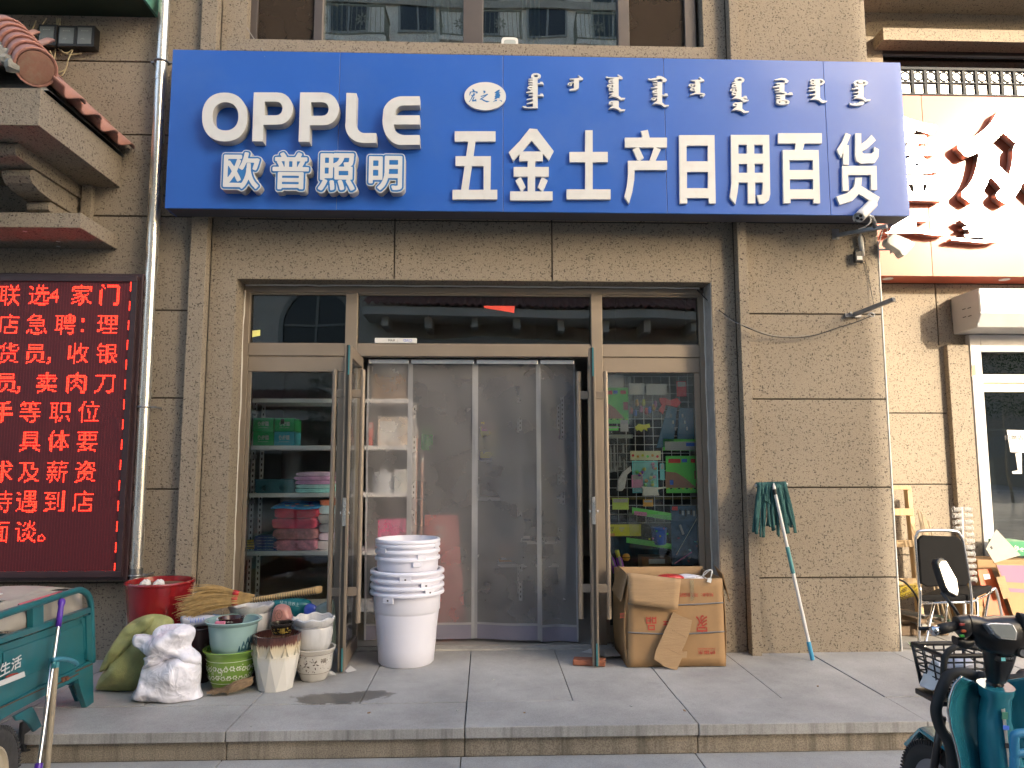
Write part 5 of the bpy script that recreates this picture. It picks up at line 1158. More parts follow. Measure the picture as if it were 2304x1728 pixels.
# bedding under the tiles
MB().add([(-2.93, -1.06, 3.947), (-2.93, -.002, 3.947), (-6.2, -1.06, 3.947), (-6.2, -.002, 3.947), (-3.98, -.002, 4.90), (-6.2, -.002, 4.90)], [(0, 1, 4), (0, 4, 5, 2), (2, 5, 3), (1, 3, 5, 4)]).build('tile_bedding', MORTAR, can)
h0 = Vector((-3.0, -1.10, 4.085)); hd = Vector((-.60, .54, .60)).normalized()
for k in range(6):
    a = h0+hd*(.155*k); b = a+hd*.21
    mb = MB(); mb.tube([a, a+hd*.012, b], [.118, .118, .098], 20, cap=False); mb.tube([a, a+hd*.03], [.124, .122], 20, cap=False)
    mb.build('ridge_tile', TERRA_P, can, smooth=35, solid=.012)
mb = MB(); q = h0-hd*.004; u = hd.orthogonal().normalized(); w = hd.cross(u)
mb.v = [tuple(q-hd*.012)]+[tuple(q+(u*math.cos(k*math.pi/14)+w*math.sin(k*math.pi/14))*.108) for k in range(28)]; mb.f = [(0, 1+k, 1+(k+1) % 28) for k in range(28)]
mb.build('ridge_end', pm('brown_terracotta', (.34, .17, .12), .85, var=.15, dirt=(.38, .33, .25), dscale=9, damt=.6, bump=.3), can, smooth=1)
for k in range(7):
    c_ = h0+hd*(.08+.11*k)+Vector((-.07, -.10, -.07)); r_ = rnd.uniform(.045, .075)
    MB().lathe([(0, -r_), (r_*.8, -r_*.6), (r_, 0), (r_*.7, r_*.6), (0, r_*.8)], 9, tuple(c_), fn=lambda r, z, a: (r*(1+.25*math.sin(3*a+k)), z), cap0=False).build('mortar_lump', MORTAR, can, smooth=40)

# ================================================================== green sign box top left, power boxes, wires
gs = thing('green_sign', 'dark green sign box seen from below at the upper left', 'sign', (-4.4, -.2, 5.15))
GREEN = pm('green_sign_sheet', (.02, .13, .075), .4, var=.08)
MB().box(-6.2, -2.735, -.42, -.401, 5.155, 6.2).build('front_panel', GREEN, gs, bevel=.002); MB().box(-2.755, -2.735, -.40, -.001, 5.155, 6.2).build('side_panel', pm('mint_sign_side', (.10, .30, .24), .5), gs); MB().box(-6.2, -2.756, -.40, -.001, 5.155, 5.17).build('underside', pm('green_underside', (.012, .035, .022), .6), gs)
c1 = crop(0, 0, .27125)
for k, (a, b, lab) in enumerate((((318, 195), (460, 375), 'black power box with grey face, leftmost of three under the green sign'), ((482, 205), (626, 383), 'black power box with grey face, middle of three under the green sign'), ((636, 205), (775, 385), 'black power box with grey face, rightmost of three under the green sign'))):
    p, q = P(*c1(*a), y=-.09), P(*c1(*b), y=-.09)
    t = thing('power_box', lab, 'power box', ((p.x+q.x)/2, -.045, q.z), group='power boxes on the wall')
    MB().box(p.x, q.x, -.085, -.001, q.z, p.z).build('case', BLACK, t, bevel=.006)
    MB().box(p.x+.012, q.x-.022, -.0885, -.0855, q.z+.022, p.z-.022).build('face_plate', pm('grey_plate', (.20, .21, .19), .35, .4), t, bevel=.001)
    lettering('print', '◄ POWER ►', pm('pale_print2', (.45, .46, .42), .6), t, ((p.x+q.x)/2-.006, -.0888, p.z-.05), width=.06)
    lettering('print', 'AC 220V\nDC 5V 40A', pm('pale_print2', (.45, .46, .42), .6), t, ((p.x+q.x)/2-.018, -.0888, q.z+.065), width=.035)
CABLE = pm('cream_cable', (.58, .50, .30), .5, var=.1)
for k, (pl, lab) in enumerate(([[(470, 150), (470, 300), (455, 460), (435, 560)], 'cream cable dropping between the power boxes to the ridge tile'], [[(485, 150), (475, 300), (500, 400), (560, 450), (675, 443)], 'cream cable curling right below the middle power box'], [[(500, 150), (490, 330), (470, 390), (545, 440), (605, 410), (570, 480), (545, 570), (480, 605)], 'looped cream cable tied below the power boxes'],
                               [[(385, 150), (320, 250), (260, 340), (250, 390)], 'cream cable running behind the leftmost power box'], [[(300, 170), (265, 250), (240, 310), (275, 390)], 'thin yellow cable left of the power boxes'], [[(350, 365), (330, 400), (310, 410)], 'short yellow pigtail under the leftmost power box'], [[(415, 420), (440, 480), (440, 540)], 'short pale cable above the ridge tile'], [[(600, 420), (565, 500), (550, 560), (520, 620), (478, 632)], 'pale cable hooking back to the tiles'], [[(50, 150), (70, 200), (85, 240)], 'short pale cable at the far upper left'])):
    m_ = MB().tube(catmull([P(*c1(*q), y=-.03-.012*(i % 2)-.004*k) for i, q in enumerate(pl)], 6), .0045, 6).build('cable', CABLE, smooth=1); tag(m_, lab, 'cable', 'loose cables on the left wall')

# ================================================================== steel downpipe
p0, p1 = P(371, 0, y=-.11), P(305, 1300, y=-.11)
dp = thing('downpipe', 'shiny stainless steel drainpipe running down beside the blue sign', 'pipe', (p1.x, -.11, 0))
def pz(z): k = (z-p1.z)/(p0.z-p1.z); return (p1.x+(p0.x-p1.x)*k, -.11, z)
zs_ = [6.0, 4.55, 1.97, .70, .02]
for i in range(4):
    MB().tube([pz(zs_[i]), pz(zs_[i+1])], [.047, .047 if i < 3 else .05], 24, cap=False).build('pipe_length', STEEL if i < 3 else pm('dull_steel', (.5, .5, .49), .3, .9, var=.1), dp, smooth=1)
    if i < 3: MB().tube([pz(zs_[i+1]+.05), pz(zs_[i+1]-.01)], .0505, 24, cap=False).build('joint_sleeve', STEEL, dp, smooth=1)
for z in (4.70, 1.90, .64):
    x = pz(z)[0]; m_ = MB().tube([(x+.053*math.cos(a*math.pi/12), -.11+.053*math.sin(a*math.pi/12), z) for a in range(24)], .007, 6, closed=True); m_.bar((x-.085, -.11, z), (x-.05, -.11, z), .012, .014); m_.bar((x+.05, -.11, z), (x+.085, -.11, z), .012, .014); m_.bar((x+.08, -.11, z), (x+.08, .0, z), .010, .012); m_.bar((x-.08, -.11, z), (x-.08, .0, z), .010, .012)
    m_.build('clamp', GALV, dp)

# ================================================================== sacks, pots and brooms
cs = crop(0, 1260, .3617); cp_ = crop(380, 1280, .18086)
def inflate(outline, y, T, cr, seed=1, rings=22, n=160, wr=.012, zmin=.003, c=None, wfreq=9, back=.8, pw=2.2, crease=None):
    """closed lumpy solid with the given outline, bulging T towards the street"""
    pts = [P(*cr(*q), y=y) for q in outline]; pts = [Vector((p.x, p.z)) for p in pts]
    per = [0]; m = len(pts)
    for i in range(m): per.append(per[-1]+(pts[(i+1) % m]-pts[i]).length)
    def at(s):
        s = (s % 1)*per[-1]
        for i in range(m):
            if per[i+1] >= s:
                k = (s-per[i])/(per[i+1]-per[i]); a, b, c_, d = pts[i-1], pts[i], pts[(i+1) % m], pts[(i+2) % m]
                return .5*(2*b+(c_-a)*k+(2*a-5*b+4*c_-d)*k*k+(3*b-a-3*c_+d)*k**3)
    ring_ = [at(k/n) for k in range(n)]
    cen = sum(pts, Vector((0, 0)))/m if c is None else Vector(xz(P(*cr(*c), y=y)))
    r_ = random.Random(seed); ph = [r_.uniform(0, 6.28) for _ in range(8)]
    def bump(x, z):
        v = 0
        for i in range(4):
            a = ph[i]; f = wfreq*(1+.7*i); d = x*math.cos(a)+z*math.sin(a); v += (.5+.5*math.sin(f*d+ph[i+4]+2.2*math.sin(6*(x*math.sin(a)-z*math.cos(a)))))**2/(1+.8*i)*1.6
        return v-1.0
    mb = MB()
    for sgn in (-1, 1):
        base = len(mb.v)
        for j in range(rings+1):
            s = j/rings; s2 = s**.8
            for k in range(n):
                b = ring_[k]; p = cen.lerp(b, s2); d = T*math.sqrt(max(0, 1-s2**pw))*(1 if sgn < 0 else back)
                d += wr*bump(p.x, p.y)*min(1, (1-s2)*4)
                mb.v.append((p.x, y+sgn*d, max(zmin, p.y)))
        for j in range(rings):
            for k in range(n):
                a = base+j*n+k; b = base+j*n+(k+1) % n; mb.f.append((a, b, b+n, a+n))
    return mb
def crumple(name, col):
    """thin plastic: sharp small creases in the relief"""
    m = pm(name, col, .26, var=.05, scale=5, spec=.55); nt = m.node_tree; N, L = nt.nodes, nt.links; b = N['Principled BSDF']
    tc = N.new('ShaderNodeTexCoord'); nz = N.new('ShaderNodeTexNoise'); nz.inputs['Scale'].default_value = 7; nz.inputs['Detail'].default_value = 2; L.new(tc.outputs['Object'], nz.inputs['Vector'])
    ma = N.new('ShaderNodeVectorMath'); ma.operation = 'MULTIPLY_ADD'; L.new(nz.outputs['Color'], ma.inputs[0]); ma.inputs[1].default_value = (.22, .22, .22); L.new(tc.outputs['Object'], ma.inputs[2])
    h = None
    for sc_, w_ in ((6, 1.0), (14, .42), (34, .13)):
        v = N.new('ShaderNodeTexVoronoi'); v.feature = 'F1'; v.inputs['Scale'].default_value = sc_; L.new(ma.outputs[0], v.inputs['Vector'])
        mu = N.new('ShaderNodeMath'); mu.operation = 'MULTIPLY'; L.new(v.outputs['Distance'], mu.inputs[0]); mu.inputs[1].default_value = w_
        if h is None: h = mu.outputs[0]
        else: ad_ = N.new('ShaderNodeMath'); L.new(h, ad_.inputs[0]); L.new(mu.outputs[0], ad_.inputs[1]); h = ad_.outputs[0]
    bp = N.new('ShaderNodeBump'); bp.inputs['Strength'].default_value = .65; bp.inputs['Distance'].default_value = .03; L.new(h, bp.inputs['Height']); L.new(bp.outputs[0], b.inputs['Normal']); return m
OLIVE = pm('olive_woven_sack', (.37, .385, .15), .55, var=.12, scale=30, bump=.35, bscale=160, dirt=(.36, .38, .18), dscale=5, damt=.4)
t = thing('woven_sack', 'full olive green woven sack slumped against the wall by the red pot', 'sack', P(307, 1552, z=0))
inflate([(620, 800), (622, 760), (650, 700), (690, 640), (700, 560), (745, 470), (790, 405), (850, 365), (930, 338), (1010, 340), (1065, 365), (1075, 400), (1050, 470), (1000, 560), (960, 700), (900, 790), (850, 815), (730, 812)], -.72, .17, cs, 3, wr=.010, c=(830, 620), wfreq=14).build('bag', OLIVE, t, smooth=60)
inflate([(618, 688), (655, 600), (680, 560), (715, 500), (790, 405), (850, 390), (905, 345), (960, 350), (930, 420), (880, 455), (820, 520), (760, 590), (700, 650), (645, 690)], -.87, .035, cs, 5, wr=.012, c=(800, 500), wfreq=20).build('folded_mouth', OLIVE, t, smooth=60)
BAG = crumple('white_plastic_bag', (.94, .93, 1.02))
t = thing('white_bag', 'crumpled white plastic bag full of goods in front of the sack', 'bag', P(379, 1583, z=0))
inflate([(835, 850), (842, 815), (870, 770), (885, 705), (900, 660), (960, 620), (1060, 590), (1180, 570), (1240, 620), (1248, 700), (1242, 790), (1258, 880), (1150, 903), (1000, 885), (900, 868)], -.93, .155, cs, 8, wr=.016, wfreq=16, c=(1050, 760)).build('bag', BAG, t, smooth=70)
inflate([(900, 605), (920, 590), (860, 545), (828, 520), (832, 470), (880, 460), (945, 465), (965, 430), (1010, 405), (1080, 397), (1150, 398), (1210, 425), (1212, 465), (1190, 530), (1215, 560), (1250, 600), (1245, 645), (1190, 640), (1090, 620), (1000, 650), (930, 670), (885, 680), (905, 640)], -.95, .09, cs, 9, wr=.022, wfreq=20, c=(1050, 540)).build('bag_top', BAG, t, smooth=70)
inflate([(1165, 400), (1210, 425), (1212, 470), (1185, 520), (1165, 470)], -.90, .03, cs, 12, wr=.01, wfreq=20).build('loose_corner', film('thin_white_film', (.8, .8, .84), .75), t, smooth=70)
def pot(name, label, c, prof, mat, n=48, fn=None, smooth=40, m=None, cat='flower pot', rimmat=None):
    t = thing(name, label, cat, c, group='flower pots in front of the shop')
    MB().lathe(prof, n, c, fn=fn, m=m).build('body', mat, t, smooth=smooth); return t
def prof(rb, rt, h, th=.012, foot=.0, lip=.0, belly=0, nseg=8):
    out = [(rb*.92, 0), (rb, .004)]
    for k in range(1, nseg+1): s = k/nseg; out.append((rb+(rt-rb)*s+belly*math.sin(math.pi*s), h*s*.96))
    out += [(rt+lip, h*.965), (rt+lip+.003, h*.985), (rt+lip-.002, h), (rt-th+lip*.5, h-.001)]
    for k in range(nseg, 1, -1): s = k/nseg; out.append((rb+(rt-rb)*s+belly*math.sin(math.pi*s)-th, h*s*.95))
    out.append((0, h*.2)); return out
def glaze(name, cols, h, zoff, rough=.18, noise=.05, nscale=18, stretch=(1, 1, .12)):
    """pigment bands by height with uneven edges: cols [(height fraction, colour)]"""
    m, nt, N, L, b = nodes_of(name); tc = N.new('ShaderNodeTexCoord'); sp = N.new('ShaderNodeSeparateXYZ'); L.new(tc.outputs['Object'], sp.inputs[0])
    mp = N.new('ShaderNodeMapping'); mp.inputs['Scale'].default_value = stretch; L.new(tc.outputs['Object'], mp.inputs[0]); nz = N.new('ShaderNodeTexNoise'); nz.inputs['Scale'].default_value = nscale*6; L.new(mp.outputs[0], nz.inputs['Vector'])
    mr = N.new('ShaderNodeMapRange'); mr.inputs[1].default_value = zoff; mr.inputs[2].default_value = zoff+h; L.new(sp.outputs[2], mr.inputs[0])
    ma = N.new('ShaderNodeMath'); ma.operation = 'MULTIPLY_ADD'; L.new(nz.outputs[0], ma.inputs[0]); ma.inputs[1].default_value = noise*2; L.new(mr.outputs[0], ma.inputs[2])
    s2 = N.new('ShaderNodeMath'); s2.operation = 'SUBTRACT'; L.new(ma.outputs[0], s2.inputs[0]); s2.inputs[1].default_value = noise
    cr = N.new('ShaderNodeValToRGB'); L.new(s2.outputs[0], cr.inputs[0]); e = cr.color_ramp.elements
    while len(e) > 1: e.remove(e[-1])
    e[0].position = cols[0][0]; e[0].color = (*cols[0][1], 1)
    for p_, c_ in cols[1:]: q_ = e.new(p_); q_.color = (*c_, 1)
    L.new(cr.outputs[0], b.inputs['Base Color']); b.inputs['Roughness'].default_value = rough; b.inputs['Coat Weight'].default_value = .3; return m
# red pot
c_ = P(361, 1305, y=-.40); RR = .222
t = pot('red_pot', 'large glossy dark red flower pot standing behind the olive sack', (c_.x+.0, -.40, .0), prof(.155, RR, c_.z, lip=.008), pm('red_glaze', (.28, .014, .018), .18, var=.06, coat=.3))
MB().lathe([(0, 0), (RR-.03, .004)], 30, (c_.x, -.40, c_.z-.04), cap0=False).build('soil', pm('dry_soil', (.20, .11, .06), .95, var=.3, bump=.6), t)
for q_ in ((905, 145), (990, 137)):
    p = P(*cs(*q_), y=-.42); tt = thing('crumpled_paper', 'crumpled white paper on the soil of the red pot, %s one' % ('left' if q_[0] < 950 else 'right'), 'paper', (p.x, -.42, c_.z-.036), group='paper scraps in the red pot'); MB().lathe([(0, -.006), (.03, .004), (.026, .022), (.010, .034), (0, .030)], 9, (p.x, -.42, c_.z-.030), fn=lambda r, z, a: (r*(1+.35*math.sin(2*a+1)), z+.006*math.sin(3*a)), cap0=False).build('scrap', PAPER, tt)
# green pot with white blossoms
gc = P(*cp_(685, 1540), z=0); gx, gy = gc.x, gc.y+.115
gz = P(*cp_(690, 1055), y=gy-.17).z
GRG = pm('leaf_green_glaze', (.19, .34, .055), .16, var=.06, coat=.3)
gp = [(.098, 0), (.105, .004), (.118, .03), (.145, gz*.35), (.153, gz*.6), (.156, gz*.8), (.162, gz*.86), (.178, gz*.95), (.181, gz*.98), (.177, gz), (.160, gz-.002), (.145, gz*.8), (.13, gz*.3), (0, .02)]
t = pot('green_pot', 'green glazed flower pot with white blossoms at the bottom of the stack', (gx, gy, 0), gp, GRG)
WLINE = pm('white_slip', (.72, .75, .62), .3)
def on_wall(c, pr, zz, ang, out=.0006):
    r_ = np.interp(zz, [q[1] for q in pr[:9]], [q[0] for q in pr[:9]]); return Vector((c[0]+(r_+out)*math.sin(ang), c[1]-(r_+out)*math.cos(ang), c[2]+zz))
def decal(c, pr, pts, mat, par, name='painted_motif', out=.0008):
    mb = MB(); mb.v = [tuple(on_wall(c, pr, z, a, out)) for a, z in pts]; mb.f = [tuple(range(len(pts)))]; return mb
for zz in (gz*.22, gz*.76): MB().tube([on_wall((gx, gy, 0), gp, zz, k*math.pi/20) for k in range(40)], .0018, 4, closed=True).build('painted_line', WLINE, t)
mb = MB()
for row, z0 in enumerate((gz*.36, gz*.58)):
    for k in range(13):
        a0 = -1.5+k*.25+.12*row; zz = z0+rnd.uniform(-.008, .008); s_ = rnd.uniform(.75, 1.1)
        for p_ in range(6):
            b_ = p_*math.pi/3; pts = []
            for q in range(7): w = q*2*math.pi/7; rr = .0075*s_; pts.append((a0+(.0125*s_*math.cos(b_)+rr*.75*math.cos(w))/.15, zz+.0125*s_*math.sin(b_)+rr*.75*math.sin(w)))
            d_ = decal((gx, gy, 0), gp, pts, WLINE, t, out=.0008+.0002*(p_ % 2)); mb.add(d_.v, d_.f)
        for q_ in range(3):
            a1, z1 = a0+rnd.uniform(-.13, .13), zz+rnd.uniform(-.03, .03); d_ = decal((gx, gy, 0), gp, [(a1+.004/.15*math.cos(w*1.26), z1+.004*math.sin(w*1.26)) for w in range(5)], WLINE, t, out=.0012); mb.add(d_.v, d_.f)
tag(mb.build('painted_blossoms', WLINE, t), kind='stuff')
# pale blue pot nested on top
bz0 = gz-.035; bzt = P(*cp_(672, 690), y=gy-.18).z; bh = bzt-bz0
bp_ = [(.120, 0), (.128, .006), (.140, bh*.25), (.150, bh*.6), (.158, bh*.86), (.168, bh*.9), (.182, bh*.96), (.184, bh*.985), (.178, bh), (.160, bh-.004), (.146, bh*.7), (.12, bh*.2), (0, .02)]
t = pot('pale_blue_pot', 'pale blue glazed pot with inky mountains stacked on the green pot', (gx+.005, gy, bz0), bp_, pm('pale_blue_glaze', (.34, .52, .52), .15, var=.06, coat=.3))
INKB = pm('ink_blue_glaze', (.05, .13, .17), .2, var=.5, scale=40)
mb = MB()
for a0, sc in ((-1.2, .6), (-1.02, .42), (-1.35, .8), (.62, .35), (.8, .6), (1.0, .8), (1.2, .7), (.92, .45), (1.1, .5)):
    pts = [(a0-.20*sc, bh*.14), (a0-.15*sc, bh*(.14+.20*sc)), (a0-.07*sc, bh*(.14+.42*sc)), (a0+.0*sc, bh*(.14+.52*sc)), (a0+.06*sc, bh*(.14+.44*sc)), (a0+.12*sc, bh*(.14+.25*sc)), (a0+.2*sc, bh*.14)]
    d_ = decal((gx+.005, gy, bz0), bp_, pts, INKB, t, out=.001+rnd.random()*.001); mb.add(d_.v, d_.f)
tag(mb.build('painted_mountains', INKB, t), kind='stuff')
# dark pot and pink block sitting in it
t = pot('dark_small_pot', 'small dark patterned pot lying inside the pale blue pot', (gx+.0, gy-.03, bzt-.045), [(.06, 0), (.075, .03), (.080, .055), (.084, .060), (.074, .060), (.06, .02), (0, .01)], pm('dark_plum_glaze', (.05, .02, .025), .2, var=.3), n=32)
lettering('painted_motif', '✿❀✿❀', pm('pale_print2', (.45, .46, .42), .6), t, (gx, gy-.113, bzt-.0), width=.08, height=.012)
t = thing('pink_sponge', 'small pink block lying in the pale blue pot', 'block', (gx-.03, gy-.12, bzt-.01)); MB().obox((gx-.035, gy-.135, bzt-.002), (.06, .03, .022), rotz(.1)).build('block', pm('bubblegum_pink', (.75, .22, .33), .6), t, bevel=.004)
# faceted white vase with brown drip glaze
vc = P(*cp_(1262, 1540), z=0); vx, vy = vc.x, vc.y+.11; vz = P(*cp_(1280, 860), y=vy-.14).z
VG = glaze('drip_glaze', [(.0, (.68, .66, .62)), (.55, (.70, .68, .63)), (.68, (.66, .60, .46)), (.80, (.60, .50, .33)), (.86, (.12, .045, .03)), (1.0, (.05, .018, .018))], vz, 0, noise=.10, nscale=30)
def vf(r, z, a): return r, z
t = thing('drip_vase', 'tall faceted white vase with brown drip glaze at the rim', 'vase', (vx, vy, 0), group='flower pots in front of the shop')
mb = MB(); nf = 10
def vring(r, z, off, n=nf): return [(vx+r*math.cos(2*math.pi*(k+off)/n), vy+r*math.sin(2*math.pi*(k+off)/n), z) for k in range(n)]
rA, rB, rC, rD = vring(.112, .0, 0), vring(.152, vz*.62, .5), vring(.148, vz*.63, 0), vring(.152, vz*.96, 0, nf)
mb.v = rA+rB+vring(.150, vz*.66, .5)+vring(.155, vz*.93, .5)+vring(.157, vz, .5)+vring(.140, vz, .5)+vring(.12, vz*.5, .5)+[(vx, vy, vz*.45)]
for k in range(nf):
    j = (k+1) % nf; p = (k-1) % nf
    mb.f += [(k, j, nf+k), (nf+p, k, nf+k)]
    for L_ in range(1, 6): mb.f.append((L_*nf+k, L_*nf+j, (L_+1)*nf+j, (L_+1)*nf+k))
    mb.f.append((6*nf+k, 6*nf+j, 7*nf))
mb.f.append(tuple(reversed(range(nf))))
mb.build('body', VG, t)
for k in range(nf):
    a = 2*math.pi*(k+.5)/nf; c0 = Vector((vx+.152*math.cos(a), vy+.152*math.sin(a), vz*.64))
    if math.sin(a) < .3:
        MB().tube([c0+Vector((-.022*math.sin(a), .022*math.cos(a), 0)), c0+Vector((.006*math.cos(a), .006*math.sin(a), vz*.2)), c0+Vector((.022*math.sin(a), -.022*math.cos(a), 0))], .004, 6).build('drip_rib', VG, t, smooth=1)
# black and gold little pot on it
t = pot('gold_pot', 'small black pot with gold leaf characters sitting on the drip vase', (vx+.035, vy-.02, vz+.001), [(.056, 0), (.060, .004), (.066, .05), (.072, .056), (.076, .064), (.076, .072), (.066, .072), (.058, .02), (0, .012)], pm('black_gold_glaze', (.02, .015, .012), .15, var=.2), n=36)
GOLD = pm('gold_leaf', (.65, .45, .10), .3, .8, var=.3, scale=60)
gpp = [(.056, 0), (.060, .004), (.066, .05)]
mb = MB(); gcx = (vx+.035, vy-.02, vz+.001)
for k in range(46):
    a, z_ = rnd.uniform(-1.5, 1.6), rnd.uniform(.010, .046); s_ = rnd.uniform(.002, .006)
    mb.add([on_wall(gcx, gpp, z_+s_*math.sin(w*1.3)*rnd.uniform(.5, 1.2), a+s_*math.cos(w*1.3)/.06, .0008+k*.00003) for w in range(5)], [(0, 1, 2, 3, 4)])
tag(mb.build('gold_flecks', GOLD, t), kind='stuff')
def wrap_text(ch, c, pr, ang, z, w, h, mat, par, out=.001):
    me = text_mesh(ch, 1, w, h, .012)
    for v in me.vertices: p = on_wall(c, pr, min(max(z+v.co.z, .001), pr[-1][1] if len(pr) < 9 else 9), ang+v.co.x/max(.05, pr[1][0]), out); v.co = p
    return link('painted_character', me, mat, par)
wrap_text('福', gcx, gpp, .30, .028, .034, .036, GOLD, t, .0022)
# printed pot and marbled pot on the right
fc = P(*cp_(1765, 1415), z=0); fx, fy = fc.x, fc.y+.085; fz = P(*cp_(1780, 1030), y=fy-.15).z
fp = [(.078, 0), (.084, .004), (.088, .012), (.10, fz*.2), (.118, fz*.35), (.124, fz*.6), (.127, fz*.84), (.132, fz*.88), (.144, fz*.96), (.146, fz*.985), (.141, fz), (.128, fz-.003), (.115, fz*.7), (.09, fz*.2), (0, .02)]
t = pot('printed_pot', 'white pot printed with brown characters and cranes at the bottom right', (fx, fy, 0), fp, pm('ivory_glaze', (.68, .65, .60), .18, var=.04, coat=.3))
BRN = pm('brown_transfer', (.13, .10, .08), .4, var=.2)
for zz in (fz*.27, fz*.84): MB().tube([on_wall((fx, fy, 0), fp, zz, k*math.pi/20) for k in range(40)], .0016, 4, closed=True).build('painted_line', BRN, t)
for a in (-.85, .72): wrap_text('福', (fx, fy, 0), fp, a, fz*.66, .030, .030, BRN, t)
mb = MB()
for k in range(90):
    a, z_ = rnd.uniform(-1.5, 1.5), rnd.uniform(fz*.33, fz*.80); s_ = rnd.uniform(.0015, .0045)
    if min(abs(a+.85), abs(a-.72)) < .16 and z_ > fz*.55: continue
    mb.add([on_wall((fx, fy, 0), fp, z_+s_*math.sin(w*1.26)*rnd.uniform(.4, 1.4), a+s_*math.cos(w*1.26)*rnd.uniform(.6, 1.6)/.12, .0009+k*.00001) for w in range(5)], [(0, 1, 2, 3, 4)])
for a0, z0 in ((-.25, fz*.5), (.25, fz*.55)):
    for (da, dz, l, r_) in ((-.1, .0, .02, .3), (.0, .012, .026, 1.0), (.08, .004, .022, -.4), (.02, -.016, .018, -1.2), (-.05, .018, .02, 1.9)):
        pts = [(a0+da+(l*math.cos(r_)*s-.002*math.sin(r_)*e)/.12, z0+dz+l*math.sin(r_)*s+.0028*e) for s, e in ((0, -1), (.5, -1.3), (1, 0), (.5, 1.3), (0, 1))]
        d_ = decal((fx, fy, 0), fp, pts, BRN, t, out=.0022); mb.add(d_.v, d_.f)
tag(mb.build('printed_motifs', BRN, t), kind='stuff')
MARB = pm('marbled_white_glaze', (.66, .66, .67), .2, var=.10, scale=3, stretch=(9, 9, 1.6), dirt=(.36, .37, .40), dscale=2.2, damt=.55, coat=.3)
def wavy(lab, c, r_, h, ph):
    pr = [(r_*.70, 0), (r_*.75, .006), (r_*.92, h*.3), (r_*.98, h*.55), (r_*.95, h*.74), (r_*.93, h*.78), (r_*1.0, h*.84), (r_*1.05, h*.93), (r_*1.06, h*.97), (r_*1.0, h), (r_*.93, h*.97), (r_*.86, h*.75), (r_*.8, h*.3), (0, h*.2)]
    def fn(rr, z, a):
        k = max(0, (z-h*.8)/(h*.2)); return rr*(1+.014*k*math.sin(8*a+ph)), z+.006*k*math.sin(8*a+ph)
    t = pot('marbled_pot', lab, c, pr, MARB, n=72, fn=fn)
    MB().tube([(c[0]+r_*.945*math.cos(k*math.pi/24), c[1]+r_*.945*math.sin(k*math.pi/24), c[2]+h*.765) for k in range(48)], .0035, 6, closed=True).build('grey_band', pm('grey_glaze', (.28, .28, .30), .3), t, smooth=1)
    return t
wz1 = P(*cp_(1710, 660), y=fy-.14).z; wz0 = fz-.04
wavy('white marbled pot with wavy rim stacked on the printed pot', (fx-.012, fy, wz0), .136, wz1-wz0+.008, .3)
# the other marbled pot stands on a dark pot behind
mc_ = P(*cp_(1010, 600), y=-.46); mzt = P(*cp_(1010, 510), y=-.58).z; mzb = P(*cp_(1010, 890), y=-.58).z
t = pot('plum_pot', 'dark plum pot half hidden behind the pale blue pot', (mc_.x-.0, -.44, 0), prof(.12, .165, mzb+.03, lip=.006), pm('plum_glaze', (.05, .03, .035), .25))
wavy('white marbled pot with wavy rim under the straw broom', (mc_.x, -.44, mzb), .148, mzt-mzb+.02, 1.2)
d0 = P(*cp_(345, 900), y=-.62)
t = pot('brown_pot', 'tall dark brown pot between the white bag and the pale blue pot', (d0.x, -.58, 0), prof(.085, .105, P(*cp_(345, 760), y=-.7).z, lip=.004), pm('brown_glaze', (.07, .035, .035), .25))
# pink tilted ceramic
pk = P(*cp_(1400, 570), y=-.50)
t = thing('pink_ceramic', 'pink ceramic jar with a painted flower tilted between the marbled pots', 'jar', (pk.x, -.5, .2), group='flower pots in front of the shop')
inflate([(1285, 640), (1290, 580), (1315, 480), (1370, 440), (1440, 445), (1500, 475), (1525, 560), (1545, 620), (1500, 670), (1400, 690), (1310, 685)], -.48, .06, cp_, 4, wr=0, pw=5).build('body', pm('pink_glaze', (.62, .30, .27), .35, var=.08), t, smooth=50)
mb = MB()
for k in range(14): a = k*.75; r0 = .010+.0026*k; p = Vector((pk.x-.005, -.545, pk.z+.006)); mb.tube([p+Vector((r0*math.cos(a+j*.25)*.7, .001*abs(j), r0*math.sin(a+j*.25))) for j in range(5)], .0013, 4)
mb.build('painted_flower', BRN, t)
t = thing('jar_support', 'upturned grey pot under the pink jar', 'flower pot', (pk.x, -.46, 0), group='flower pots in front of the shop'); MB().lathe(prof(.10, .09, max(.1, P(*cp_(1400, 680), y=-.46).z-.004)), 28, (pk.x, -.46, 0)).build('body', pm('grey_clay', (.2, .2, .2), .7), t, smooth=40)
# bags behind
t = thing('teal_packet', 'shiny teal plastic sack with white print behind the marbled pots', 'sack', (P(*cp_(1500, 500), y=-.28).x, -.28, 0))
inflate([(1240, 1100), (1230, 600), (1250, 480), (1290, 400), (1400, 372), (1600, 365), (1750, 390), (1790, 470), (1820, 560), (1800, 1100)], -.26, .08, cp_, 21, wr=.014, wfreq=18, c=(1500, 620)).build('sack', pm('teal_plastic', (.015, .16, .19), .25, var=.15), t, smooth=60)
lettering('print', '精品营养土', pm('pale_teal_print', (.45, .6, .6), .5), t, P(*cp_(1500, 430), y=-.352), width=.14, mat3=Matrix.Rotation(R(8), 3, 'Y'))
t = thing('blue_packet', 'small blue packet at the end of the teal sack', 'packet', (P(*cp_(1750, 480), y=-.3).x, -.36, 0)); inflate([(1680, 560), (1690, 470), (1750, 430), (1830, 460), (1820, 540), (1700, 1000)], -.36, .03, cp_, 22, wr=.006).build('packet', pm('royal_blue_plastic', (.02, .05, .32), .3), t, smooth=60)
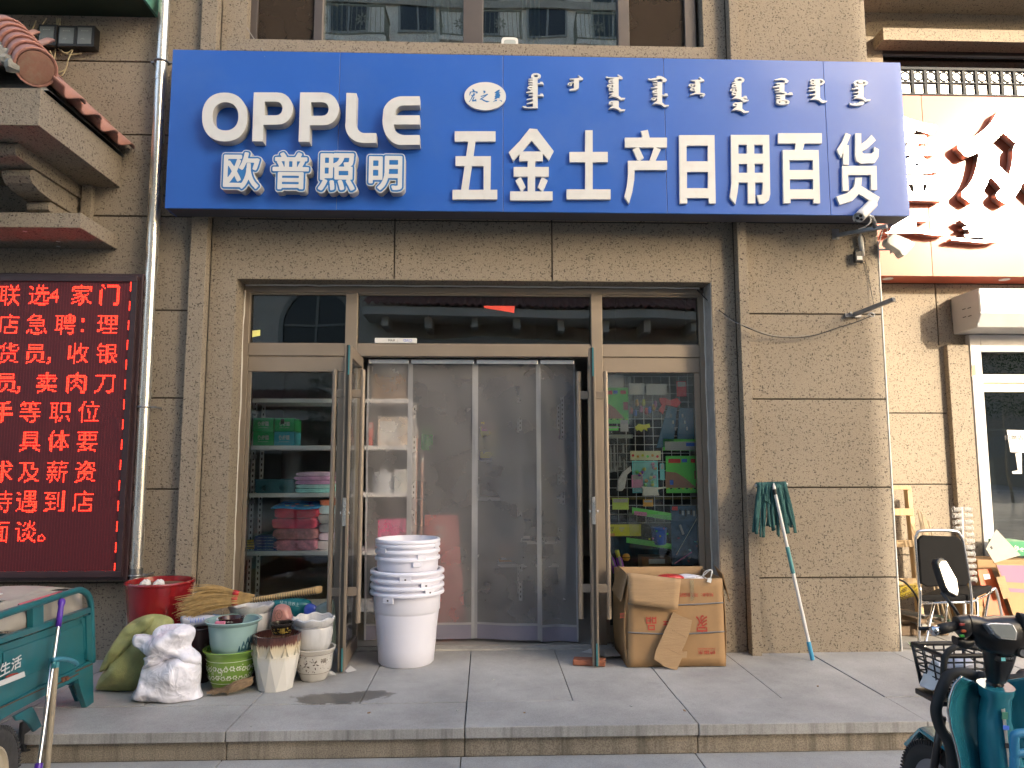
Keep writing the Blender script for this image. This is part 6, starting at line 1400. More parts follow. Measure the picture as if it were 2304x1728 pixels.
t = thing('pale_green_bag', 'pale grey-green plastic bag pressed against the door behind the pots', 'bag', (P(*cp_(1950, 600), y=-.1).x, -.1, 0)); inflate([(1760, 560), (1800, 490), (1900, 430), (1990, 400), (2060, 430), (2080, 900), (1990, 1100), (1800, 1050)], -.10, .06, cp_, 23, wr=.012, wfreq=16).build('bag', pm('sage_plastic', (.30, .38, .36), .3, var=.1), t, smooth=60)
t = thing('printed_bag', 'white bag with fine blue print under the straw broom', 'bag', (P(*cp_(300, 640), y=-.62).x, -.62, .3)); inflate([(150, 650), (165, 580), (300, 590), (460, 570), (600, 590), (640, 640), (520, 690), (330, 720), (300, 760), (200, 730)], -.64, .05, cp_, 24, wr=.008).build('bag', pm('lilac_white_plastic', (.62, .62, .70), .4, var=.05), t, smooth=60)
for k in range(9): p = P(*cp_(180+k*30, 640+6*(k % 2)), y=-.70); MB().obox((p.x, -.699+.004*abs(k-4), p.z), (.003, .002, .028)).build('print_line', pm('blue_ink', (.05, .10, .35), .6), t)
t = thing('blue_tub', 'blue plastic tub edge peeking behind the pale blue pot', 'tub', (P(*cp_(590, 590), y=-.6).x, -.6, .3)); p = P(*cp_(590, 590), y=-.60); MB().obox(tuple(p), (.055, .04, .02), Matrix.Rotation(R(8), 3, 'Y')).build('tub_edge', pm('sky_plastic', (.05, .22, .55), .4), t, bevel=.004)
# straw broom lying across the pots
bro = thing('straw_broom', 'straw broom with red ties lying across the tops of the pots', 'broom', P(*cp_(1000, 400), y=-.62))
STRAW = pm('straw', (.52, .34, .13), .7, var=.3, scale=30); STRAW2 = pm('straw_stalk', (.58, .40, .18), .6, var=.25, scale=20, stretch=(1, 6, 6)); REDT = pm('red_tie', (.55, .02, .025), .5)
YBm = -.62
hs = [P(*cp_(q, r), y=YBm) for q, r in ((1010, 390), (1200, 365), (1500, 320), (1860, 262), (1915, 285))]
MB().tube(catmull([hs[0], hs[1], hs[2], hs[3]], 5), [.017+.0004*k for k in range(16)], 10).build('handle', STRAW2, bro, smooth=1)
for k in range(26):
    s = .06+k*.036; p = hs[0].lerp(hs[3], s); p = p+Vector((0, 0, -.006*math.sin(s*3))); d = (hs[3]-hs[0]).normalized(); u_ = Vector((0, 1, 0)); w_ = d.cross(u_); rr = .0185+.0065*s
    MB().tube([p+(u_*math.cos(a*math.pi/6)+w_*math.sin(a*math.pi/6))*rr for a in range(12)], .0024, 4, closed=True).build('wire_wrap', BLACK, bro)
mb = MB()
for k in range(60):   # stalk ends
    d = (hs[3]-hs[2]).normalized(); a = rnd.uniform(0, 6.28); r_ = .022*math.sqrt(rnd.random()); u_ = Vector((0, 1, 0)); w_ = d.cross(u_); o = (u_*math.cos(a)+w_*math.sin(a))*r_
    mb.tube([hs[3]-d*.12+o*.9, hs[3]+d*rnd.uniform(0, .025)+o*1.1], .0028, 5)
tag(mb.build('stalk_ends', STRAW2, bro), kind='stuff')
tips = [((1060, 335), (840, 305), (560, 262), (270, 300)), ((1020, 360), (825, 375), (480, 360), (110, 445)), ((1010, 395), (825, 420), (480, 470), (140, 570)), ((1030, 385), (830, 410), (520, 420), (180, 500))]
for b_, tp in enumerate(tips):
    A = [P(*cp_(*q), y=YBm-.004*b_) for q in tp]; mb = MB()
    for k in range(95):
        sp_ = [0.006, .013, .026, .042]; o = [Vector((rnd.gauss(0, 1)*.3, rnd.gauss(0, .6), rnd.gauss(0, .5))) for _ in range(1)][0]
        e = [A[i]+o*sp_[i] for i in range(4)]; e[3] = e[2].lerp(e[3], rnd.uniform(.45, 1.12))+Vector((0, rnd.gauss(0, .012), rnd.gauss(0, .008)-.006))
        mb.tube(catmull(e, 3), [.0018]*9+[.0009], 3, cap=False)
    tag(mb.build('bristles', STRAW, bro), kind='stuff')
    if b_ < 3:
        p = A[1]; d = (A[2]-A[1]).normalized(); mb = MB().tube([p-d*.018, p+d*.02], [.019, .021], 12); mb.build('tie', REDT, bro, smooth=1)
# worn broom stub on the ground
stb = thing('broom_stub', 'worn straw broom end lying behind the drip vase', 'broom', P(*cp_(860, 1480), z=.02))
mb = MB()
a0, a1, a2 = P(*cp_(1040, 1390), y=gy-.10), P(*cp_(800, 1470), y=gy-.16), P(*cp_(540, 1530), y=gy-.16); a2.z = .012; a1.z = max(.03, a1.z)
for k in range(90):
    o = Vector((0, rnd.gauss(0, 1), rnd.gauss(0, 1))); e = [a0+o*.010, a1+o*.013, a2+Vector((rnd.uniform(-.03, .12), o.y*.02, abs(o.z)*.012))]
    for q in e: q.z = max(.006, q.z)
    mb.tube(catmull(e, 4), .0028, 4, cap=False)
tag(mb.build('straw', pm('old_straw', (.30, .21, .13), .85, var=.35, scale=30), stb), kind='stuff'); MB().tube([a0+Vector((-.05, 0, -.012)), a0+Vector((-.07, -.003, -.02))], .024, 10).build('tie', pm('dull_brown_tie', (.25, .16, .10), .8), stb)

# ================================================================== white buckets
BUCK = pm('white_bucket_plastic', (.90, .91, 1.04), .35, var=.02)
bc = P(907, 1506, z=0); bxx, byy = bc.x, bc.y+.205
cb = crop(830, 1200, .1929)
def zof(py, r): return P(*cb(400, py), y=byy-r).z
def bucket(lab, z, h, rb, rt, rim, collar):
    t = thing('bucket', lab, 'bucket', (bxx, byy, z), group='white buckets in the stack')
    pr = [(rb-.012, 0), (rb, .012)]+[(rb+(rt-rb)*s*.9, h*s*.9) for s in (.25, .5, .75)]+[(rb+(rt-rb)*.86, h-collar-.004), (rt-.004, h-collar), (rt, h-collar+.006), (rt+.002, h-.028)]
    MB().lathe(pr, 64, (bxx, byy, z), cap0=True).build('body', BUCK, t, smooth=40)
    MB().lathe([(rt+.002, h-.028), (rim, h-.026), (rim+.002, h-.018), (rim, h-.004), (rim-.006, h), (rt-.002, h), (rt-.004, h-.01), (rb+(rt-rb)*.8, h*.7), (rb-.006, .02), (0, .015)], 64, (bxx, byy, z), cap0=False).build('rim', BUCK, t, smooth=50)
    return t
zl = [zof(q, .275) for q in (718, 640, 555, 470)]
for k, z_ in enumerate(zl):
    h = .555; t = bucket(('large white bucket at the bottom of the stack, standing on the pavement', 'large white bucket second from the bottom of the stack', 'large white bucket third from the bottom of the stack', 'uppermost of the large wide-rimmed white buckets')[k], 0 if k == 0 else z_-h, z_ if k == 0 else h, .205 if k == 0 else .2, .247, .276, .15)
    if k in (0, 2):
        ang = -.45 if k == 0 else .55
        for s_ in (-1, 1):
            pass
    tabz = z_-.035; ang = (-.42, .75, .62, 0.05)[k]
    c_ = Vector((bxx+.268*math.sin(ang), byy-.268*math.cos(ang), tabz-.01)); MB().obox(tuple(c_), (.085, .012, .045), rotz(ang)).build('handle_tab', BUCK, t, bevel=.004)
    c2 = Vector((bxx+.276*math.sin(ang), byy-.276*math.cos(ang), tabz-.01)); MB().obox(tuple(c2), (.012, .003, .010), rotz(ang)).build('stamp', INK, t)
zs_ = [zof(q, .245) for q in (300, 215, 140, 92)]
for k, z_ in enumerate(zs_):
    h = .40; t = bucket(('lowest of the narrow-rimmed white buckets at the stack top', 'narrow white bucket second of the top four', 'narrow white bucket just under the topmost one', 'topmost open white bucket of the stack')[k], z_-h, h, .19, .228, .243, .10)
    ang = (.4, .55, -.75, 1.2)[k]
    c_ = Vector((bxx+.238*math.sin(ang), byy-.238*math.cos(ang), z_-.045)); MB().obox(tuple(c_), (.07, .012, .035), rotz(ang)).build('handle_tab', BUCK, t, bevel=.004)

# ================================================================== brown carton by the right door
ca = crop(1280, 780, .458)
cbx = thing('cardboard_box', 'big open brown carton with red print in front of the toy window', 'carton', (1.36, -.15, 0))
L0, R0 = P(*ca(285, 1572), z=0), P(*ca(776, 1576), z=0)
yF = (L0.y+R0.y)/2; yBk = yF+.50; zT = P(*ca(520, 1140), y=yF).z
xl, xr = L0.x, R0.x; xlt, xrt = P(*ca(290, 1110), y=yF).x, P(*ca(752, 1140), y=yF).x
def wall(fn, name, nu=10, nv=8, mat=CARD): return MB().grid(fn, nu, nv).build(name, mat, cbx, smooth=1, solid=.006)
wallf = lambda s, q: (xl+(xr-xl)*s+(xlt-xl+(xrt-xr-xlt+xl)*s)*q, yF-.012*math.sin(math.pi*s)*math.sin(math.pi*q), .004+(zT-.004)*q)
wall(wallf, 'front_wall', 14, 10)
wall(lambda s, q: (xl+(xlt-xl)*q-.02*math.sin(math.pi*q), yF+.004+(yBk-yF)*s, .004+(zT+.02*s-.004)*q), 'side_wall')
wall(lambda s, q: (xr+(xrt-xr)*q+.015*math.sin(math.pi*q), yF+.004+(yBk-yF)*s, .004+(zT-.004)*q), 'side_wall')
zbk = P(*ca(520, 1080), y=yBk).z
wall(lambda s, q: (xl+(xr-xl)*s, yBk+.004, .004+(zbk-.004)*q), 'back_wall', mat=CARD_IN)
MB().box(xl+.01, xr-.01, yF+.01, yBk-.005, .002, .008).build('bottom', CARD, cbx)
# flaps
ff = [P(*ca(*q), y=yF-.03) for q in ((285, 1108), (548, 1140), (528, 1290), (292, 1258))]
MB().grid(lambda s, q: (ff[0].lerp(ff[1], s)).lerp(ff[3].lerp(ff[2], s), q)+Vector((0, -.02*math.sin(math.pi*q*.5)-.012, 0)), 8, 6).build('flap', CARD_IN, cbx, smooth=1, solid=.006)
lf = [P(*ca(245, 1075), y=yBk-.05), P(*ca(288, 1118), y=yF), P(*ca(255, 1250), y=yF-.02), P(*ca(212, 1195), y=yBk-.10)]
MB().grid(lambda s, q: (lf[0].lerp(lf[1], s)).lerp(lf[3].lerp(lf[2], s), q), 6, 6).build('flap', CARD_IN, cbx, solid=.006)
rf = [P(*ca(715, 1075), y=yBk-.05), P(*ca(757, 1118), y=yF), P(*ca(790, 1255), y=yF-.0), P(*ca(770, 1190), y=yBk-.1)]
MB().grid(lambda s, q: (rf[0].lerp(rf[1], s)).lerp(rf[3].lerp(rf[2], s), q), 6, 6).build('flap', CARD, cbx, solid=.006)
for py in (1258, 1400):
    zz = P(*ca(520, py), y=yF).z
    MB().tube([wallf(s/14, zz/zT)[0:1]+(wallf(s/14, zz/zT)[1]-.006, zz-.012*math.sin(math.pi*s/14)) for s in range(0, 15)], .006, 5).build('strap', pm('grey_strap', (.18, .18, .19), .5), cbx, smooth=1)
def redmark(body, px, py, w, h, rot=180):
    p = P(*ca(px, py), y=yF); q = p.z/zT; s = (p.x-xl)/(xr-xl); y_ = wallf(s, q)[1]-.0062
    lettering('red_print', body, RED_INK, cbx, (p.x, y_, p.z), width=w, height=h, bold=.012, mat3=Matrix.Rotation(R(rot), 3, 'Y'))
redmark('品', 403, 1358, .075, .095); redmark('产', 480, 1345, .06, .08); redmark('家', 650, 1362, .085, .13); redmark('制造商：河北安国药', 625, 1218, .25, .028); redmark('臻振东', 675, 1500, .13, .03); redmark('ZHENZHENDONG', 675, 1482, .13, .010); redmark('口口', 262, 1320, .03, .035)
tp_ = [P(*ca(*q), y=yF-.014) for q in ((595, 1145), (615, 1145), (612, 1245), (598, 1250))]
MB().add([tuple(q) for q in tp_], [(0, 1, 2, 3)]).build('tape', film('clear_tape', (.45, .42, .25), .5, gloss=.3), cbx)
# loose piece of card leaning on the front
lc = thing('card_scrap', 'torn rectangle of brown card leaning on the front of the carton', 'card', P(*ca(480, 1590), z=0))
pg = [(512, 1302), (540, 1318), (606, 1345), (596, 1395), (572, 1460), (556, 1492), (562, 1500), (582, 1498), (578, 1530), (556, 1528), (530, 1592), (470, 1572), (420, 1535), (425, 1500)]
b0 = P(*ca(480, 1585), z=.004); yt = yF-.03
def lean(q):
    p = P(*ca(*q), y=yt); k = min(1, max(0, (P(*ca(480, 1310), y=yt).z-p.z)/.42)); y_ = yt-k*(yt-b0.y); return P(*ca(*q), y=y_)
o_ = lean(pg[0]); e1 = (lean((606, 1345))-lean((420, 1535))).normalized(); nrm = (lean((606, 1345))-lean(pg[0])).cross(lean((470, 1572))-lean(pg[0])).normalized()
loops_ = [lean(q) for q in pg]; ux = (loops_[2]-loops_[0]).normalized(); uz = nrm.cross(ux)
MB().prism3([((p-loops_[0]).dot(ux), (p-loops_[0]).dot(uz)) for p in loops_], loops_[0], ux, uz, nrm*.006).build('sheet', CARD_IN, lc)
for k in (.33, .68):
    a, b = lean((512+(470-512)*k+8, 1302+(1572-1302)*k)), lean((606+(530-606)*k-8, 1345+(1592-1345)*k)); MB().tube([a+nrm*(-.001), b+nrm*(-.001)], .0016, 4).build('crease', pm('crease_brown', (.28, .19, .11), .9), lc)
# contents
ct = thing('red_packet', 'red plastic packet poking out of the carton', 'packet', (1.25, yF+.2, zT-.02)); inflate([(430, 1128), (470, 1118), (540, 1120), (560, 1140), (430, 1142)], yF+.10, .05, ca, 31, wr=.004, zmin=zT-.06).build('packet', pm('red_plastic', (.5, .03, .03), .3), ct, smooth=60)
ct = thing('white_packet', 'white plastic packet lying in the carton', 'packet', (1.4, yF+.2, zT-.02)); inflate([(520, 1128), (570, 1116), (640, 1125), (660, 1145), (540, 1145)], yF+.14, .05, ca, 32, wr=.004, zmin=zT-.06).build('packet', BAG, ct, smooth=60)
ct = thing('looped_cord', 'loops of white cord spilling over the carton edge', 'cord', (1.6, yF+.1, zT)); MB().tube(catmull([P(*ca(*q), y=yF+.06-.01*i) for i, q in enumerate(((625, 1132), (660, 1125), (690, 1100), (705, 1105), (690, 1140), (660, 1128), (670, 1105), (700, 1098), (695, 1150)))], 6), .0035, 6).build('cord', WHITE_P, ct, smooth=1); p = P(*ca(690, 1148), y=yF-.02); MB().obox(tuple(p), (.03, .008, .03), Matrix.Rotation(.3, 3, 'Y')).build('tag', PAPER, ct)
ct = thing('card_filler', 'bent piece of brown card sticking up inside the carton', 'card', (1.2, yF+.25, zT)); MB().prism([xz(P(*ca(*q), y=yF+.2)) for q in ((370, 1130), (398, 1110), (425, 1132), (420, 1170), (370, 1170))], yF+.2, yF+.206).build('sheet', CARD_IN, ct)

# brick under the door, papers
bk = P(1326, 1495, z=0); t = thing('brick', 'worn red brick propping the right door leaf', 'brick', (bk.x, bk.y, 0))
def brick_fn(): 
    mb = MB().obox((bk.x, bk.y, .021), (.235, .105, .040), rotz(R(-12))); return mb
brick_fn().build('body', pm('red_brick', (.38, .14, .08), .9, var=.25, scale=25, bump=.6), t, bevel=.008)
t = thing('paper_sheet', 'crumpled white sheet of paper on the ground beside the carton', 'paper', P(1370, 1475, z=0))
pp = [P(*ca(*q), z=.006) for q in ((60, 1500), (150, 1480), (215, 1455), (240, 1460), (255, 1530), (180, 1535), (130, 1510))]
mb = MB(); mb.v = [tuple(p+Vector((0, 0, .02*abs(math.sin(i*2.1))))) for i, p in enumerate(pp)]+[tuple(sum(pp, Vector())/7+Vector((0, 0, .012)))]; mb.f = [(i, (i+1) % 7, 7) for i in range(7)]; mb.build('sheet', PAPER, t)
t = thing('paper_scrap', 'small torn white scrap on the pavement by the left door', 'paper', P(795, 1508, z=0)); q4 = [P(*c3(*q), z=.003) for q in ((60, 1635), (85, 1615), (118, 1632), (70, 1645))]; MB().add([tuple(q4[0]), tuple(q4[1]+Vector((0, 0, .01))), tuple(q4[2]), tuple(q4[3])], [(0, 1, 2), (0, 2, 3)]).build('scrap', PAPER, t)
t = thing('plastic_wrap', 'scrap of clear plastic wrap on the ground beside the printed pot', 'wrap', P(735, 1515, z=0)); inflate([(1930, 1310), (1990, 1260), (2060, 1290), (2090, 1330), (2000, 1350), (1940, 1340)], -.48, .03, cp_, 41, wr=.01, wfreq=30, n=60, rings=8).build('film', film('clear_wrap', (.65, .65, .63), .45, gloss=.2), t, smooth=60)
mats_ = pm('litter_grey', (.5, .5, .48), .8)
for k, (u, v) in enumerate(((1180, 1605), (1110, 1530), (1690, 1462), (565, 1635), (830, 1605), (1420, 1590), (1840, 1545), (1030, 1600), (1540, 1600))):
    p = P(u, v, z=0); o_ = MB().obox((p.x, p.y, .004), (.012+.006*(k % 3), .008, .005), rotz(k)).build('litter_bit', mats_ if k % 2 else CARD); tag(o_, 'tiny %s scrap of litter on the pavement %s' % ('pale' if k % 2 else 'brown', ('right of the middle joint', 'before the doorway', 'at the foot of the pillar', 'near the step left of the bag', 'beside the wet patch', 'before the carton', 'right of the mop', 'near the step in the middle', 'below the carton near the step')[k]), 'litter', 'scraps of litter on the pavement')

# ================================================================== mop against the pillar
c9 = crop(1640, 1060, .3013)
mp_ = thing('mop', 'teal string mop with white pole leaning upside down on the pillar', 'mop', P(*c9(625, 1405), z=0))
f0 = P(*c9(625, 1408), z=.004); h1 = P(*c9(338, 130), y=-.225)
def along(v): # pole point at crop row v
    k = (1408-v)/(1408-130); return f0.lerp(h1, k)
for v0, v1, r_, mt, nm in ((1408, 1275, .0155, pm('sky_blue_grip', (.06, .36, .62), .45), 'end_grip'), (1275, 770, .0135, WHITE_P, 'pole'), (770, 572, .0155, pm('teal_grip', (.10, .32, .34), .4), 'middle_grip'), (572, 175, .012, WHITE_P, 'pole'), (175, 135, .013, BLACK, 'socket')):
    MB().tube([along(v0), along(v1)], r_, 16).build(nm, mt, mp_, smooth=40)
MB().tube([along(140), P(*c9(333, 95), y=-.175)], [.014, .01], 10).build('clamp', WHITE_P, mp_, smooth=1)
bl, br = P(*c9(200, 106), y=-.165), P(*c9(437, 98), y=-.165)
MB().tube([bl, br], .0115, 12).build('crossbar', WHITE_P, mp_, smooth=40)
MOPC = pm('teal_mop_cloth', (.025, .10, .10), .9, var=.2, scale=25, bump=.5, bscale=120)
for k in range(30):
    s = .04+.86*(k/29)+rnd.uniform(-.015, .015); p = bl.lerp(br, s); L_ = rnd.uniform(.31, .42)*(1.0 if s < .45 else .93); fan = (s-.5)*.13; yo = -.0165-.010*(k % 3) if rnd.random() < .75 else .02
    w_ = rnd.uniform(.009, .016); ph = rnd.uniform(0, 6)
    if k in (9, 10, 12): L_ *= .38
    def rib(a, q, p=p, L_=L_, fan=fan, yo=yo, w_=w_, ph=ph):
        if q < .12: an = q/.12*math.pi; return (p.x+(a-.5)*2*w_, p.y+.016*math.cos(an)*(1 if yo < 0 else -1)+(-.008 if yo < 0 else .008)*(an/math.pi), p.z+.018*math.sin(an)+.003)
        k_ = (q-.12)/.88; return (p.x+(a-.5)*2*w_*(1-.25*k_)+fan*k_+.006*math.sin(ph+5*k_), p.y-.016*(1 if yo < 0 else -1)+(-.008 if yo < 0 else .008)+yo*k_*1.0+.006*math.sin(4*k_+ph), p.z-L_*k_)
    MB().grid(rib, 2, 16).build('cloth_strip', MOPC, mp_, smooth=1, solid=.0035)

# ================================================================== cameras, bracket, cables on the pillar
cc = crop(1850, 420, .1809)
A_ = P(*cc(180, 605), y=-.02); B_ = P(*cc(805, 492), y=-.34)
brk = thing('camera_bracket', 'galvanised angle bar under the sign carrying the surveillance camera', 'bracket', tuple(A_))
MB().bar(A_, B_, .03, .03).build('bar', GALV, brk, bevel=.002); MB().bar(A_+Vector((0, .018, -.03)), A_+Vector((0, .018, .06)), .06, .006).build('wall_plate', GALV, brk)
cctv = thing('security_camera', 'white bullet surveillance camera under the right end of the sign', 'camera', P(*cc(560, 340), y=-.40))
f_ = P(*cc(465, 385), y=-.50); b_ = P(*cc(632, 215), y=-.30); d_ = (b_-f_).normalized(); Lc = (b_-f_).length
sd = d_.cross(Vector((0, 0, 1))).normalized(); ud = sd.cross(d_)
rc = .036
MB().tube([f_, f_+d_*.01, b_-d_*.02, b_], [rc, rc*1.02, rc*1.02, rc*.9], 28).build('body', WHITE_P, cctv, smooth=40)
hood = MB()
def hd_(s, q): a = R(-25+230*s); r_ = rc*1.16; return f_-d_*.022+d_*(q*(Lc*.97))+sd*(r_*math.cos(a))+ud*(r_*math.sin(a)+.003)
MB().grid(hd_, 20, 3).build('sun_hood', WHITE_P, cctv, smooth=1, solid=.003)
MB().tube([f_-d_*.0045, f_-d_*.0005], [rc*.93, rc*.97], 28).build('face', pm('camera_face', (.55, .55, .54), .3), cctv, smooth=30)
for a, b, r_ in ((-.35, .36, .013), (.40, .02, .013), (-.30, -.46, .011), (.12, -.42, .004)):
    p = f_+sd*(-a*rc)+ud*(b*rc); MB().tube([p-d_*.008, p-d_*.004], [r_*.8, r_], 16).build('lens', pm('lens_black', (.01, .01, .012), .06), cctv, smooth=30)
MB().tube([f_+d_*Lc*.45-ud*rc*.9, P(*cc(625, 380), y=-.33), P(*cc(650, 440), y=-.30), P(*cc(655, 505), y=-.27)], [.012, .014, .014, .018], 10).build('mount', GALV, cctv, smooth=1)
MB().tube(catmull([f_+d_*Lc*.6-ud*rc, P(*cc(600, 430), y=-.36), P(*cc(540, 495), y=-.33), P(*cc(455, 525), y=-.22)], 6), .005, 6).build('cable', WHITE_P, cctv, smooth=1)
wb = thing('wireless_bridge', 'white wireless bridge antenna on a short arm at the pillar corner', 'antenna', P(*cc(1000, 730), y=-.08))
pl = [(880, 585), (915, 582), (1075, 650), (1165, 700), (1150, 730), (1055, 840), (1020, 865), (985, 840), (965, 800), (830, 715), (806, 690), (815, 640)]
MB().prism([xz(P(*cc(*q), y=-.12)) for q in pl], -.12, -.03).build('housing', pm('warm_white_plastic', (.62, .61, .57), .45), wb, bevel=.012)
lettering('logo', '◆ bridge', pm('grey_print', (.3, .3, .3), .6), wb, P(*cc(1035, 695), y=-.1215), width=.05, mat3=Matrix.Rotation(R(22), 3, 'Y'))
MB().tube([P(*cc(690, 782), y=-.01), P(*cc(880, 785), y=-.06)], .009, 10).build('arm', STEEL, wb, smooth=40); MB().tube([P(*cc(855, 800), y=-.07), P(*cc(853, 835), y=-.07)], .008, 8).build('screw', STEEL, wb); MB().tube([P(*cc(870, 790), y=-.06), P(*cc(900, 740), y=-.06)], .010, 8).build('swivel', STEEL, wb)
MB().tube(catmull([P(*cc(820, 650), y=-.07), P(*cc(805, 530), y=-.06), P(*cc(760, 525), y=-.05), P(*cc(725, 640), y=-.04), P(*cc(705, 715), y=-.02)], 6), .004, 6).build('cable', WHITE_P, wb, smooth=1)
ad = thing('power_adapter', 'black power adapter wrapped in white tape hanging on the pillar', 'adapter', P(*cc(470, 870), y=-.04))
p, q = P(*cc(405, 792), y=-.06), P(*cc(515, 935), y=-.06); MB().box(p.x, q.x, -.06, -.02, q.z, p.z).build('case', BLACK, ad, bevel=.008)
p, q = P(*cc(432, 862), y=-.062), P(*cc(502, 908), y=-.062); MB().box(p.x, q.x, -.062, -.0605, q.z, p.z).build('label', PAPER, ad)
MB().tube([P(*cc(*q), y=-.03) for q in ((478, 590), (470, 640), (480, 700), (495, 770), (515, 860))], [.008, .018, .021, .018, .010], 10).build('taped_bundle', pm('white_tape', (.62, .62, .60), .6, var=.15, bump=.8), ad, smooth=1)
MB().tube(catmull([P(*cc(470, 935), y=-.035), P(*cc(485, 955), y=-.035), P(*cc(510, 930), y=-.035), P(*cc(540, 950), y=-.012), P(*cc(590, 1200), y=-.012), P(*cc(645, 1480), y=-.03)], 8), .003, 5).build('lead', BLACK, ad, smooth=1)
MB().tube(catmull([P(*cc(500, 590), y=-.02), P(*cc(530, 660), y=-.02), P(*cc(520, 760), y=-.02), P(*cc(540, 820), y=-.02)], 6), .003, 5).build('lead', BLACK, ad, smooth=1)
pb = thing('pipe_bracket', 'grey square steel tube sticking out of the pillar corner', 'bracket', P(*cc(420, 1590), y=0))
a0, a1 = P(*cc(400, 1590), y=-.03), P(*cc(895, 1400), y=-.42)
MB().bar(a0, a1, .030, .032).build('tube', GALV, pb, bevel=.003); dd_ = (a1-a0).normalized(); MB().bar(a1, a1+dd_*.002, .022, .024).build('open_end', BLACK, pb)
MB().bar(P(*cc(280, 1600), y=-.012), P(*cc(480, 1605), y=-.012), .022, .03).build('base_plate', GALV, pb); c_ = P(*cc(345, 1572), y=-.03); MB().tube([c_, c_+Vector((0, -.02, 0))], .008, 8).build('bolt', GALV, pb)
MB().tube(catmull([P(*cc(560, 1600), y=-.06), P(*cc(600, 1570), y=-.08), P(*cc(650, 1585), y=-.08), P(*cc(630, 1620), y=-.07), P(*cc(590, 1590), y=-.05)], 6), .004, 5).build('knotted_wire', WHITE_P, pb, smooth=1)
c4 = crop(1540, 620, .3134)
for lab, pts, r_, mt in (('thin black cable swagged from the shopfront corner to the steel tube', [(80, 90), (190, 200), (350, 320), (500, 395), (640, 438), (800, 447), (950, 425), (1100, 375), (1230, 335), (1340, 290)], .0045, BLACK), ('thin pale wire twisted along the swagged black cable', [(85, 90), (175, 200), (330, 318), (480, 378), (620, 425), (760, 438), (900, 428)], .0025, pm('grey_wire', (.32, .31, .3), .6))):
    yv = [.24, .10, -.07, -.15]+[-.07]*6
    o_ = MB().tube(catmull([P(*c4(*q), y=(yv[i] if i < 4 else -.05)) for i, q in enumerate(pts)], 8), r_, 6).build('cable', mt, smooth=1); tag(o_, lab, 'cable', 'cables strung across the pillar')
# ================================================================== white-framed shop window on the right
c5 = crop(1960, 1050, .4086); c7 = crop(2140, 700, .4216)
rwf = thing('white_shop_window', 'white-framed shop window with job notice at the right edge', 'shop window', (5.4, 1.33, 0))
YW = 1.33
wx0, wx1 = P(*c7(95, 500), y=YW).x, P(*c7(143, 500), y=YW).x
MB().box(4.875, 4.985, YW, YW+.12, .0, 2.76).build('frame_post', WHITE_M, rwf, bevel=.005)
MB().box(4.986, 7.6, YW+.002, YW+.12, 2.585, 2.76).build('head_rail', WHITE_M, rwf, bevel=.005)
ALU = pm('champagne_aluminium', (.46, .41, .30), .4, .4, var=.05)
zb1, zb0 = P(*c7(250, 338), y=YW+.04).z, P(*c7(250, 432), y=YW+.04).z
MB().box(4.986, 7.6, YW+.03, YW+.10, (zb0+zb1)/2+.004, zb1).build('rail', ALU, rwf, bevel=.003); MB().box(4.986, 7.6, YW+.035, YW+.10, zb0, (zb0+zb1)/2-.004).build('rail', ALU, rwf, bevel=.003)
MB().box(4.987, 7.6, YW+.06, YW+.068, zb1+.001, 2.584).build('window_pane', GLASS_D, rwf); MB().box(4.987, 7.6, YW+.06, YW+.068, .12, zb0-.001).build('window_pane', GLASS_D, rwf)
MB().box(4.986, 7.6, YW+.03, YW+.10, .0, .119).build('bottom_rail', ALU, rwf)
for vy in (632, 960, 1118): zz = P(*c7(260, vy), y=YW+.5).z; MB().box(4.99, 7.6, YW+.5, YW+.54, zz-.008, zz+.008).build('inner_shelf', GALV, rwf)
MB().prism([xz(P(*c7(*q), y=YW-.002)) for q in ((110, 290), (130, 285), (133, 340), (108, 350))], YW-.002, YW-.0005).build('old_tape', pm('old_tape', (.45, .33, .25), .8), rwf)
t = thing('job_notice', 'white paper job notice taped inside the white-framed window', 'notice', P(*c7(345, 690), y=YW+.055))
a, b = P(*c7(297, 634), y=YW+.055), P(*c7(430, 752), y=YW+.055)
MB().prism([(a.x, a.z), (a.x+.02, b.z), (b.x, b.z-.01), (b.x, a.z-.005)], YW+.054, YW+.0552).build('sheet', PAPER, t)
lettering('print', '招聘店员', INK, t, P(*c7(352, 675), y=YW+.0535), width=.26, height=.05, bold=.015)
lettering('print', '15326709603', INK, t, P(*c7(360, 706), y=YW+.0535), width=.22, height=.022)
MB().prism([xz(P(*c7(*q), y=YW+.05)) for q in ((345, 760), (378, 755), (380, 868), (330, 868), (328, 855), (358, 850))], YW+.054, YW+.0552).build('torn_notice', PAPER, t)
# shutter housing over it
sh = thing('shutter_box', 'white sheet-metal roller shutter housing over the right window', 'shutter box', (6, 1.1, 2.78))
zt_, zb_ = 3.15, 2.775; x0 = 4.745
pf = [(.95, zt_-.005), (.945, 2.90), (1.02, zb_), (YR-.02, zb_-.01), (YR-.02, zt_)]
mb = MB(); mb.prism3(pf, (x0, 0, 0), (0, 1, 0), (0, 0, 1), (3.2, 0, 0)); mb.build('housing', WHITE_M, sh, bevel=.006)
mb = MB(); mb.prism3([(.958, zt_-.014), (.953, 2.905), (1.024, zb_+.008), (YR-.03, zb_), (YR-.03, zt_-.008)], (x0-.004, 0, 0), (0, 1, 0), (0, 0, 1), (.0035, 0, 0)); mb.build('end_plate', pm('grey_end_plate', (.50, .50, .51), .5, var=.06), sh)
for k, (yy, zz) in enumerate(((1.08, 2.98), (1.16, 2.985), (1.08, 2.90), (1.16, 2.905))): MB().box(x0-.0055, x0-.0042, yy, yy+.05, zz, zz+.008).build('slot', BLACK, sh)
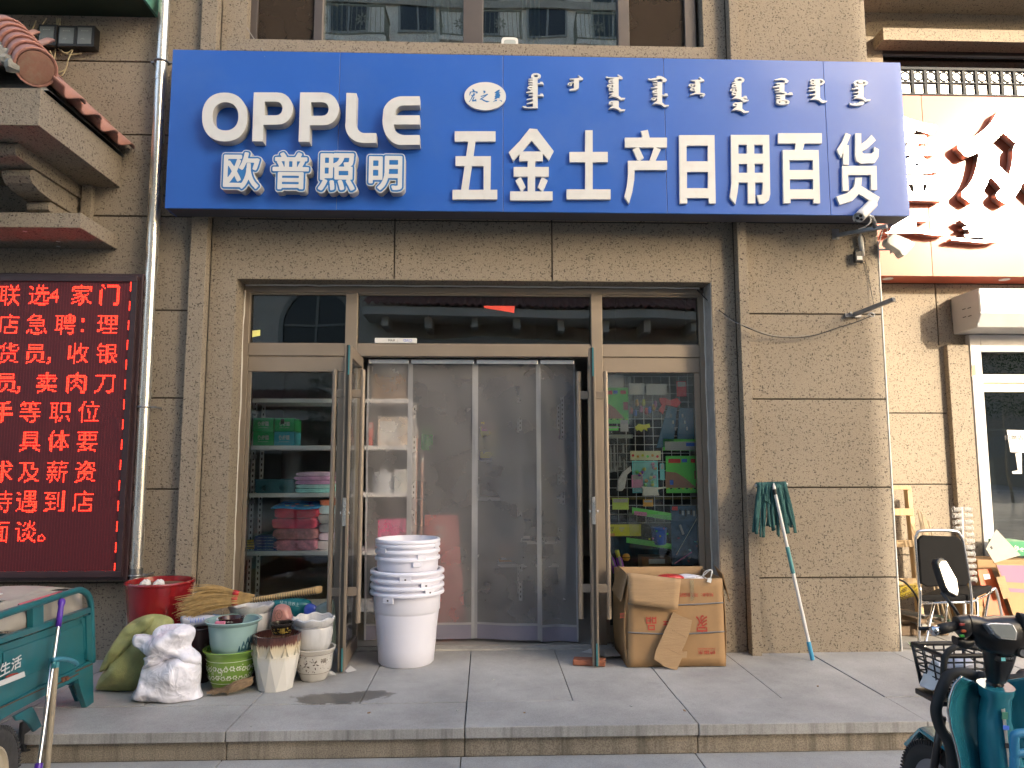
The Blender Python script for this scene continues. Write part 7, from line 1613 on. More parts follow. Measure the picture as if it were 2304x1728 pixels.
for q in ((1434, 855), (1448, 1042), (1423, 1140)): p = P(*c8(*q), y=.947); MB().tube([(p.x, .942, p.z), (p.x, .9505, p.z)], .006, 8).build('rivet', GALV, sh)
t = thing('junction_strip', 'narrow grey metal plate on the wall left of the shutter box', 'plate', (4.7, YR, 2.8)); a, b = P(*c8(1200, 930), y=YR-.05), P(*c8(1262, 1120), y=YR-.05); MB().box(a.x, b.x, YR-.05, YR-.001, b.z, a.z).build('plate', GALV, t, bevel=.003); MB().box(a.x+.03, a.x+.04, YR-.056, YR-.0505, b.z+.01, a.z-.01).build('rib', GALV, t)

# ================================================================== ladder, twigs, wire spirals
lad = thing('wooden_ladder', 'rough pine ladder leaning in the corner behind the pillar', 'ladder', (3.9, 1.2, 0))
r0, r1 = P(*c5(246, 640), y=1.08), P(*c5(182, 112), y=1.26); dl = (r1-r0).normalized(); foot = r0-dl*(r0.z/dl.z); top = r1
for off in (0, -.46): MB().bar(foot+Vector((off, 0, .004)), top+Vector((off+.03, 0, 0)), .045, .07, up=(0, 1, 0)).build('rail', WOOD, lad, bevel=.004)
for vy in (118, 252, 424, 628):
    p = P(*c5(170, vy), y=1.1); k = (p.z-foot.z)/(top.z-foot.z); q = foot.lerp(top, k)+Vector((0, -.045, 0)); MB().bar(q+Vector((-.50, 0, 0)), q+Vector((.03, 0, 0)), .025, .065 if vy > 130 else .04).build('rung', WOOD, lad, bevel=.004)
t = thing('wood_plank', 'pale pine plank standing against the ladder', 'plank', (4.1, 1.25, 0)); q0, q1 = P(*c5(248, 640), y=1.28), P(*c5(206, 168), y=1.30); d0_ = (q1-q0).normalized(); MB().bar(q0-d0_*((q0.z-.004)/d0_.z), q1, .03, .075, up=(0, 1, 0)).build('plank', pm('pale_pine', (.58, .43, .25), .65, var=.2, scale=4, stretch=(14, 14, 1)), t, bevel=.003); MB().tube([q1+Vector((0, -.02, -.05)), q1+Vector((0, -.024, -.05))], .005, 6).build('nail', GALV, t)
t = thing('stick_bundle', 'bundle of dry sticks standing behind the chair', 'sticks', (4.15, 1.0, 0))
for k in range(9):
    b = Vector((4.20+.03*k*.5+jig(.02), 1.0+jig(.05), .003)); e = P(*c5(258+k*7.5+jig(3), 235+k*9+jig(14)), y=.95+.015*k); MB().tube([b, b.lerp(e, .5)+Vector((jig(.02), jig(.02), 0)), e], [.010, .009, .006], 6).build('stick', pm('dry_stick', (.42, .33, .22), .85, var=.25), t, smooth=1)
co = thing('spiral_rack', 'white pole hung with rows of shiny wire spirals behind the chair', 'rack', P(*c5(495, 900), z=0))
pb0, pb1 = P(*c5(505, 700), y=.62), P(*c5(497, 222), y=.62)
MB().tube([(pb0.x, .62, .003), tuple(pb1)], .014, 12).build('pole', pm('grey_white_pole', (.6, .6, .62), .4), co, smooth=40)
for k in range(12):
    for sd_ in (-1, 1):
        zz = pb1.z-.02-k*.055
        if sd_ < 0 and k > 3: continue
        pts = [(pb1.x+sd_*(.012+.075*i/44), .62+.018*math.cos(i*.9)-.01, zz+.018*math.sin(i*.9)+.012*sd_*jig(1)*(i/44)) for i in range(45)]
        MB().tube(pts, .003, 4, cap=False).build('wire_spiral', WHITE_P, co, smooth=1)

# ================================================================== chrome chair
ch = thing('chrome_chair', 'chrome-framed black padded chair standing with its back to the street', 'chair', (3.8, .2, 0))
BLKV = pm('black_vinyl', (.010, .010, .011), .6, var=.15, scale=10, spec=.06)
bt = [P(*c5(*q), y=.12) for q in ((250, 405), (275, 378), (470, 385), (500, 415), (538, 625), (520, 655), (300, 660), (264, 640))]
mb = MB(); mb.prism([xz(p) for p in bt], .10, .135); mb.build('backrest', BLKV, ch, bevel=.012)
bb = [P(*c5(*q), y=.12) for q in ((262, 640), (244, 420), (250, 378), (278, 353), (450, 353), (490, 378), (508, 430), (548, 680), (553, 840))]
lfoot = [P(*c5(262, 640), y=.12), P(*c5(272, 700), y=.11), P(*c5(263, 930), y=.09), P(*c5(268, 985), y=.09)]
frame_pts = list(reversed([P(*c5(272, 700), y=.11), P(*c5(264, 930), y=.09)]))+bb[0:1]+bb[1:]
rfoot_g = Vector((bb[-1].x+.01, .13, .012))
MB().tube(catmull([Vector((lfoot[3].x+.0, .095, .06)), P(*c5(264, 900), y=.095), P(*c5(270, 700), y=.11), bb[0], bb[1], bb[2], bb[3], bb[4], bb[5], bb[6], bb[7], bb[8], rfoot_g+Vector((0, 0, .05))], 5), .0125, 12).build('back_frame', CHROME, ch, smooth=1)
g0 = Vector((lfoot[3].x, .10, .014)); 
MB().tube(catmull([Vector((lfoot[3].x, .095, .06)), g0+Vector((.012, .02, 0)), P(*c5(292, 992), z=.014), P(*c5(318, 880), y=.20), P(*c5(347, 742), y=.30)], 6), .0125, 12).build('leg', CHROME, ch, smooth=1)
MB().tube(catmull([rfoot_g+Vector((0, 0, .05)), rfoot_g+Vector((.02, .02, 0)), rfoot_g+Vector((.10, .12, 0)), Vector((rfoot_g.x+.16, .30, .20)), Vector((rfoot_g.x+.20, .36, .36))], 6), .0125, 12).build('leg', CHROME, ch, smooth=1)
sfr = [P(*c5(626, 840), y=.60), P(*c5(650, 700), y=.60), P(*c5(668, 678), y=.60), P(*c5(690, 685), y=.62), P(*c5(722, 830), y=.64)]
MB().tube(catmull([Vector((sfr[0].x-.02, .58, .014)), sfr[0], sfr[1], sfr[2], sfr[3], sfr[4], Vector((sfr[4].x+.03, .66, .014))], 6), .0125, 12).build('leg', CHROME, ch, smooth=1)
st_ = [P(*c5(272, 692), y=.14), P(*c5(550, 745), y=.14)]
zs_ = .40
seat = [(st_[0].x+.0, .14), (st_[1].x-.02, .14), (sfr[2].x, .60), (sfr[2].x-.42, .60)]
mb = MB(); mb.prism3(seat, (0, 0, zs_-.045), (1, 0, 0), (0, 1, 0), (0, 0, .05)); mb.build('seat', BLKV, ch, bevel=.012)
MB().tube([(seat[0][0], .14, zs_-.055), (seat[1][0]+.02, .14, zs_-.055), (seat[2][0], .60, zs_-.055), (seat[3][0], .60, zs_-.055)], .010, 10, closed=True).build('seat_frame', CHROME, ch, smooth=1)
MB().tube([(seat[3][0]+.02, .60, zs_-.06), (seat[3][0]-.02, .62, .012)], .0115, 10).build('leg', CHROME, ch, smooth=1)

# ================================================================== flattened cartons and junk beside the chair
def card_sheet(name, lab, pts, cr, ys, mat, prints=(), th=.008, cat='carton'):
    q = [P(*cr(*p), y=y) for p, y in zip(pts, ys)]; t = thing(name, lab, cat, q[0]); n = (q[1]-q[0]).cross(q[-1]-q[0]).normalized(); ux = (q[1]-q[0]).normalized(); uz = n.cross(ux)
    MB().prism3([((p-q[0]).dot(ux), (p-q[0]).dot(uz)) for p in q], q[0], ux, uz, n*th).build('sheet', mat, t)
    f = -1 if n.y > 0 else 1
    for pl, m_ in prints:
        def bl_(a, b): return q[0].lerp(q[1], a).lerp(q[-1].lerp(q[2], a), b) if len(q) == 4 else q[0]
        off = n*(-.0012 if n.dot(CAM-q[0]) < 0 else th+.0006) if False else (n*(th+.0008) if n.dot(CAM-q[0]) > 0 else -n*.0016)
        v = [bl_(*p)+off for p in pl]; MB().prism3([((p-v[0]).dot(ux), (p-v[0]).dot(uz)) for p in v], v[0], ux, uz, n*.0008).build('print', m_, t)
    return t
GREYB = pm('grey_board', (.45, .42, .37), .85, var=.08); ORNG = pm('orange_carton', (.62, .12, .03), .55, var=.08); PURB = pm('purple_band', (.30, .13, .22), .7, var=.06); GRNP = pm('green_print_carton', (.02, .24, .10), .5, var=.05)
card_sheet('grey_board', 'grey board with black print tilted on the carton heap', [(632, 452), (690, 345), (806, 495), (680, 530)], c5, (.95, 1.0, .95, .9), GREYB, [([(.35, .35), (.5, .35), (.5, .5), (.35, .5)], INK), ([(.6, .55), (.8, .6), (.75, .8), (.6, .75)], INK), ([(.2, .15), (.3, .15), (.3, .3), (.2, .3)], INK)], cat='board')
t = thing('green_carton', 'green printed carton on top of the carton heap', 'carton', P(*c5(800, 490), y=1.0)); a, b = P(*c5(752, 412), y=.98), P(*c5(880, 492), y=.98)
MB().box(a.x, b.x, .98, 1.25, b.z, a.z).build('box', GRNP, t, bevel=.004); lettering('print', '沙多', PAPER, t, P(*c5(815, 455), y=.978), width=.10, bold=.02, mat3=Matrix.Rotation(R(20), 3, 'Y')); 
card_sheet('pink_carton', 'pale pink carton edge behind the orange one', [(535, 560), (600, 560), (640, 700), (560, 700)], c5, (1.0, 1.0, .95, .95), pm('pale_pink_carton', (.5, .3, .25), .7), [([(.2, .2), (.8, .2), (.8, .3), (.2, .3)], REDC)])
card_sheet('orange_carton', 'flattened orange carton leaning beside the chair', [(588, 568), (662, 560), (772, 850), (640, 850)], c5, (.86, .86, .78, .78), ORNG, [([(.55, .75), (.8, .75), (.8, .92), (.55, .92)], YELL), ([(.3, .1), (.7, .1), (.7, .2), (.3, .2)], PAPER)])
card_sheet('tan_carton', 'big flattened tan carton with purple band at the right edge', [(688, 535), (960, 540), (960, 900), (800, 870)], c5, (.80, .82, .74, .72), CARD, [([(.0, .02), (1, .02), (1, .30), (.05, .30)], PURB), ([(0.1, .40), (1, .40), (1, .46), (.12, .46)], PURB), ([(.28, .10), (.42, .10), (.42, .22), (.28, .22)], PAPER)])
card_sheet('brown_flap', 'torn brown flap between the orange and tan cartons', [(690, 610), (735, 600), (770, 720), (730, 730)], c5, (.76, .76, .74, .74), CARD_IN)
t = thing('carton_heap', 'brown carton lying under the heap behind the chair', 'carton', (4.6, .95, 0)); MB().obox((4.68, 1.0, .16), (.62, .34, .30), rotz(.06)).build('box', CARD, t, bevel=.006); MB().obox((4.68, .826, .16), (.62, .004, .05), rotz(.06)).build('tape', CARD_IN, t)
t = thing('carton_heap', 'second brown carton on the heap behind the orange sheet', 'carton', (4.75, 1.05, .32)); MB().obox((4.78, 1.05, .45), (.5, .3, .26), rotz(-.08)).build('box', CARD, t, bevel=.006); MB().obox((4.765, .893, .45), (.5, .004, .05), rotz(-.08)).build('tape', CARD_IN, t)
# yellow net and dark scraps in the corner
t = thing('yellow_net', 'crumpled yellow mesh net on the junk behind the pillar', 'net', P(*c5(215, 700), y=.7))
mb = MB()
for k in range(14):
    mb.tube([P(*c5(160+i*13, 655+k*5+10*math.sin(i*.9+k)), y=.62+.02*math.sin(i+k)) for i in range(9)], .0025, 4)
    mb.tube([P(*c5(160+k*8, 645+i*10+5*math.sin(k)), y=.62+.02*math.sin(i*1.3+k)) for i in range(8)], .0025, 4)
tag(mb.build('mesh', pm('yellow_net_plastic', (.55, .42, .03), .6), t), kind='stuff')
t = thing('black_hoop', 'bent black rod arching over the junk by the pillar', 'rod', P(*c5(160, 800), z=0)); MB().tube(catmull([P(*c5(*q), y=.45) for q in ((150, 620), (190, 640), (240, 700), (262, 770), (262, 900))], 6), .009, 8).build('rod', BLACK, t, smooth=1); MB().tube([P(*c5(262, 890), y=.45), Vector((P(*c5(262, 900), y=.45).x, .45, .003))], .009, 8).build('end', BLACK, t)
jm = [pm('junk_dark', (.05, .045, .04), .8, var=.3), pm('junk_brown', (.16, .11, .07), .8, var=.3), pm('junk_grey', (.28, .27, .25), .8, var=.3), pm('junk_green', (.04, .08, .05), .8, var=.3)]
names_ = ('long dark', 'long brown', 'short grey', 'dull green', 'thin dark', 'small brown', 'pale grey', 'small green', 'broken dark', 'splintered brown')
where_ = ('at the front of the junk heap', 'lying across the middle of the junk heap', 'on top of the junk heap', 'at the back of the junk heap', 'low beside the chair leg')
for k in range(15):
    u, v = 170+((k*53) % 240), 800+((k*37) % 180); p = P(*c5(u, v), y=.45+.03*k); s_ = ((.26, .20, .10)[k % 3], rnd.uniform(.05, .14), rnd.uniform(.012, .05)); zz = max(s_[2]*.5+.06, min(p.z, .34))
    m_ = Matrix.Rotation(rnd.uniform(-.5, .5), 3, 'Y') @ rotz(rnd.uniform(0, 3))
    o_ = MB().obox((max(p.x, XR+.16), p.y, zz), s_, m_).build('scrap_board', jm[(0, 1, 2, 3, 0, 1, 2, 3, 0, 1)[k % 10]], bevel=.004); tag(o_, '%s scrap board %s behind the pillar' % (names_[k % 10], where_[k // 3]), 'scrap', 'scrap boards in the corner heap')
mb = MB().box(XR+.03, 3.95, .5, 1.1, .002, .10); o_ = mb.build('wood_offcut', jm[1], bevel=.01); tag(o_, 'low dark timber lying at the bottom of the junk heap', 'timber')
lv_ = thing('weed', 'small green leafy weed growing at the foot of the pillar corner', 'plant', P(*c5(235, 1000), z=0))
for k in range(9):
    a = k*.7; b = P(*c5(235, 1005), z=.004); L_ = rnd.uniform(.04, .085); d = Vector((math.cos(a)*.8, math.sin(a)*.5, rnd.uniform(.4, 1.1))).normalized(); sd2 = d.cross(Vector((0, 0, 1))).normalized()
    MB().add([b, b+d*L_*.5+sd2*.018, b+d*L_, b+d*L_*.5-sd2*.018], [(0, 1, 2), (0, 2, 3)]).build('leaf', pm('weed_green', (.06, .16, .03), .5, var=.2), lv_)
# ================================================================== cargo tricycle, lower left
ct = crop(0, 1320, .24599)
TA, TB = Vector((-2.34, -1.86, 0)), Vector((-2.268, -2.57, 0)); TD = (TB-TA).normalized(); TN = Vector((-TD.y, TD.x, 0)); TN = TN if TN.dot(CAM-TA) > 0 else -TN
def PT(a, b, off=0.0):
    u, v = ct(a, b); d = FWD*FPX + RT*(u-1152) - UP*(v-864); o = TA+TN*off
    return CAM + d*((o-CAM).dot(TN)/d.dot(TN))
tri = thing('cargo_tricycle', 'teal painted cargo tricycle parked at the step, lower left', 'tricycle', (-2.7, -2.4, -.16))
TEAL = pm('teal_paint', (.012, .155, .185), .42, var=.14, scale=4, dirt=(.06, .14, .14), dscale=6, damt=.5, coat=.1)
RUST = pm('rust', (.16, .06, .03), .9, var=.4, scale=40)
def tpoly(pts, off0, th, name, mat, par=tri, bev=.002):
    q = [PT(a, b, off0) for a, b in pts]; mb = MB(); mb.prism3([((p-q[0]).dot(TD), p.z-q[0].z) for p in q], q[0], TD, Vector((0, 0, 1)), -TN*th); return mb.build(name, mat, par, bevel=bev)
def strip(pts, w, off, th, name, mat=TEAL):
    """flat steel rail along pts, w crop pixels tall"""
    up = [(a, b-w/2) for a, b in pts]; dn = [(a, b+w/2) for a, b in pts]; return tpoly(up+dn[::-1], off, th, name, mat)
rail = [PT(*q) for q in ((-330, 400), (0, 262), (400, 132), (680, 40), (745, 35), (800, 70), (826, 140), (834, 260), (845, 690))]
MB().tube(catmull(rail, 6), .019, 10).build('top_rail', TEAL, tri, smooth=1)
strip([(-330, 640), (0, 500), (400, 365), (830, 215)], 50, .012, .035, 'side_rail')
tpoly([(300, 195), (400, 165), (402, 370), (302, 398)], .010, .03, 'stake', TEAL)
tpoly([(-330, 680), (0, 540), (400, 400), (838, 245), (850, 685), (640, 790), (0, 1110), (-330, 1275)], -.006, .012, 'side_panel', TEAL)
tpoly([(30, 600), (420, 460), (700, 365), (770, 330), (785, 360), (775, 590), (700, 630), (30, 905)], .000, .005, 'raised_panel', TEAL, bev=.004)
tpoly([(790, 270), (836, 255), (850, 690), (800, 665)], .012, .022, 'end_post', TEAL)
strip([(-330, 1330), (0, 1165), (430, 935), (720, 790), (850, 715)], 105, .008, .03, 'lower_rail')
tpoly([(716, 775), (850, 705), (858, 1060), (792, 1105), (720, 885)], .004, .03, 'end_leg', TEAL)
tpoly([(655, 905), (690, 885), (770, 1098), (735, 1102)], -.10, .02, 'inner_leg', TEAL)
tpoly([(130, 1185), (295, 1095), (330, 1150), (385, 1275), (312, 1328), (270, 1260), (215, 1215), (160, 1225)], .004, .012, 'fender_bracket', TEAL)
tpoly([(568, 830), (600, 820), (602, 868), (575, 882)], .014, .006, 'latch', RUST); tpoly([(608, 820), (632, 815), (630, 858), (608, 862)], .014, .006, 'latch', RUST)
for pl in ([(420, 940), (720, 790), (722, 800), (422, 950)], [(0, 1105), (410, 920), (410, 930), (0, 1118)], [(690, 770), (850, 700), (850, 708), (692, 782)]): tpoly(pl, .0125, .001, 'rust_line', RUST, bev=0)
tpoly([(740, 300), (800, 275), (800, 480), (772, 620), (765, 380)], .003, .004, 'corner_gusset', TEAL)  # thin raised teal plate at the end corner
PINKR = pm('faded_red_paint', (.62, .16, .20), .6, var=.2)
q = [p+Vector((0, 0, .0185)) for p in (PT(170, 200), PT(300, 158), PT(420, 120), PT(560, 75))]; MB().tube(q, .006, 6).build('red_stripe', PINKR, tri, smooth=1)
def tletter(body, a, b, w, h, mat=PAPER, name='lettering', rot=-19, off=.0135):
    p = PT(a, b, off); ang = math.atan2(TD.y, TD.x)+math.pi; m_ = rotz(ang); lettering(name, body, mat, tri, p, width=w, height=h, bold=.015, mat3=m_)
tletter('新生活', 48, 748, .30, .062)
tpoly([(-60, 880), (0, 862), (222, 775), (232, 820), (0, 912), (-60, 935)], .0125, .001, 'sticker', PAPER, bev=0); tpoly([(45, 828), (90, 800), (160, 785), (172, 795), (60, 832)], .0138, .001, 'sticker_mark', RED_INK, bev=0)
MB().obox(tuple(PT(0, 700, -.55)+Vector((0, 0, -.12))), (1.05, .02, .02)).build('cross_member', TEAL, tri)
# floor, far side, front board
f0, f1 = TA-TN*.03, TA+TD*1.35-TN*.03
mb = MB(); z0_ = .235; mb.add([tuple(f0+Vector((0, 0, z0_))), tuple(f1+Vector((0, 0, z0_))), tuple(f1-TN*.95+Vector((0, 0, z0_))), tuple(f0-TN*.95+Vector((0, 0, z0_)))], [(0, 1, 2, 3)]); mb.build('bed_floor', TEAL, tri, solid=.02)
mb = MB(); g0_ = f0-TN*.95; g1_ = f1-TN*.95; mb.add([tuple(g0_+Vector((0, 0, z0_))), tuple(g1_+Vector((0, 0, z0_))), tuple(g1_+Vector((0, 0, .6))), tuple(g0_+Vector((0, 0, .6)))], [(0, 1, 2, 3)]); mb.build('far_panel', TEAL, tri, solid=.02)
mb = MB(); mb.add([tuple(f0+Vector((0, 0, z0_))), tuple(g0_+Vector((0, 0, z0_))), tuple(g0_+Vector((0, 0, .6))), tuple(f0+Vector((0, 0, .6)))], [(0, 1, 2, 3)]); mb.build('end_panel', TEAL, tri, solid=.02)
# wheels
TYRE = pm('dusty_tyre', (.055, .052, .05), .85, var=.25, scale=30, bump=.5)
RIM = pm('cream_rim', (.55, .47, .34), .5, var=.15)
wc = TA+TD*.60+TN*.125+Vector((0, 0, .085)); wr = .245
def wheel(c, axis, r_, w, par, tyre=TYRE, rim=RIM, n=40, spokes=0):
    axis = Vector(axis).normalized(); u_ = Vector((0, 0, 1)); v_ = axis.cross(u_).normalized()
    def loop(rad, o): return [c+axis*o+(u_*math.cos(2*math.pi*k/n)+v_*math.sin(2*math.pi*k/n))*rad for k in range(n)]
    def rev(pr, name, mat, sm=50):
        mb = MB()
        for rad, o in pr: mb.v += [tuple(p) for p in loop(rad, o)]
        for i in range(len(pr)-1):
            for k in range(n): mb.f.append((i*n+k, i*n+(k+1) % n, (i+1)*n+(k+1) % n, (i+1)*n+k))
        return mb.build(name, mat, par, smooth=sm)
    ty = rev([(r_*.66, w*.36), (r_*.74, w*.5), (r_*.88, w*.52), (r_*.96, w*.42), (r_, w*.2), (r_, -w*.2), (r_*.96, -w*.42), (r_*.88, -w*.52), (r_*.74, -w*.5), (r_*.66, -w*.36)], 'tyre', tyre)
    mb = MB()
    for k in range(n*2):
        a = math.pi*k/n
        for o in (.44, -.44):
            p = c+axis*(w*o)+(u_*math.cos(a)+v_*math.sin(a))*(r_*.955); mb.obox(tuple(p), (.006, .012, .02), Matrix((v_*math.cos(a)-u_*math.sin(a), axis, u_*math.cos(a)+v_*math.sin(a))).transposed())
    tag(mb.build('tread_blocks', tyre, ty), kind='stuff')
    rm = rev([(r_*.66, w*.37), (r_*.62, w*.40), (r_*.58, w*.25), (r_*.30, w*.15), (r_*.22, w*.34), (r_*.10, w*.36), (0.001, w*.36)], 'rim', rim, 30); rev([(r_*.66, -w*.37), (r_*.58, -w*.25), (r_*.2, -w*.15), (.001, -w*.15)], 'rim_back', rim, 30)
    return ty
wheel(wc, TN, wr, .085, tri); wheel(wc-TN*1.22, TN, wr, .085, tri)
MB().tube([wc, wc-TN*1.22], .022, 10).build('axle', BLACK, tri, smooth=1)
MB().obox(tuple(TA+TD*.55-TN*.35+Vector((0, 0, .10))), (.24, .22, .20), rotz(.1)).build('battery_box', BLACK, tri, bevel=.01)
# front end of the tricycle, out of the picture
fw = TA+TD*2.25-TN*.5+Vector((0, 0, .08)); wheel(fw, TN, .24, .07, tri); MB().tube([fw, fw+Vector((0, 0, .55))-TD*.10, fw+Vector((0, 0, .85))-TD*.14], .02, 8).build('fork', BLACK, tri); hb = fw+Vector((0, 0, .85))-TD*.14; MB().tube([hb-TN*.3, hb+TN*.3], .014, 8).build('handlebar', BLACK, tri); MB().obox(tuple(TA+TD*1.55-TN*.5+Vector((0, 0, .52))), (.30, .30, .08)).build('saddle', BLACK, tri, bevel=.03); MB().tube([TA+TD*1.3-TN*.5+Vector((0, 0, .22)), TA+TD*1.6-TN*.5+Vector((0, 0, .2)), fw+Vector((0, 0, .5))-TD*.1], .025, 8).build('spine_tube', TEAL, tri)
MB().tube([TA+TD*1.55-TN*.5+Vector((0, 0, .2)), TA+TD*1.55-TN*.5+Vector((0, 0, .5))], .02, 8).build('seat_post', BLACK, tri)
# load: tarpaulin and foam
TARP = pm('beige_tarpaulin', (.47, .42, .36), .7, var=.15, scale=4, bump=.2, bscale=10)
t = thing('tarpaulin', 'dirty beige tarpaulin bulging behind the tricycle rails', 'tarpaulin', TA+TD*.5-TN*.2+Vector((0, 0, .25)))
def trp(s, q): p = PT(-300+1050*s, 480-160*s+(-(330-40*s)*q), -.045-.03*math.sin(s*9)*math.sin(math.pi*q)-.05*q*q); return p+Vector((0, 0, .014*math.sin(7*s+3*q)))
MB().grid(trp, 30, 12).build('sheet', TARP, t, smooth=1, solid=.004)
trp2 = lambda s, q: Vector(trp(s, 1))-TN*(.55*q)+Vector((0, 0, .04*math.sin(math.pi*q)-.05*q+.015*math.sin(9*s+4*q)))
MB().grid(trp2, 24, 10).build('top_sheet', TARP, t, smooth=1, solid=.004)
t = thing('foam_board', 'white foam board lying on the tarpaulin', 'foam board', PT(150, 110, -.2)); q = [PT(a, b, -.22) for a, b in ((-60, 55), (30, 58), (30, 78), (260, 68), (298, 80), (298, 130), (200, 155), (30, 125), (-60, 130))]
mb = MB(); mb.prism3([((p-q[0]).dot(TD), p.z-q[0].z) for p in q], q[0], TD, Vector((0, 0, 1)), -TN*.25); mb.build('board', PAPER, t, bevel=.004)
# poles leaning on the tricycle
PUR = pm('violet_grip', (.11, .03, .42), .35, var=.08)
sq = thing('sponge_mop', 'steel-handled mop with violet grip leaning on the teal tricycle', 'mop', PT(360, 1900, .10))
def pole(a, b, r_, name, mat, par, off=.045, off2=.09, n=14): return MB().tube([PT(*a, off), PT(*b, off2)], r_, n).build(name, mat, par, smooth=40)
top_, bot_ = PT(535, 350, .04), PT(352, 1640, .10)
MB().tube([top_, bot_], .0105, 14).build('pole', CHROME, sq, smooth=40)
gd = (top_-bot_).normalized(); MB().tube([top_-gd*.01, top_+gd*.06, top_+gd*.095, top_+gd*.115, top_+gd*.132, top_+gd*.142], [.0145, .0150, .0135, .0185, .0185, .008], 16).build('grip', PUR, sq, smooth=1)
gz_ = bot_-gd*((bot_.z+.15)/gd.z); MB().tube([bot_+gd*.012, gz_], [.018, .02], 14).build('lower_grip', PUR, sq, smooth=40); MB().obox((gz_.x, gz_.y, -.145), (.24, .06, .026), rotz(.6)).build('sponge_head', PUR, sq, bevel=.006)
MB().tube([PT(468, 660, .058), PT(395, 1270, .085)], .006, 8).build('pull_rod', CHROME, sq, smooth=1); MB().tube(catmull([PT(545, 375, .035), PT(550, 430, .035), PT(540, 450, .035), PT(535, 420, .035)], 5), .003, 6).build('hanging_loop', pm('blue_loop', (.05, .2, .35), .5), sq)
MB().tube(catmull([PT(480, 668, .07), PT(560, 660, .085), (PT(640, 672, .09)), PT(690, 695, .09), PT(702, 712, .09)], 5), [.012]*12+[.013]*5+[.012]*4, 10).build('lever', pm('sky_blue_lever', (.06, .26, .36), .4), sq, smooth=1)
MB().tube([PT(488, 655, .06), PT(478, 745, .065)], .019, 10).build('clamp', TEAL_FILM, sq, smooth=1)
wd = thing('wooden_pole', 'bare wooden broom pole leaning beside the steel mop', 'pole', PT(430, 1800, .10)); w0, w1 = PT(508, 745, .07), PT(430, 1640, .12); wdn = (w0-w1).normalized(); MB().tube([w0, w1-wdn*((w1.z+.157)/wdn.z)], .0155, 14).build('shaft', pm('bare_wood', (.38, .31, .21), .7, var=.15, stretch=(10, 10, 1)), wd, smooth=40); MB().tube([w0, w0+wdn*.03], .018, 12).build('cap', TEAL_FILM, wd)
bkb = thing('black_dustpan', 'black plastic dustpan hanging behind the leaning poles', 'dustpan', PT(310, 1400, -.02)); tpoly([(210, 1240), (260, 1215), (345, 1290), (430, 1280), (440, 1460), (380, 1500), (230, 1510), (195, 1440)], -.14, .02, 'pan', BLACK, bkb, .006); tpoly([(200, 1440), (232, 1505), (380, 1495), (376, 1480), (240, 1488), (215, 1435)], -.12, .019, 'lip', RUBBER, bkb, .002)

# ================================================================== electric scooter, lower right
sc = thing('electric_scooter', 'teal blue electric scooter with front basket at the lower right', 'scooter', (1.95, -3.0, -.16))
cq = crop(2040, 1320, .24599)
S = lambda a, b, y: P(*cq(a, b), y=y)
SBLUE = pm('metallic_teal_paint', (.045, .33, .44), .20, .3, var=.06, scale=3, coat=.8)
SBLK = pm('scooter_black', (.014, .014, .016), .32, var=.15)
# handlebar cover: swept black body, meter set in it
def loft(secs, name, mat, par=sc, n=20, sm=50, caps=True):
    """rings: (centre, half-width vector, half-height vector)"""
    mb = MB()
    for c, a, b in secs:
        for k in range(n):
            t_ = 2*math.pi*k/n; ca_, sa_ = math.cos(t_), math.sin(t_); mb.v.append(tuple(c+a*math.copysign(abs(ca_)**.75, ca_)+b*math.copysign(abs(sa_)**.75, sa_)))
    for i in range(len(secs)-1):
        for k in range(n): mb.f.append((i*n+k, i*n+(k+1) % n, (i+1)*n+(k+1) % n, (i+1)*n+k))
    if caps: mb.f.append(tuple(range(n))); mb.f.append(tuple((len(secs)-1)*n+k for k in range(n)))
    return mb.build(name, mat, par, smooth=sm)
YH = -3.05
V = Vector
hc = S(850, 430, YH)
loft([(S(560, 330, YH-.02), V((0, .025, 0)), V((0, 0, .03))), (S(620, 370, YH), V((0, .035, 0)), V((.01, 0, .045))), (S(700, 430, YH), V((0, .05, 0)), V((.01, 0, .058))), (S(850, 450, YH), V((0, .058, 0)), V((0, 0, .074))), (S(1000, 430, YH), V((0, .05, 0)), V((-.01, 0, .064))), (S(1080, 380, YH), V((0, .035, 0)), V((0, 0, .05))), (S(1160, 330, YH-.02), V((0, .025, 0)), V((0, 0, .03)))], 'handlebar_cover', SBLK)
loft([(S(850, 480, YH+.01), V((.07, 0, 0)), V((0, .05, 0))), (S(850, 600, YH+.03), V((.055, 0, 0)), V((0, .045, 0))), (S(840, 720, YH+.05), V((.045, 0, 0)), V((0, .04, 0))), (S(820, 870, YH+.07), V((.028, 0, 0)), V((0, .03, 0)))], 'steering_cover', SBLK)
mt_ = [(720, 345), (760, 330), (930, 335), (975, 350), (1012, 420), (1000, 492), (850, 478), (790, 435)]
mq = [S(*q, YH-.058-.012*(q[1]-340)/150) for q in mt_]; mn = (mq[2]-mq[0]).cross(mq[5]-mq[0]).normalized(); mn = mn if mn.dot(CAM-mq[0]) > 0 else -mn; mu = (mq[3]-mq[0]).normalized(); mv = mn.cross(mu)
pts2 = [((p-mq[0]).dot(mu), (p-mq[0]).dot(mv)) for p in mq]; cxm = sum(p[0] for p in pts2)/8; cym = sum(p[1] for p in pts2)/8
MB().prism3(pts2, mq[0]+mn*.004, mu, mv, -mn*.03).build('meter_bezel', pm('silver_bezel', (.5, .52, .55), .25, .7), sc, bevel=.004)
MB().prism3([(cxm+(a-cxm)*.84, cym+(b-cym)*.82) for a, b in pts2], mq[0]+mn*.0062, mu, mv, -mn*.002).build('meter_glass', pm('meter_face', (.30, .32, .30), .12, coat=.8), sc)
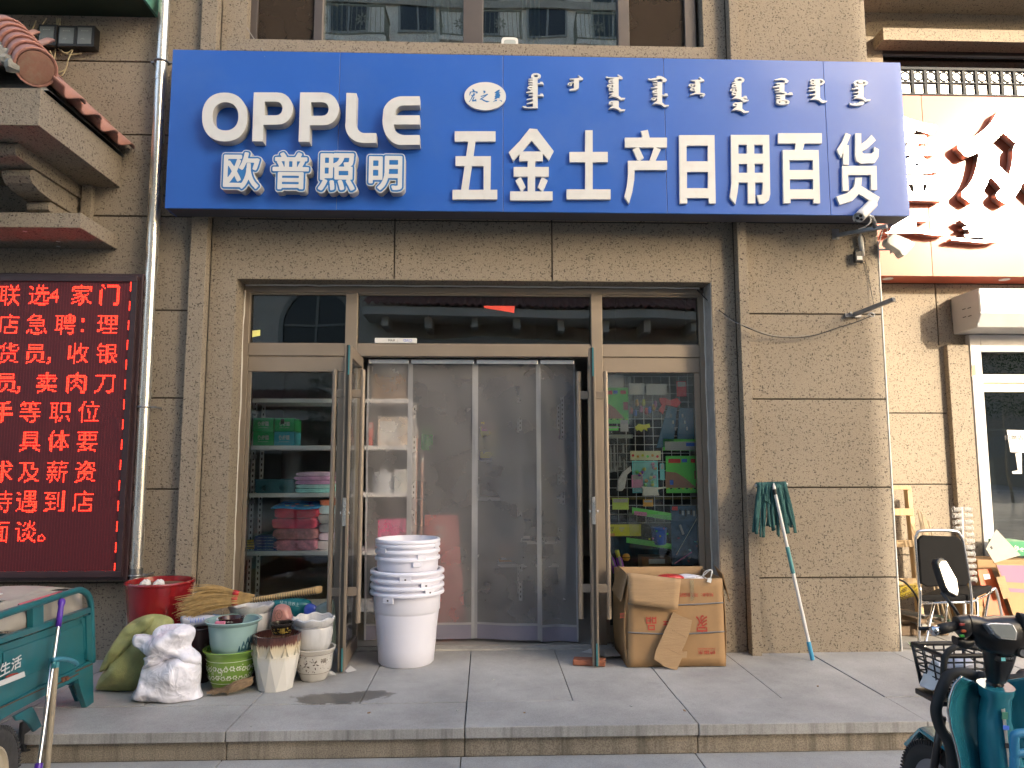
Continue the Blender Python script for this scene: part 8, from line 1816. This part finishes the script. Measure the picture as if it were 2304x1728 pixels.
a, b = S(845, 630, YH-.022), S(968, 692, YH-.022); MB().box(a.x, b.x, YH-.026, YH+.01, b.z, a.z).build('badge', SBLK, sc, bevel=.003); MB().box(a.x+.004, a.x+.02, YH-.0275, YH-.0262, b.z+.006, a.z-.006).build('badge_blue', CYAN, sc); lettering('badge_print', 'VIEW', PAPER, sc, ((a.x+b.x)/2+.012, YH-.0275, (a.z+b.z)/2+.003), width=.030)
MB().box(S(870, 560, YH-.03).x, S(1000, 560, YH-.03).x, YH-.045, YH-.0, S(870, 612, YH-.03).z, S(870, 548, YH-.03).z).build('seam_block', SBLK, sc, bevel=.006)
# grip, lever, switches
g0, g1 = S(255, 402, YH-.03), S(560, 330, YH-.01); gdv = (g1-g0).normalized()
MB().tube([g0+gdv*.012, g0.lerp(g1, .3), g0.lerp(g1, .62)], [.0175, .0195, .0165], 16).build('grip', RUBBER, sc, smooth=1)
MB().tube([g0-gdv*.014, g0-gdv*.012, g0+gdv*.012], [.008, .017, .018], 16).build('bar_end', CHROME, sc, smooth=1)
MB().tube([g0.lerp(g1, .6), g1], .013, 12).build('bar', SBLK, sc, smooth=1)
loft([(S(455, 350, YH-.02), V((0, .026, 0)), V((0, 0, .03))), (S(500, 370, YH-.02), V((0, .03, 0)), V((0, 0, .042))), (S(555, 350, YH-.015), V((0, .028, 0)), V((0, 0, .038)))], 'switch_housing', SBLK)
for (px, py), mt in (((505, 345), pm('switch_red', (.4, .05, .04), .4)), ((520, 405), pm('switch_orange', (.6, .12, .03), .4)), ((505, 450), pm('switch_green', (.04, .35, .05), .4))): p = S(px, py, YH-.052); MB().obox(tuple(p), (.018, .008, .009)).build('switch', mt, sc, bevel=.002)
loft([(S(440, 490, YH), V((0, .02, 0)), V((0, 0, .016))), (S(520, 520, YH), V((0, .028, 0)), V((0, 0, .02))), (S(590, 500, YH), V((0, .02, 0)), V((0, 0, .016)))], 'horn_pod', SBLK)
MB().tube([S(115, 384, YH+.05), S(230, 380, YH+.05), S(420, 385, YH+.03), S(480, 400, YH)], [.007, .007, .008, .01], 8).build('brake_lever', SBLK, sc, smooth=1)
g2, g3 = S(1160, 330, YH-.01), S(1450, 360, YH-.03); MB().tube([g2, g3], [.014, .018], 14).build('grip', RUBBER, sc, smooth=1)
loft([(S(1030, 360, YH-.03), V((0, .02, 0)), V((0, 0, .05))), (S(1120, 390, YH-.04), V((0, .03, 0)), V((0, 0, .055))), (S(1180, 420, YH-.04), V((0, .02, 0)), V((0, 0, .03)))], 'throttle_housing', SBLK)
p = S(1040, 598, YH-.04); MB().tube([p+V((0, -.012, 0)), p+V((0, .03, 0))], .019, 16).build('key_switch', SBLK, sc, smooth=30); MB().tube([p+V((0, -.015, 0)), p+V((0, -.012, 0))], .012, 14).build('key_slot', GALV, sc, smooth=30)
# mirror on its stem
sm0, sm1 = S(500, 300, YH+.02), P(*c5(385, 690), y=YH+.05)
MB().tube([sm0, P(*c5(455, 775), y=YH+.03), sm1], .006, 8).build('mirror_stem', SBLK, sc, smooth=1)
mo = [P(*c5(*q), y=YH+.05) for q in ((362, 525), (385, 502), (420, 502), (432, 520), (478, 620), (474, 690), (460, 720), (400, 690), (385, 660))]
mirror_tilt = Matrix.Rotation(R(14), 3, 'Z') @ Matrix.Rotation(R(-13), 3, 'X')
mcn = sum(mo, V())/len(mo); mx_, mz_, mdep = (mirror_tilt @ V(q) for q in ((1, 0, 0), (0, 0, 1), (0, 1, 0)))
mloc = [(p.x-mcn.x, p.z-mcn.z) for p in mo]
MB().prism3(mloc, mcn, mx_, mz_, mdep*.03).build('mirror_shell', SBLK, sc, bevel=.006)
MB().prism3([(a_*.84+.004, b_*.86-.003) for a_, b_ in mloc], mcn-mdep*.0016, mx_, mz_, mdep*.001).build('mirror_glass', pm('mirror_glass', (.9, .9, .9), .02, 1, var=0), sc)
# leg shield, two curved wings and a centre column
YSH = -2.98
wingL = [((500, 815), (700, 900)), ((430, 890), (690, 990)), ((388, 1010), (690, 1100)), ((372, 1130), (670, 1200)), ((400, 1290), (655, 1300)), ((445, 1450), (690, 1450)), ((480, 1600), (740, 1600)), ((505, 1800), (780, 1800)), ((520, 1950), (800, 1950))]
def wg(s, q):
    i = q*(len(wingL)-1); k = min(int(i), len(wingL)-2); f = i-k; a = V(wingL[k][0]).lerp(V(wingL[k+1][0]), f); b = V(wingL[k][1]).lerp(V(wingL[k+1][1]), f)
    p = a.lerp(b, s); return S(p.x, p.y, YSH-.06*(1-s)**2+.05*math.sin(math.pi*s*.5)*(1-.2*q)+.02*s)
MB().grid(wg, 14, 24).build('leg_shield', SBLUE, sc, smooth=1, solid=.006)
MB().tube([wg(0, q/40)+V((0, -.003, 0)) for q in range(41)], .0035, 6).build('shield_edge_trim', CHROME, sc, smooth=1)
wgR = lambda s, q: (lambda p, c: V((2*c-p.x, p.y, p.z)))(V(wg(s, q)), S(830, 1100, YSH).x)
MB().grid(wgR, 14, 24).build('leg_shield', SBLUE, sc, smooth=1, solid=.006); MB().tube([wgR(0, q/40)+V((0, -.003, 0)) for q in range(41)], .0035, 6).build('shield_edge_trim', CHROME, sc, smooth=1)
loft([(S(815, 900, YSH+.0), V((.062, 0, 0)), V((0, .05, .012))), (S(815, 985, YSH+.0), V((.060, 0, 0)), V((0, .05, 0))), (S(815, 1010, YSH+.0), V((.052, 0, 0)), V((0, .045, 0))), (S(800, 1200, YSH), V((.055, 0, 0)), V((0, .045, 0))), (S(830, 1400, YSH), V((.066, 0, 0)), V((0, .05, 0))), (S(870, 1600, YSH), V((.075, 0, 0)), V((0, .055, 0))), (S(900, 1800, YSH), V((.08, 0, 0)), V((0, .06, 0))), (S(900, 1980, YSH), V((.08, 0, 0)), V((0, .06, 0)))], 'centre_column', SBLUE)
stc = [S(x_, y_, YSH-.057) for x_, y_ in ((865, 1120), (920, 1120), (975, 1640), (930, 1650))]
MB().grid(lambda s, q: stc[0].lerp(stc[1], s).lerp(stc[3].lerp(stc[2], s), q)+V((0, .012*s*s, 0)), 4, 8).build('sticker_strip', pm('silver_sticker', (.42, .46, .47), .3, .2, var=.3, scale=6), sc, smooth=1)
for y_, h_, m_ in ((1180, 60, pm('sticker_green', (.08, .30, .22), .4)), (1290, 36, BLUC), (1455, 40, INK)): p = S(895+(y_-1150)*.1, y_, YSH-.062); MB().obox(tuple(p), (.022, .003, h_*.246*2.8/1650), Matrix.Rotation(.1, 3, 'Y')).build('sticker', m_, sc)
# black crash bar
MB().tube(catmull([S(720, 870, -2.86), S(600, 810, -2.84), S(480, 790, -2.84), S(385, 815, -2.84), S(330, 910, -2.85), S(280, 1060, -2.86), S(270, 1160, -2.86), S(310, 1300, -2.86), S(390, 1440, -2.87), S(430, 1700, -2.87)], 6), .021, 12).build('crash_bar', RUBBER, sc, smooth=1)
MB().tube(catmull([wgR(.95, .05)+V((0, .05, .03)), S(1000, 850, -2.90), S(1080, 800, -2.88), S(1250, 830, -2.85), S(1320, 1000, -2.86), S(1350, 1200, -2.86), S(1290, 1440, -2.87), S(1250, 1700, -2.87)], 6), .021, 12).build('crash_bar', RUBBER, sc, smooth=1)
LBL = pm('light_blue_bar', (.05, .28, .50), .4)
for yy in (1340, 1520): MB().tube(catmull([S(990, yy+320, YSH-.12), S(985, yy+60, YSH-.12), S(1010, yy+10, YSH-.12), S(1100, yy, YSH-.12), S(1200, yy+5, YSH-.12)], 6), .016, 10).build('child_seat_bar', LBL, sc, smooth=1)
# basket ahead of the steering head
YBf, YBn = -2.57, -2.78
bf = [S(*q, YBn) for q in ((85, 615), (330, 640), (690, 640), (690, 900), (290, 1000), (120, 965))]
xl_, xr_ = S(330, 700, YBn).x, S(830, 700, YBn).x; ztp, zbt = S(330, 635, YBn).z, S(290, 1010, YBn).z
BW = pm('black_basket_wire', (.012, .012, .014), .4)
def taper(x, y, z): k = (z-zbt)/(ztp-zbt); cxb = (xl_+xr_)/2; return V((cxb+(x-cxb)*(.84+.16*k), (YBf+YBn)/2+(y-(YBf+YBn)/2)*(.86+.14*k), z))
rim_ = [taper(x, y, ztp) for x, y in ((xl_, YBn), (xr_, YBn), (xr_, YBf), (xl_, YBf))]
MB().tube(rim_, .010, 8, closed=True).build('basket_rim', BW, sc); MB().tube([taper(x, y, zbt) for x, y in ((xl_, YBn), (xr_, YBn), (xr_, YBf), (xl_, YBf))], .009, 8, closed=True).build('basket_base', BW, sc)
mb = MB()
for x, y in ((xl_, YBn), (xr_, YBn), (xr_, YBf), (xl_, YBf)): mb.tube([taper(x, y, zbt), taper(x, y, ztp)], .008, 6)
for k in range(1, 6):
    z = zbt+(ztp-zbt)*k/6; mb.tube([taper(x, y, z) for x, y in ((xl_, YBn), (xr_, YBn), (xr_, YBf), (xl_, YBf))], .004, 5, closed=True)
for k in range(1, 5):
    x = xl_+(xr_-xl_)*k/5
    for y in (YBn, YBf): mb.tube([taper(x, y, zbt), taper(x, y, ztp)], .004, 5)
for k in range(1, 3):
    y = YBn+(YBf-YBn)*k/3
    for x in (xl_, xr_): mb.tube([taper(x, y, zbt), taper(x, y, ztp)], .004, 5)
for k in range(1, 8): x = xl_+(xr_-xl_)*k/8; mb.tube([taper(x, YBn, zbt), taper(x, YBf, zbt)], .004, 5)
mb.build('basket_wires', BW, sc, smooth=1)
MB().obox(tuple(V(((xl_+xr_)/2-.03, -2.68, zbt-.03))), (.20, .18, .025)).build('basket_carrier', SBLK, sc, bevel=.006)
MB().tube(catmull([S(640, 560, YBn), S(520, 540, YBn), S(430, 560, YBn-.01), S(370, 610, YBn-.012), S(340, 720, YBn-.012), S(330, 1000, YBn-.012)], 6), .012, 8).build('brake_cable', RUBBER, sc, smooth=1)
# white packets lying in the basket
for lab, pl, yy in (('crumpled white paper bag in the left half of the scooter basket', ((165, 900), (200, 800), (235, 720), (255, 670), (320, 690), (330, 800), (310, 960), (260, 985), (150, 950)), -2.66), ('white plastic bag in the right half of the scooter basket', ((395, 900), (395, 660), (440, 622), (500, 615), (560, 640), (590, 690), (580, 800), (540, 890)), -2.64)):
    t = thing('basket_bag', lab, 'bag', S(*pl[0], yy), group='bags in the scooter basket'); inflate([(a, b) for a, b in pl], yy, .06, cq, 51, wr=.01, wfreq=25, n=70, rings=9, zmin=zbt+.005).build('bag', BAG if yy > -2.65 else PAPER, t, smooth=60); MB().tube([S(*pl[2], yy)+V((0, -.05, 0)), S(*pl[3], yy)+V((0, -.03, .0))], .002, 4).build('crease', BAG, t)
# front wheel, fork, fender
wcf = V((S(330, 1700, -2.62).x, -2.62, .06)); wheel(wcf, (1, .12, 0), .22, .085, sc, tyre=RUBBER, rim=pm('alloy_rim', (.35, .35, .36), .3, .8))
for s_ in (-1, 1): MB().tube([wcf+V((.065*s_, 0, 0)), wcf+V((.06*s_, -.12, .36))], .016, 10).build('fork_leg', SBLK, sc, smooth=1)
loft([(wcf+V((0, .20, .14)), V((.05, 0, 0)), V((0, .01, .01))), (wcf+V((0, .06, .25)), V((.06, 0, 0)), V((0, .0, .014))), (wcf+V((0, -.14, .23)), V((.06, 0, 0)), V((0, .012, .01))), (wcf+V((0, -.22, .10)), V((.05, 0, 0)), V((0, .01, .01)))], 'front_fender', SBLUE)
MB().tube([wcf+V((.0, -.12, .34)), S(820, 870, YH+.07)], .028, 12).build('steering_tube', SBLK, sc, smooth=1)
# the rest of it lies below and right of the picture
MB().box(S(840, 1900, YSH).x-.16, S(840, 1900, YSH).x+.16, -3.62, -2.96, .02, .07).build('foot_board', SBLK, sc, bevel=.015)
xm = S(840, 1900, YSH).x
loft([(V((xm, -3.56, .20)), V((.13, 0, 0)), V((0, .03, .14))), (V((xm, -3.75, .28)), V((.16, 0, 0)), V((0, .03, .16))), (V((xm, -4.15, .34)), V((.14, 0, 0)), V((0, .03, .12))), (V((xm, -4.35, .38)), V((.08, 0, 0)), V((0, .02, .06)))], 'rear_body', SBLUE)
loft([(V((xm, -3.55, .46)), V((.10, 0, 0)), V((0, .01, .035))), (V((xm, -3.75, .48)), V((.14, 0, 0)), V((0, .01, .045))), (V((xm, -4.05, .50)), V((.14, 0, 0)), V((0, .01, .045))), (V((xm, -4.25, .50)), V((.11, 0, 0)), V((0, .01, .035)))], 'seat', BLKV)
wheel(V((xm, -4.05, .055)), (1, 0, 0), .215, .09, sc, tyre=RUBBER, rim=pm('alloy_rim', (.35, .35, .36), .3, .8))
MB().tube([V((xm+.10, -3.7, .1)), V((xm+.16, -3.72, -.155))], .012, 8).build('side_stand', SBLK, sc)
# ================================================================== across the street: what the panes mirror and what shades the front
OY = -16.0
OXE = XR + (-OY)*math.tan(R(SUN_AZ)) - .05
FAR = pm('far_render', (.92, .84, .72), .9, var=.12, scale=1.5)
FARD = pm('far_dark_render', (.50, .45, .38), .9, var=.1)
FGL = pm('far_window_glass', (.03, .035, .04), .08, var=.1)
FWH = pm('far_window_frame', (.45, .44, .40), .6)
op = thing('apartment_block', 'tan apartment block across the street mirrored in the panes', 'building', (-5, OY, -.2))
MB().box(-9.6, 8.4, OY-12, OY, -.2, 16.9).box(8.401, OXE, OY-12, OY-.001, -.2, 12.4).build('body', FAR, op)
for z in (9.7, 12.1, 16.1): MB().box(-9.6, OXE-.02 if z < 12 else 8.4, OY+.002, OY+.12, z, z+.25).build('cornice', FARD, op)
MB().box(-9.9, 8.6, OY-12.2, OY+.35, 16.9, 17.2).build('roof_cornice', FARD, op)
wm = MB().box(-.62, .62, .003, .05, 0, 1.7).mesh('far_window'); wm.materials.append(FWH); gm = MB().box(-.55, -.03, .051, .06, .07, 1.63).box(.03, .55, .051, .06, .07, 1.63).mesh('far_pane'); gm.materials.append(FGL)
slabm = MB().box(-1.3, 1.3, .0, 1.1, -.14, 0).mesh('far_balcony'); slabm.materials.append(FAR)
rl = MB().box(-1.28, 1.28, 1.03, 1.07, .95, 1.0).box(-1.28, 1.28, 1.03, 1.07, .08, .11)
for k in range(19): rl.box(-1.28+k*.1422-.008, -1.28+k*.1422+.008, 1.04, 1.06, .11, .95)
for s_ in (-1.28, 1.24):
    for k in range(7): rl.box(s_, s_+.02, .1+k*.14, .116+k*.14, .1, .95)
    rl.box(s_, s_+.04, .05, 1.03, .95, 1.0)
for cxo in (-.6, .6):
    for k in range(8): a = k*math.pi/4; rl.obox((cxo+.13*math.cos(a), 1.075, .52+.13*math.sin(a)), (.12, .015, .05), Matrix.Rotation(-a, 3, 'Y'))
rlm = rl.mesh('far_railing'); rlm.materials.append(pm('iron_railing', (.30, .28, .20), .5, var=.2))
def put(me, x, y, z, name):
    o = bpy.data.objects.new(name, me); COL.objects.link(o); o.parent = op; o.matrix_parent_inverse = world_of(op).inverted(); o.location = (x, y, z); return o
for fl, z in enumerate((8.1, 11.6, 15.15)):
    for k in range(15):
        x = -8.6+k*2.1+.4*(fl % 2)
        if x > OXE-1.2 or (z > 12 and x > 7.6): continue
        w_ = put(wm, x, OY, z, 'window'); g_ = bpy.data.objects.new('pane', gm); COL.objects.link(g_); g_.parent = w_
        if k % 2 == 0: b_ = put(slabm, x, OY+.001, z-.75, 'balcony'); r_ = bpy.data.objects.new('railing', rlm); COL.objects.link(r_); r_.parent = b_
# arched windows and tiled canopies
for x, zb, w_ in ((-5.2, 4.3, 1.15), (-8.6, 4.3, 1.15), (9.8, 4.3, 1.15), (13.4, 4.3, 1.15)):
    if abs(x) > 8.7 and x < 0: continue
    zc = zb+1.45
    pl = [(x-w_, zb), (x+w_, zb), (x+w_, zc)]+[(x+w_*math.cos(R(a)), zc+w_*math.sin(R(a))) for a in range(15, 166, 15)]+[(x-w_, zc)]
    pin = [(x+(q[0]-x)*.88, zb+(q[1]-zb)*.94+.05) for q in pl]
    mb = MB(); mb.prism(pl, OY+.10, OY+.003, holes=[pin]); f_ = mb.build('arched_window', FWH, op); MB().prism(pin, OY+.03, OY+.004).build('pane', FGL, f_)
    mb = MB(); mb.box(x-.035, x+.035, OY+.031, OY+.09, zb+.1, zc+w_*.85).box(x-w_*.85, x+w_*.85, OY+.032, OY+.088, zc-.05, zc+.02); mb.build('glazing_bar', FWH, f_)
for x0_, x1_, zc in ((-3.6, 8.2, 5.75), (-9.5, -4.0, 2.75), (9.0, 15.5, 2.75)):
    nt_ = int((x1_-x0_)/.95)
    for c in range(nt_):
        x = x0_+c*.95
        MB().grid(lambda s, q, x=x: (x+.95*s, OY+1.5-1.4*q, zc+.30+.62*q+.05*math.sin(s*2*math.pi*4)), 24, 3).build('canopy_tiles', TERRA, op, smooth=1, solid=.02)
    MB().box(x0_, x0_+nt_*.95, OY+.002, OY+1.40, zc, zc+.24).build('canopy', FAR, op); MB().box(x0_+.3, x0_+nt_*.95-.3, OY+.003, OY+.7, zc-.9, zc-.55).build('canopy_beam', FARD, op)
    for k in range(int(nt_*.95/1.3)): MB().box(x0_+.5+k*1.3, x0_+.7+k*1.3, OY+.004, OY+1.1, zc-.3, zc-.001).build('canopy_corbel', FAR, op)
for k in range(7):
    x = -9.2+k*3.6
    if x+3.3 < OXE: f_ = MB().box(x, x+3.3, OY+.003, OY+.06, .1, 2.55).build('shop_front', FARD, op); MB().box(x+.12, x+3.18, OY+.061, OY+.07, .3, 2.4).build('pane', FGL, f_)
# street tree in front of it, mirrored in the left door
def tree(name, lab, x, y, h, r_, seed):
    t = thing(name, lab, 'tree', (x, y, -.2), group='street trees across the road'); rr = random.Random(seed)
    MB().tube([(x, y, -.2), (x+.05, y, h*.3), (x-.03, y+.05, h*.6), (x, y, h*.9)], [.06, .05, .035, .015], 10).build('trunk', pm('whitewashed_bark', (.45, .43, .38), .8, var=.2), t, smooth=1)
    for k in range(7): a = rr.uniform(0, 6.28); z = h*rr.uniform(.42, .75); MB().tube([(x, y, z), (x+math.cos(a)*r_*.5, y+math.sin(a)*r_*.5, z+h*.14), (x+math.cos(a)*r_*.85, y+math.sin(a)*r_*.85, z+h*.2)], [.022, .014, .006], 6).build('limb', pm('whitewashed_bark', (.45, .43, .38), .8), t, smooth=1)
    mb = MB()
    for k in range(1500):
        while True:
            p = Vector((rr.uniform(-1, 1), rr.uniform(-1, 1), rr.uniform(-1, 1)))
            if p.length < 1: break
        cl_ = Vector((math.sin(7*p.x+seed), math.sin(6*p.y+2), math.sin(5*p.z)))*.12; p = Vector((x, y, h*.78))+Vector(((p.x+cl_.x)*r_, (p.y+cl_.y)*r_, (p.z+cl_.z)*h*.30)); d = Vector((rr.gauss(0, 1), rr.gauss(0, 1), rr.gauss(0, 1))).normalized(); e = d.orthogonal().normalized(); s_ = rr.uniform(.035, .07)
        mb.add([p-d*s_, p+e*s_*.5, p+d*s_, p-e*s_*.5], [(0, 1, 2, 3)])
    tag(mb.build('crown', pm('tree_leaf', (.06, .10, .035), .5, var=.3), t), kind='stuff')
tree('street_tree', 'slim whitewashed street tree mirrored in the left shop pane', -3.3, -11.5, 3.6, 1.1, 3)
tree('street_tree', 'street tree mirrored in the right-hand white-framed window', 9.6, -10.2, 4.2, 1.5, 5)
tree('street_tree', 'street tree farther left across the road', -9.5, -11.8, 3.9, 1.3, 8)
# low houses to the left, and far block and trees beyond the gap on the right
lb = thing('low_house', 'low tan house left of the apartment block across the street', 'building', (-20, -18, -.2)); MB().box(-34, -10.0, OY-10, OY-.5, -.2, 6.2).build('wall', FAR, lb); MB().box(-34.3, -9.95, OY-10.3, OY-.1, 6.2, 6.6).build('roof', TERRA, lb)
fb = thing('far_block', 'grey tan block far beyond the gap on the right', 'building', (38, -52, -.2)); MB().box(22, 90, -62, -52, -.2, 11).build('wall', FARD, fb); MB().box(21.5, 90.5, -62.5, -51.5, 11, 11.5).build('roof', TERRA, fb)
for k in range(18):
    for z in (2, 5.2, 8.4): w_ = bpy.data.objects.new('window', wm); COL.objects.link(w_); w_.parent = fb; w_.matrix_parent_inverse = world_of(fb).inverted(); w_.location = (25+k*3.6, -52, z)
for k, (x, y, h_) in enumerate(((23.5, -24, 6.5), (27.5, -27, 7.4), (32.5, -25, 6.8), (38, -28, 7.6), (21.8, -33, 6.4), (45, -27, 7))): tree('street_tree', ('nearest', 'second', 'third', 'fourth', 'deepest', 'farthest right')[k]+' tree of the row mirrored in the right-hand window', x, y, h_, 2.6, 20+k)
bpy.data.objects.remove(_to)
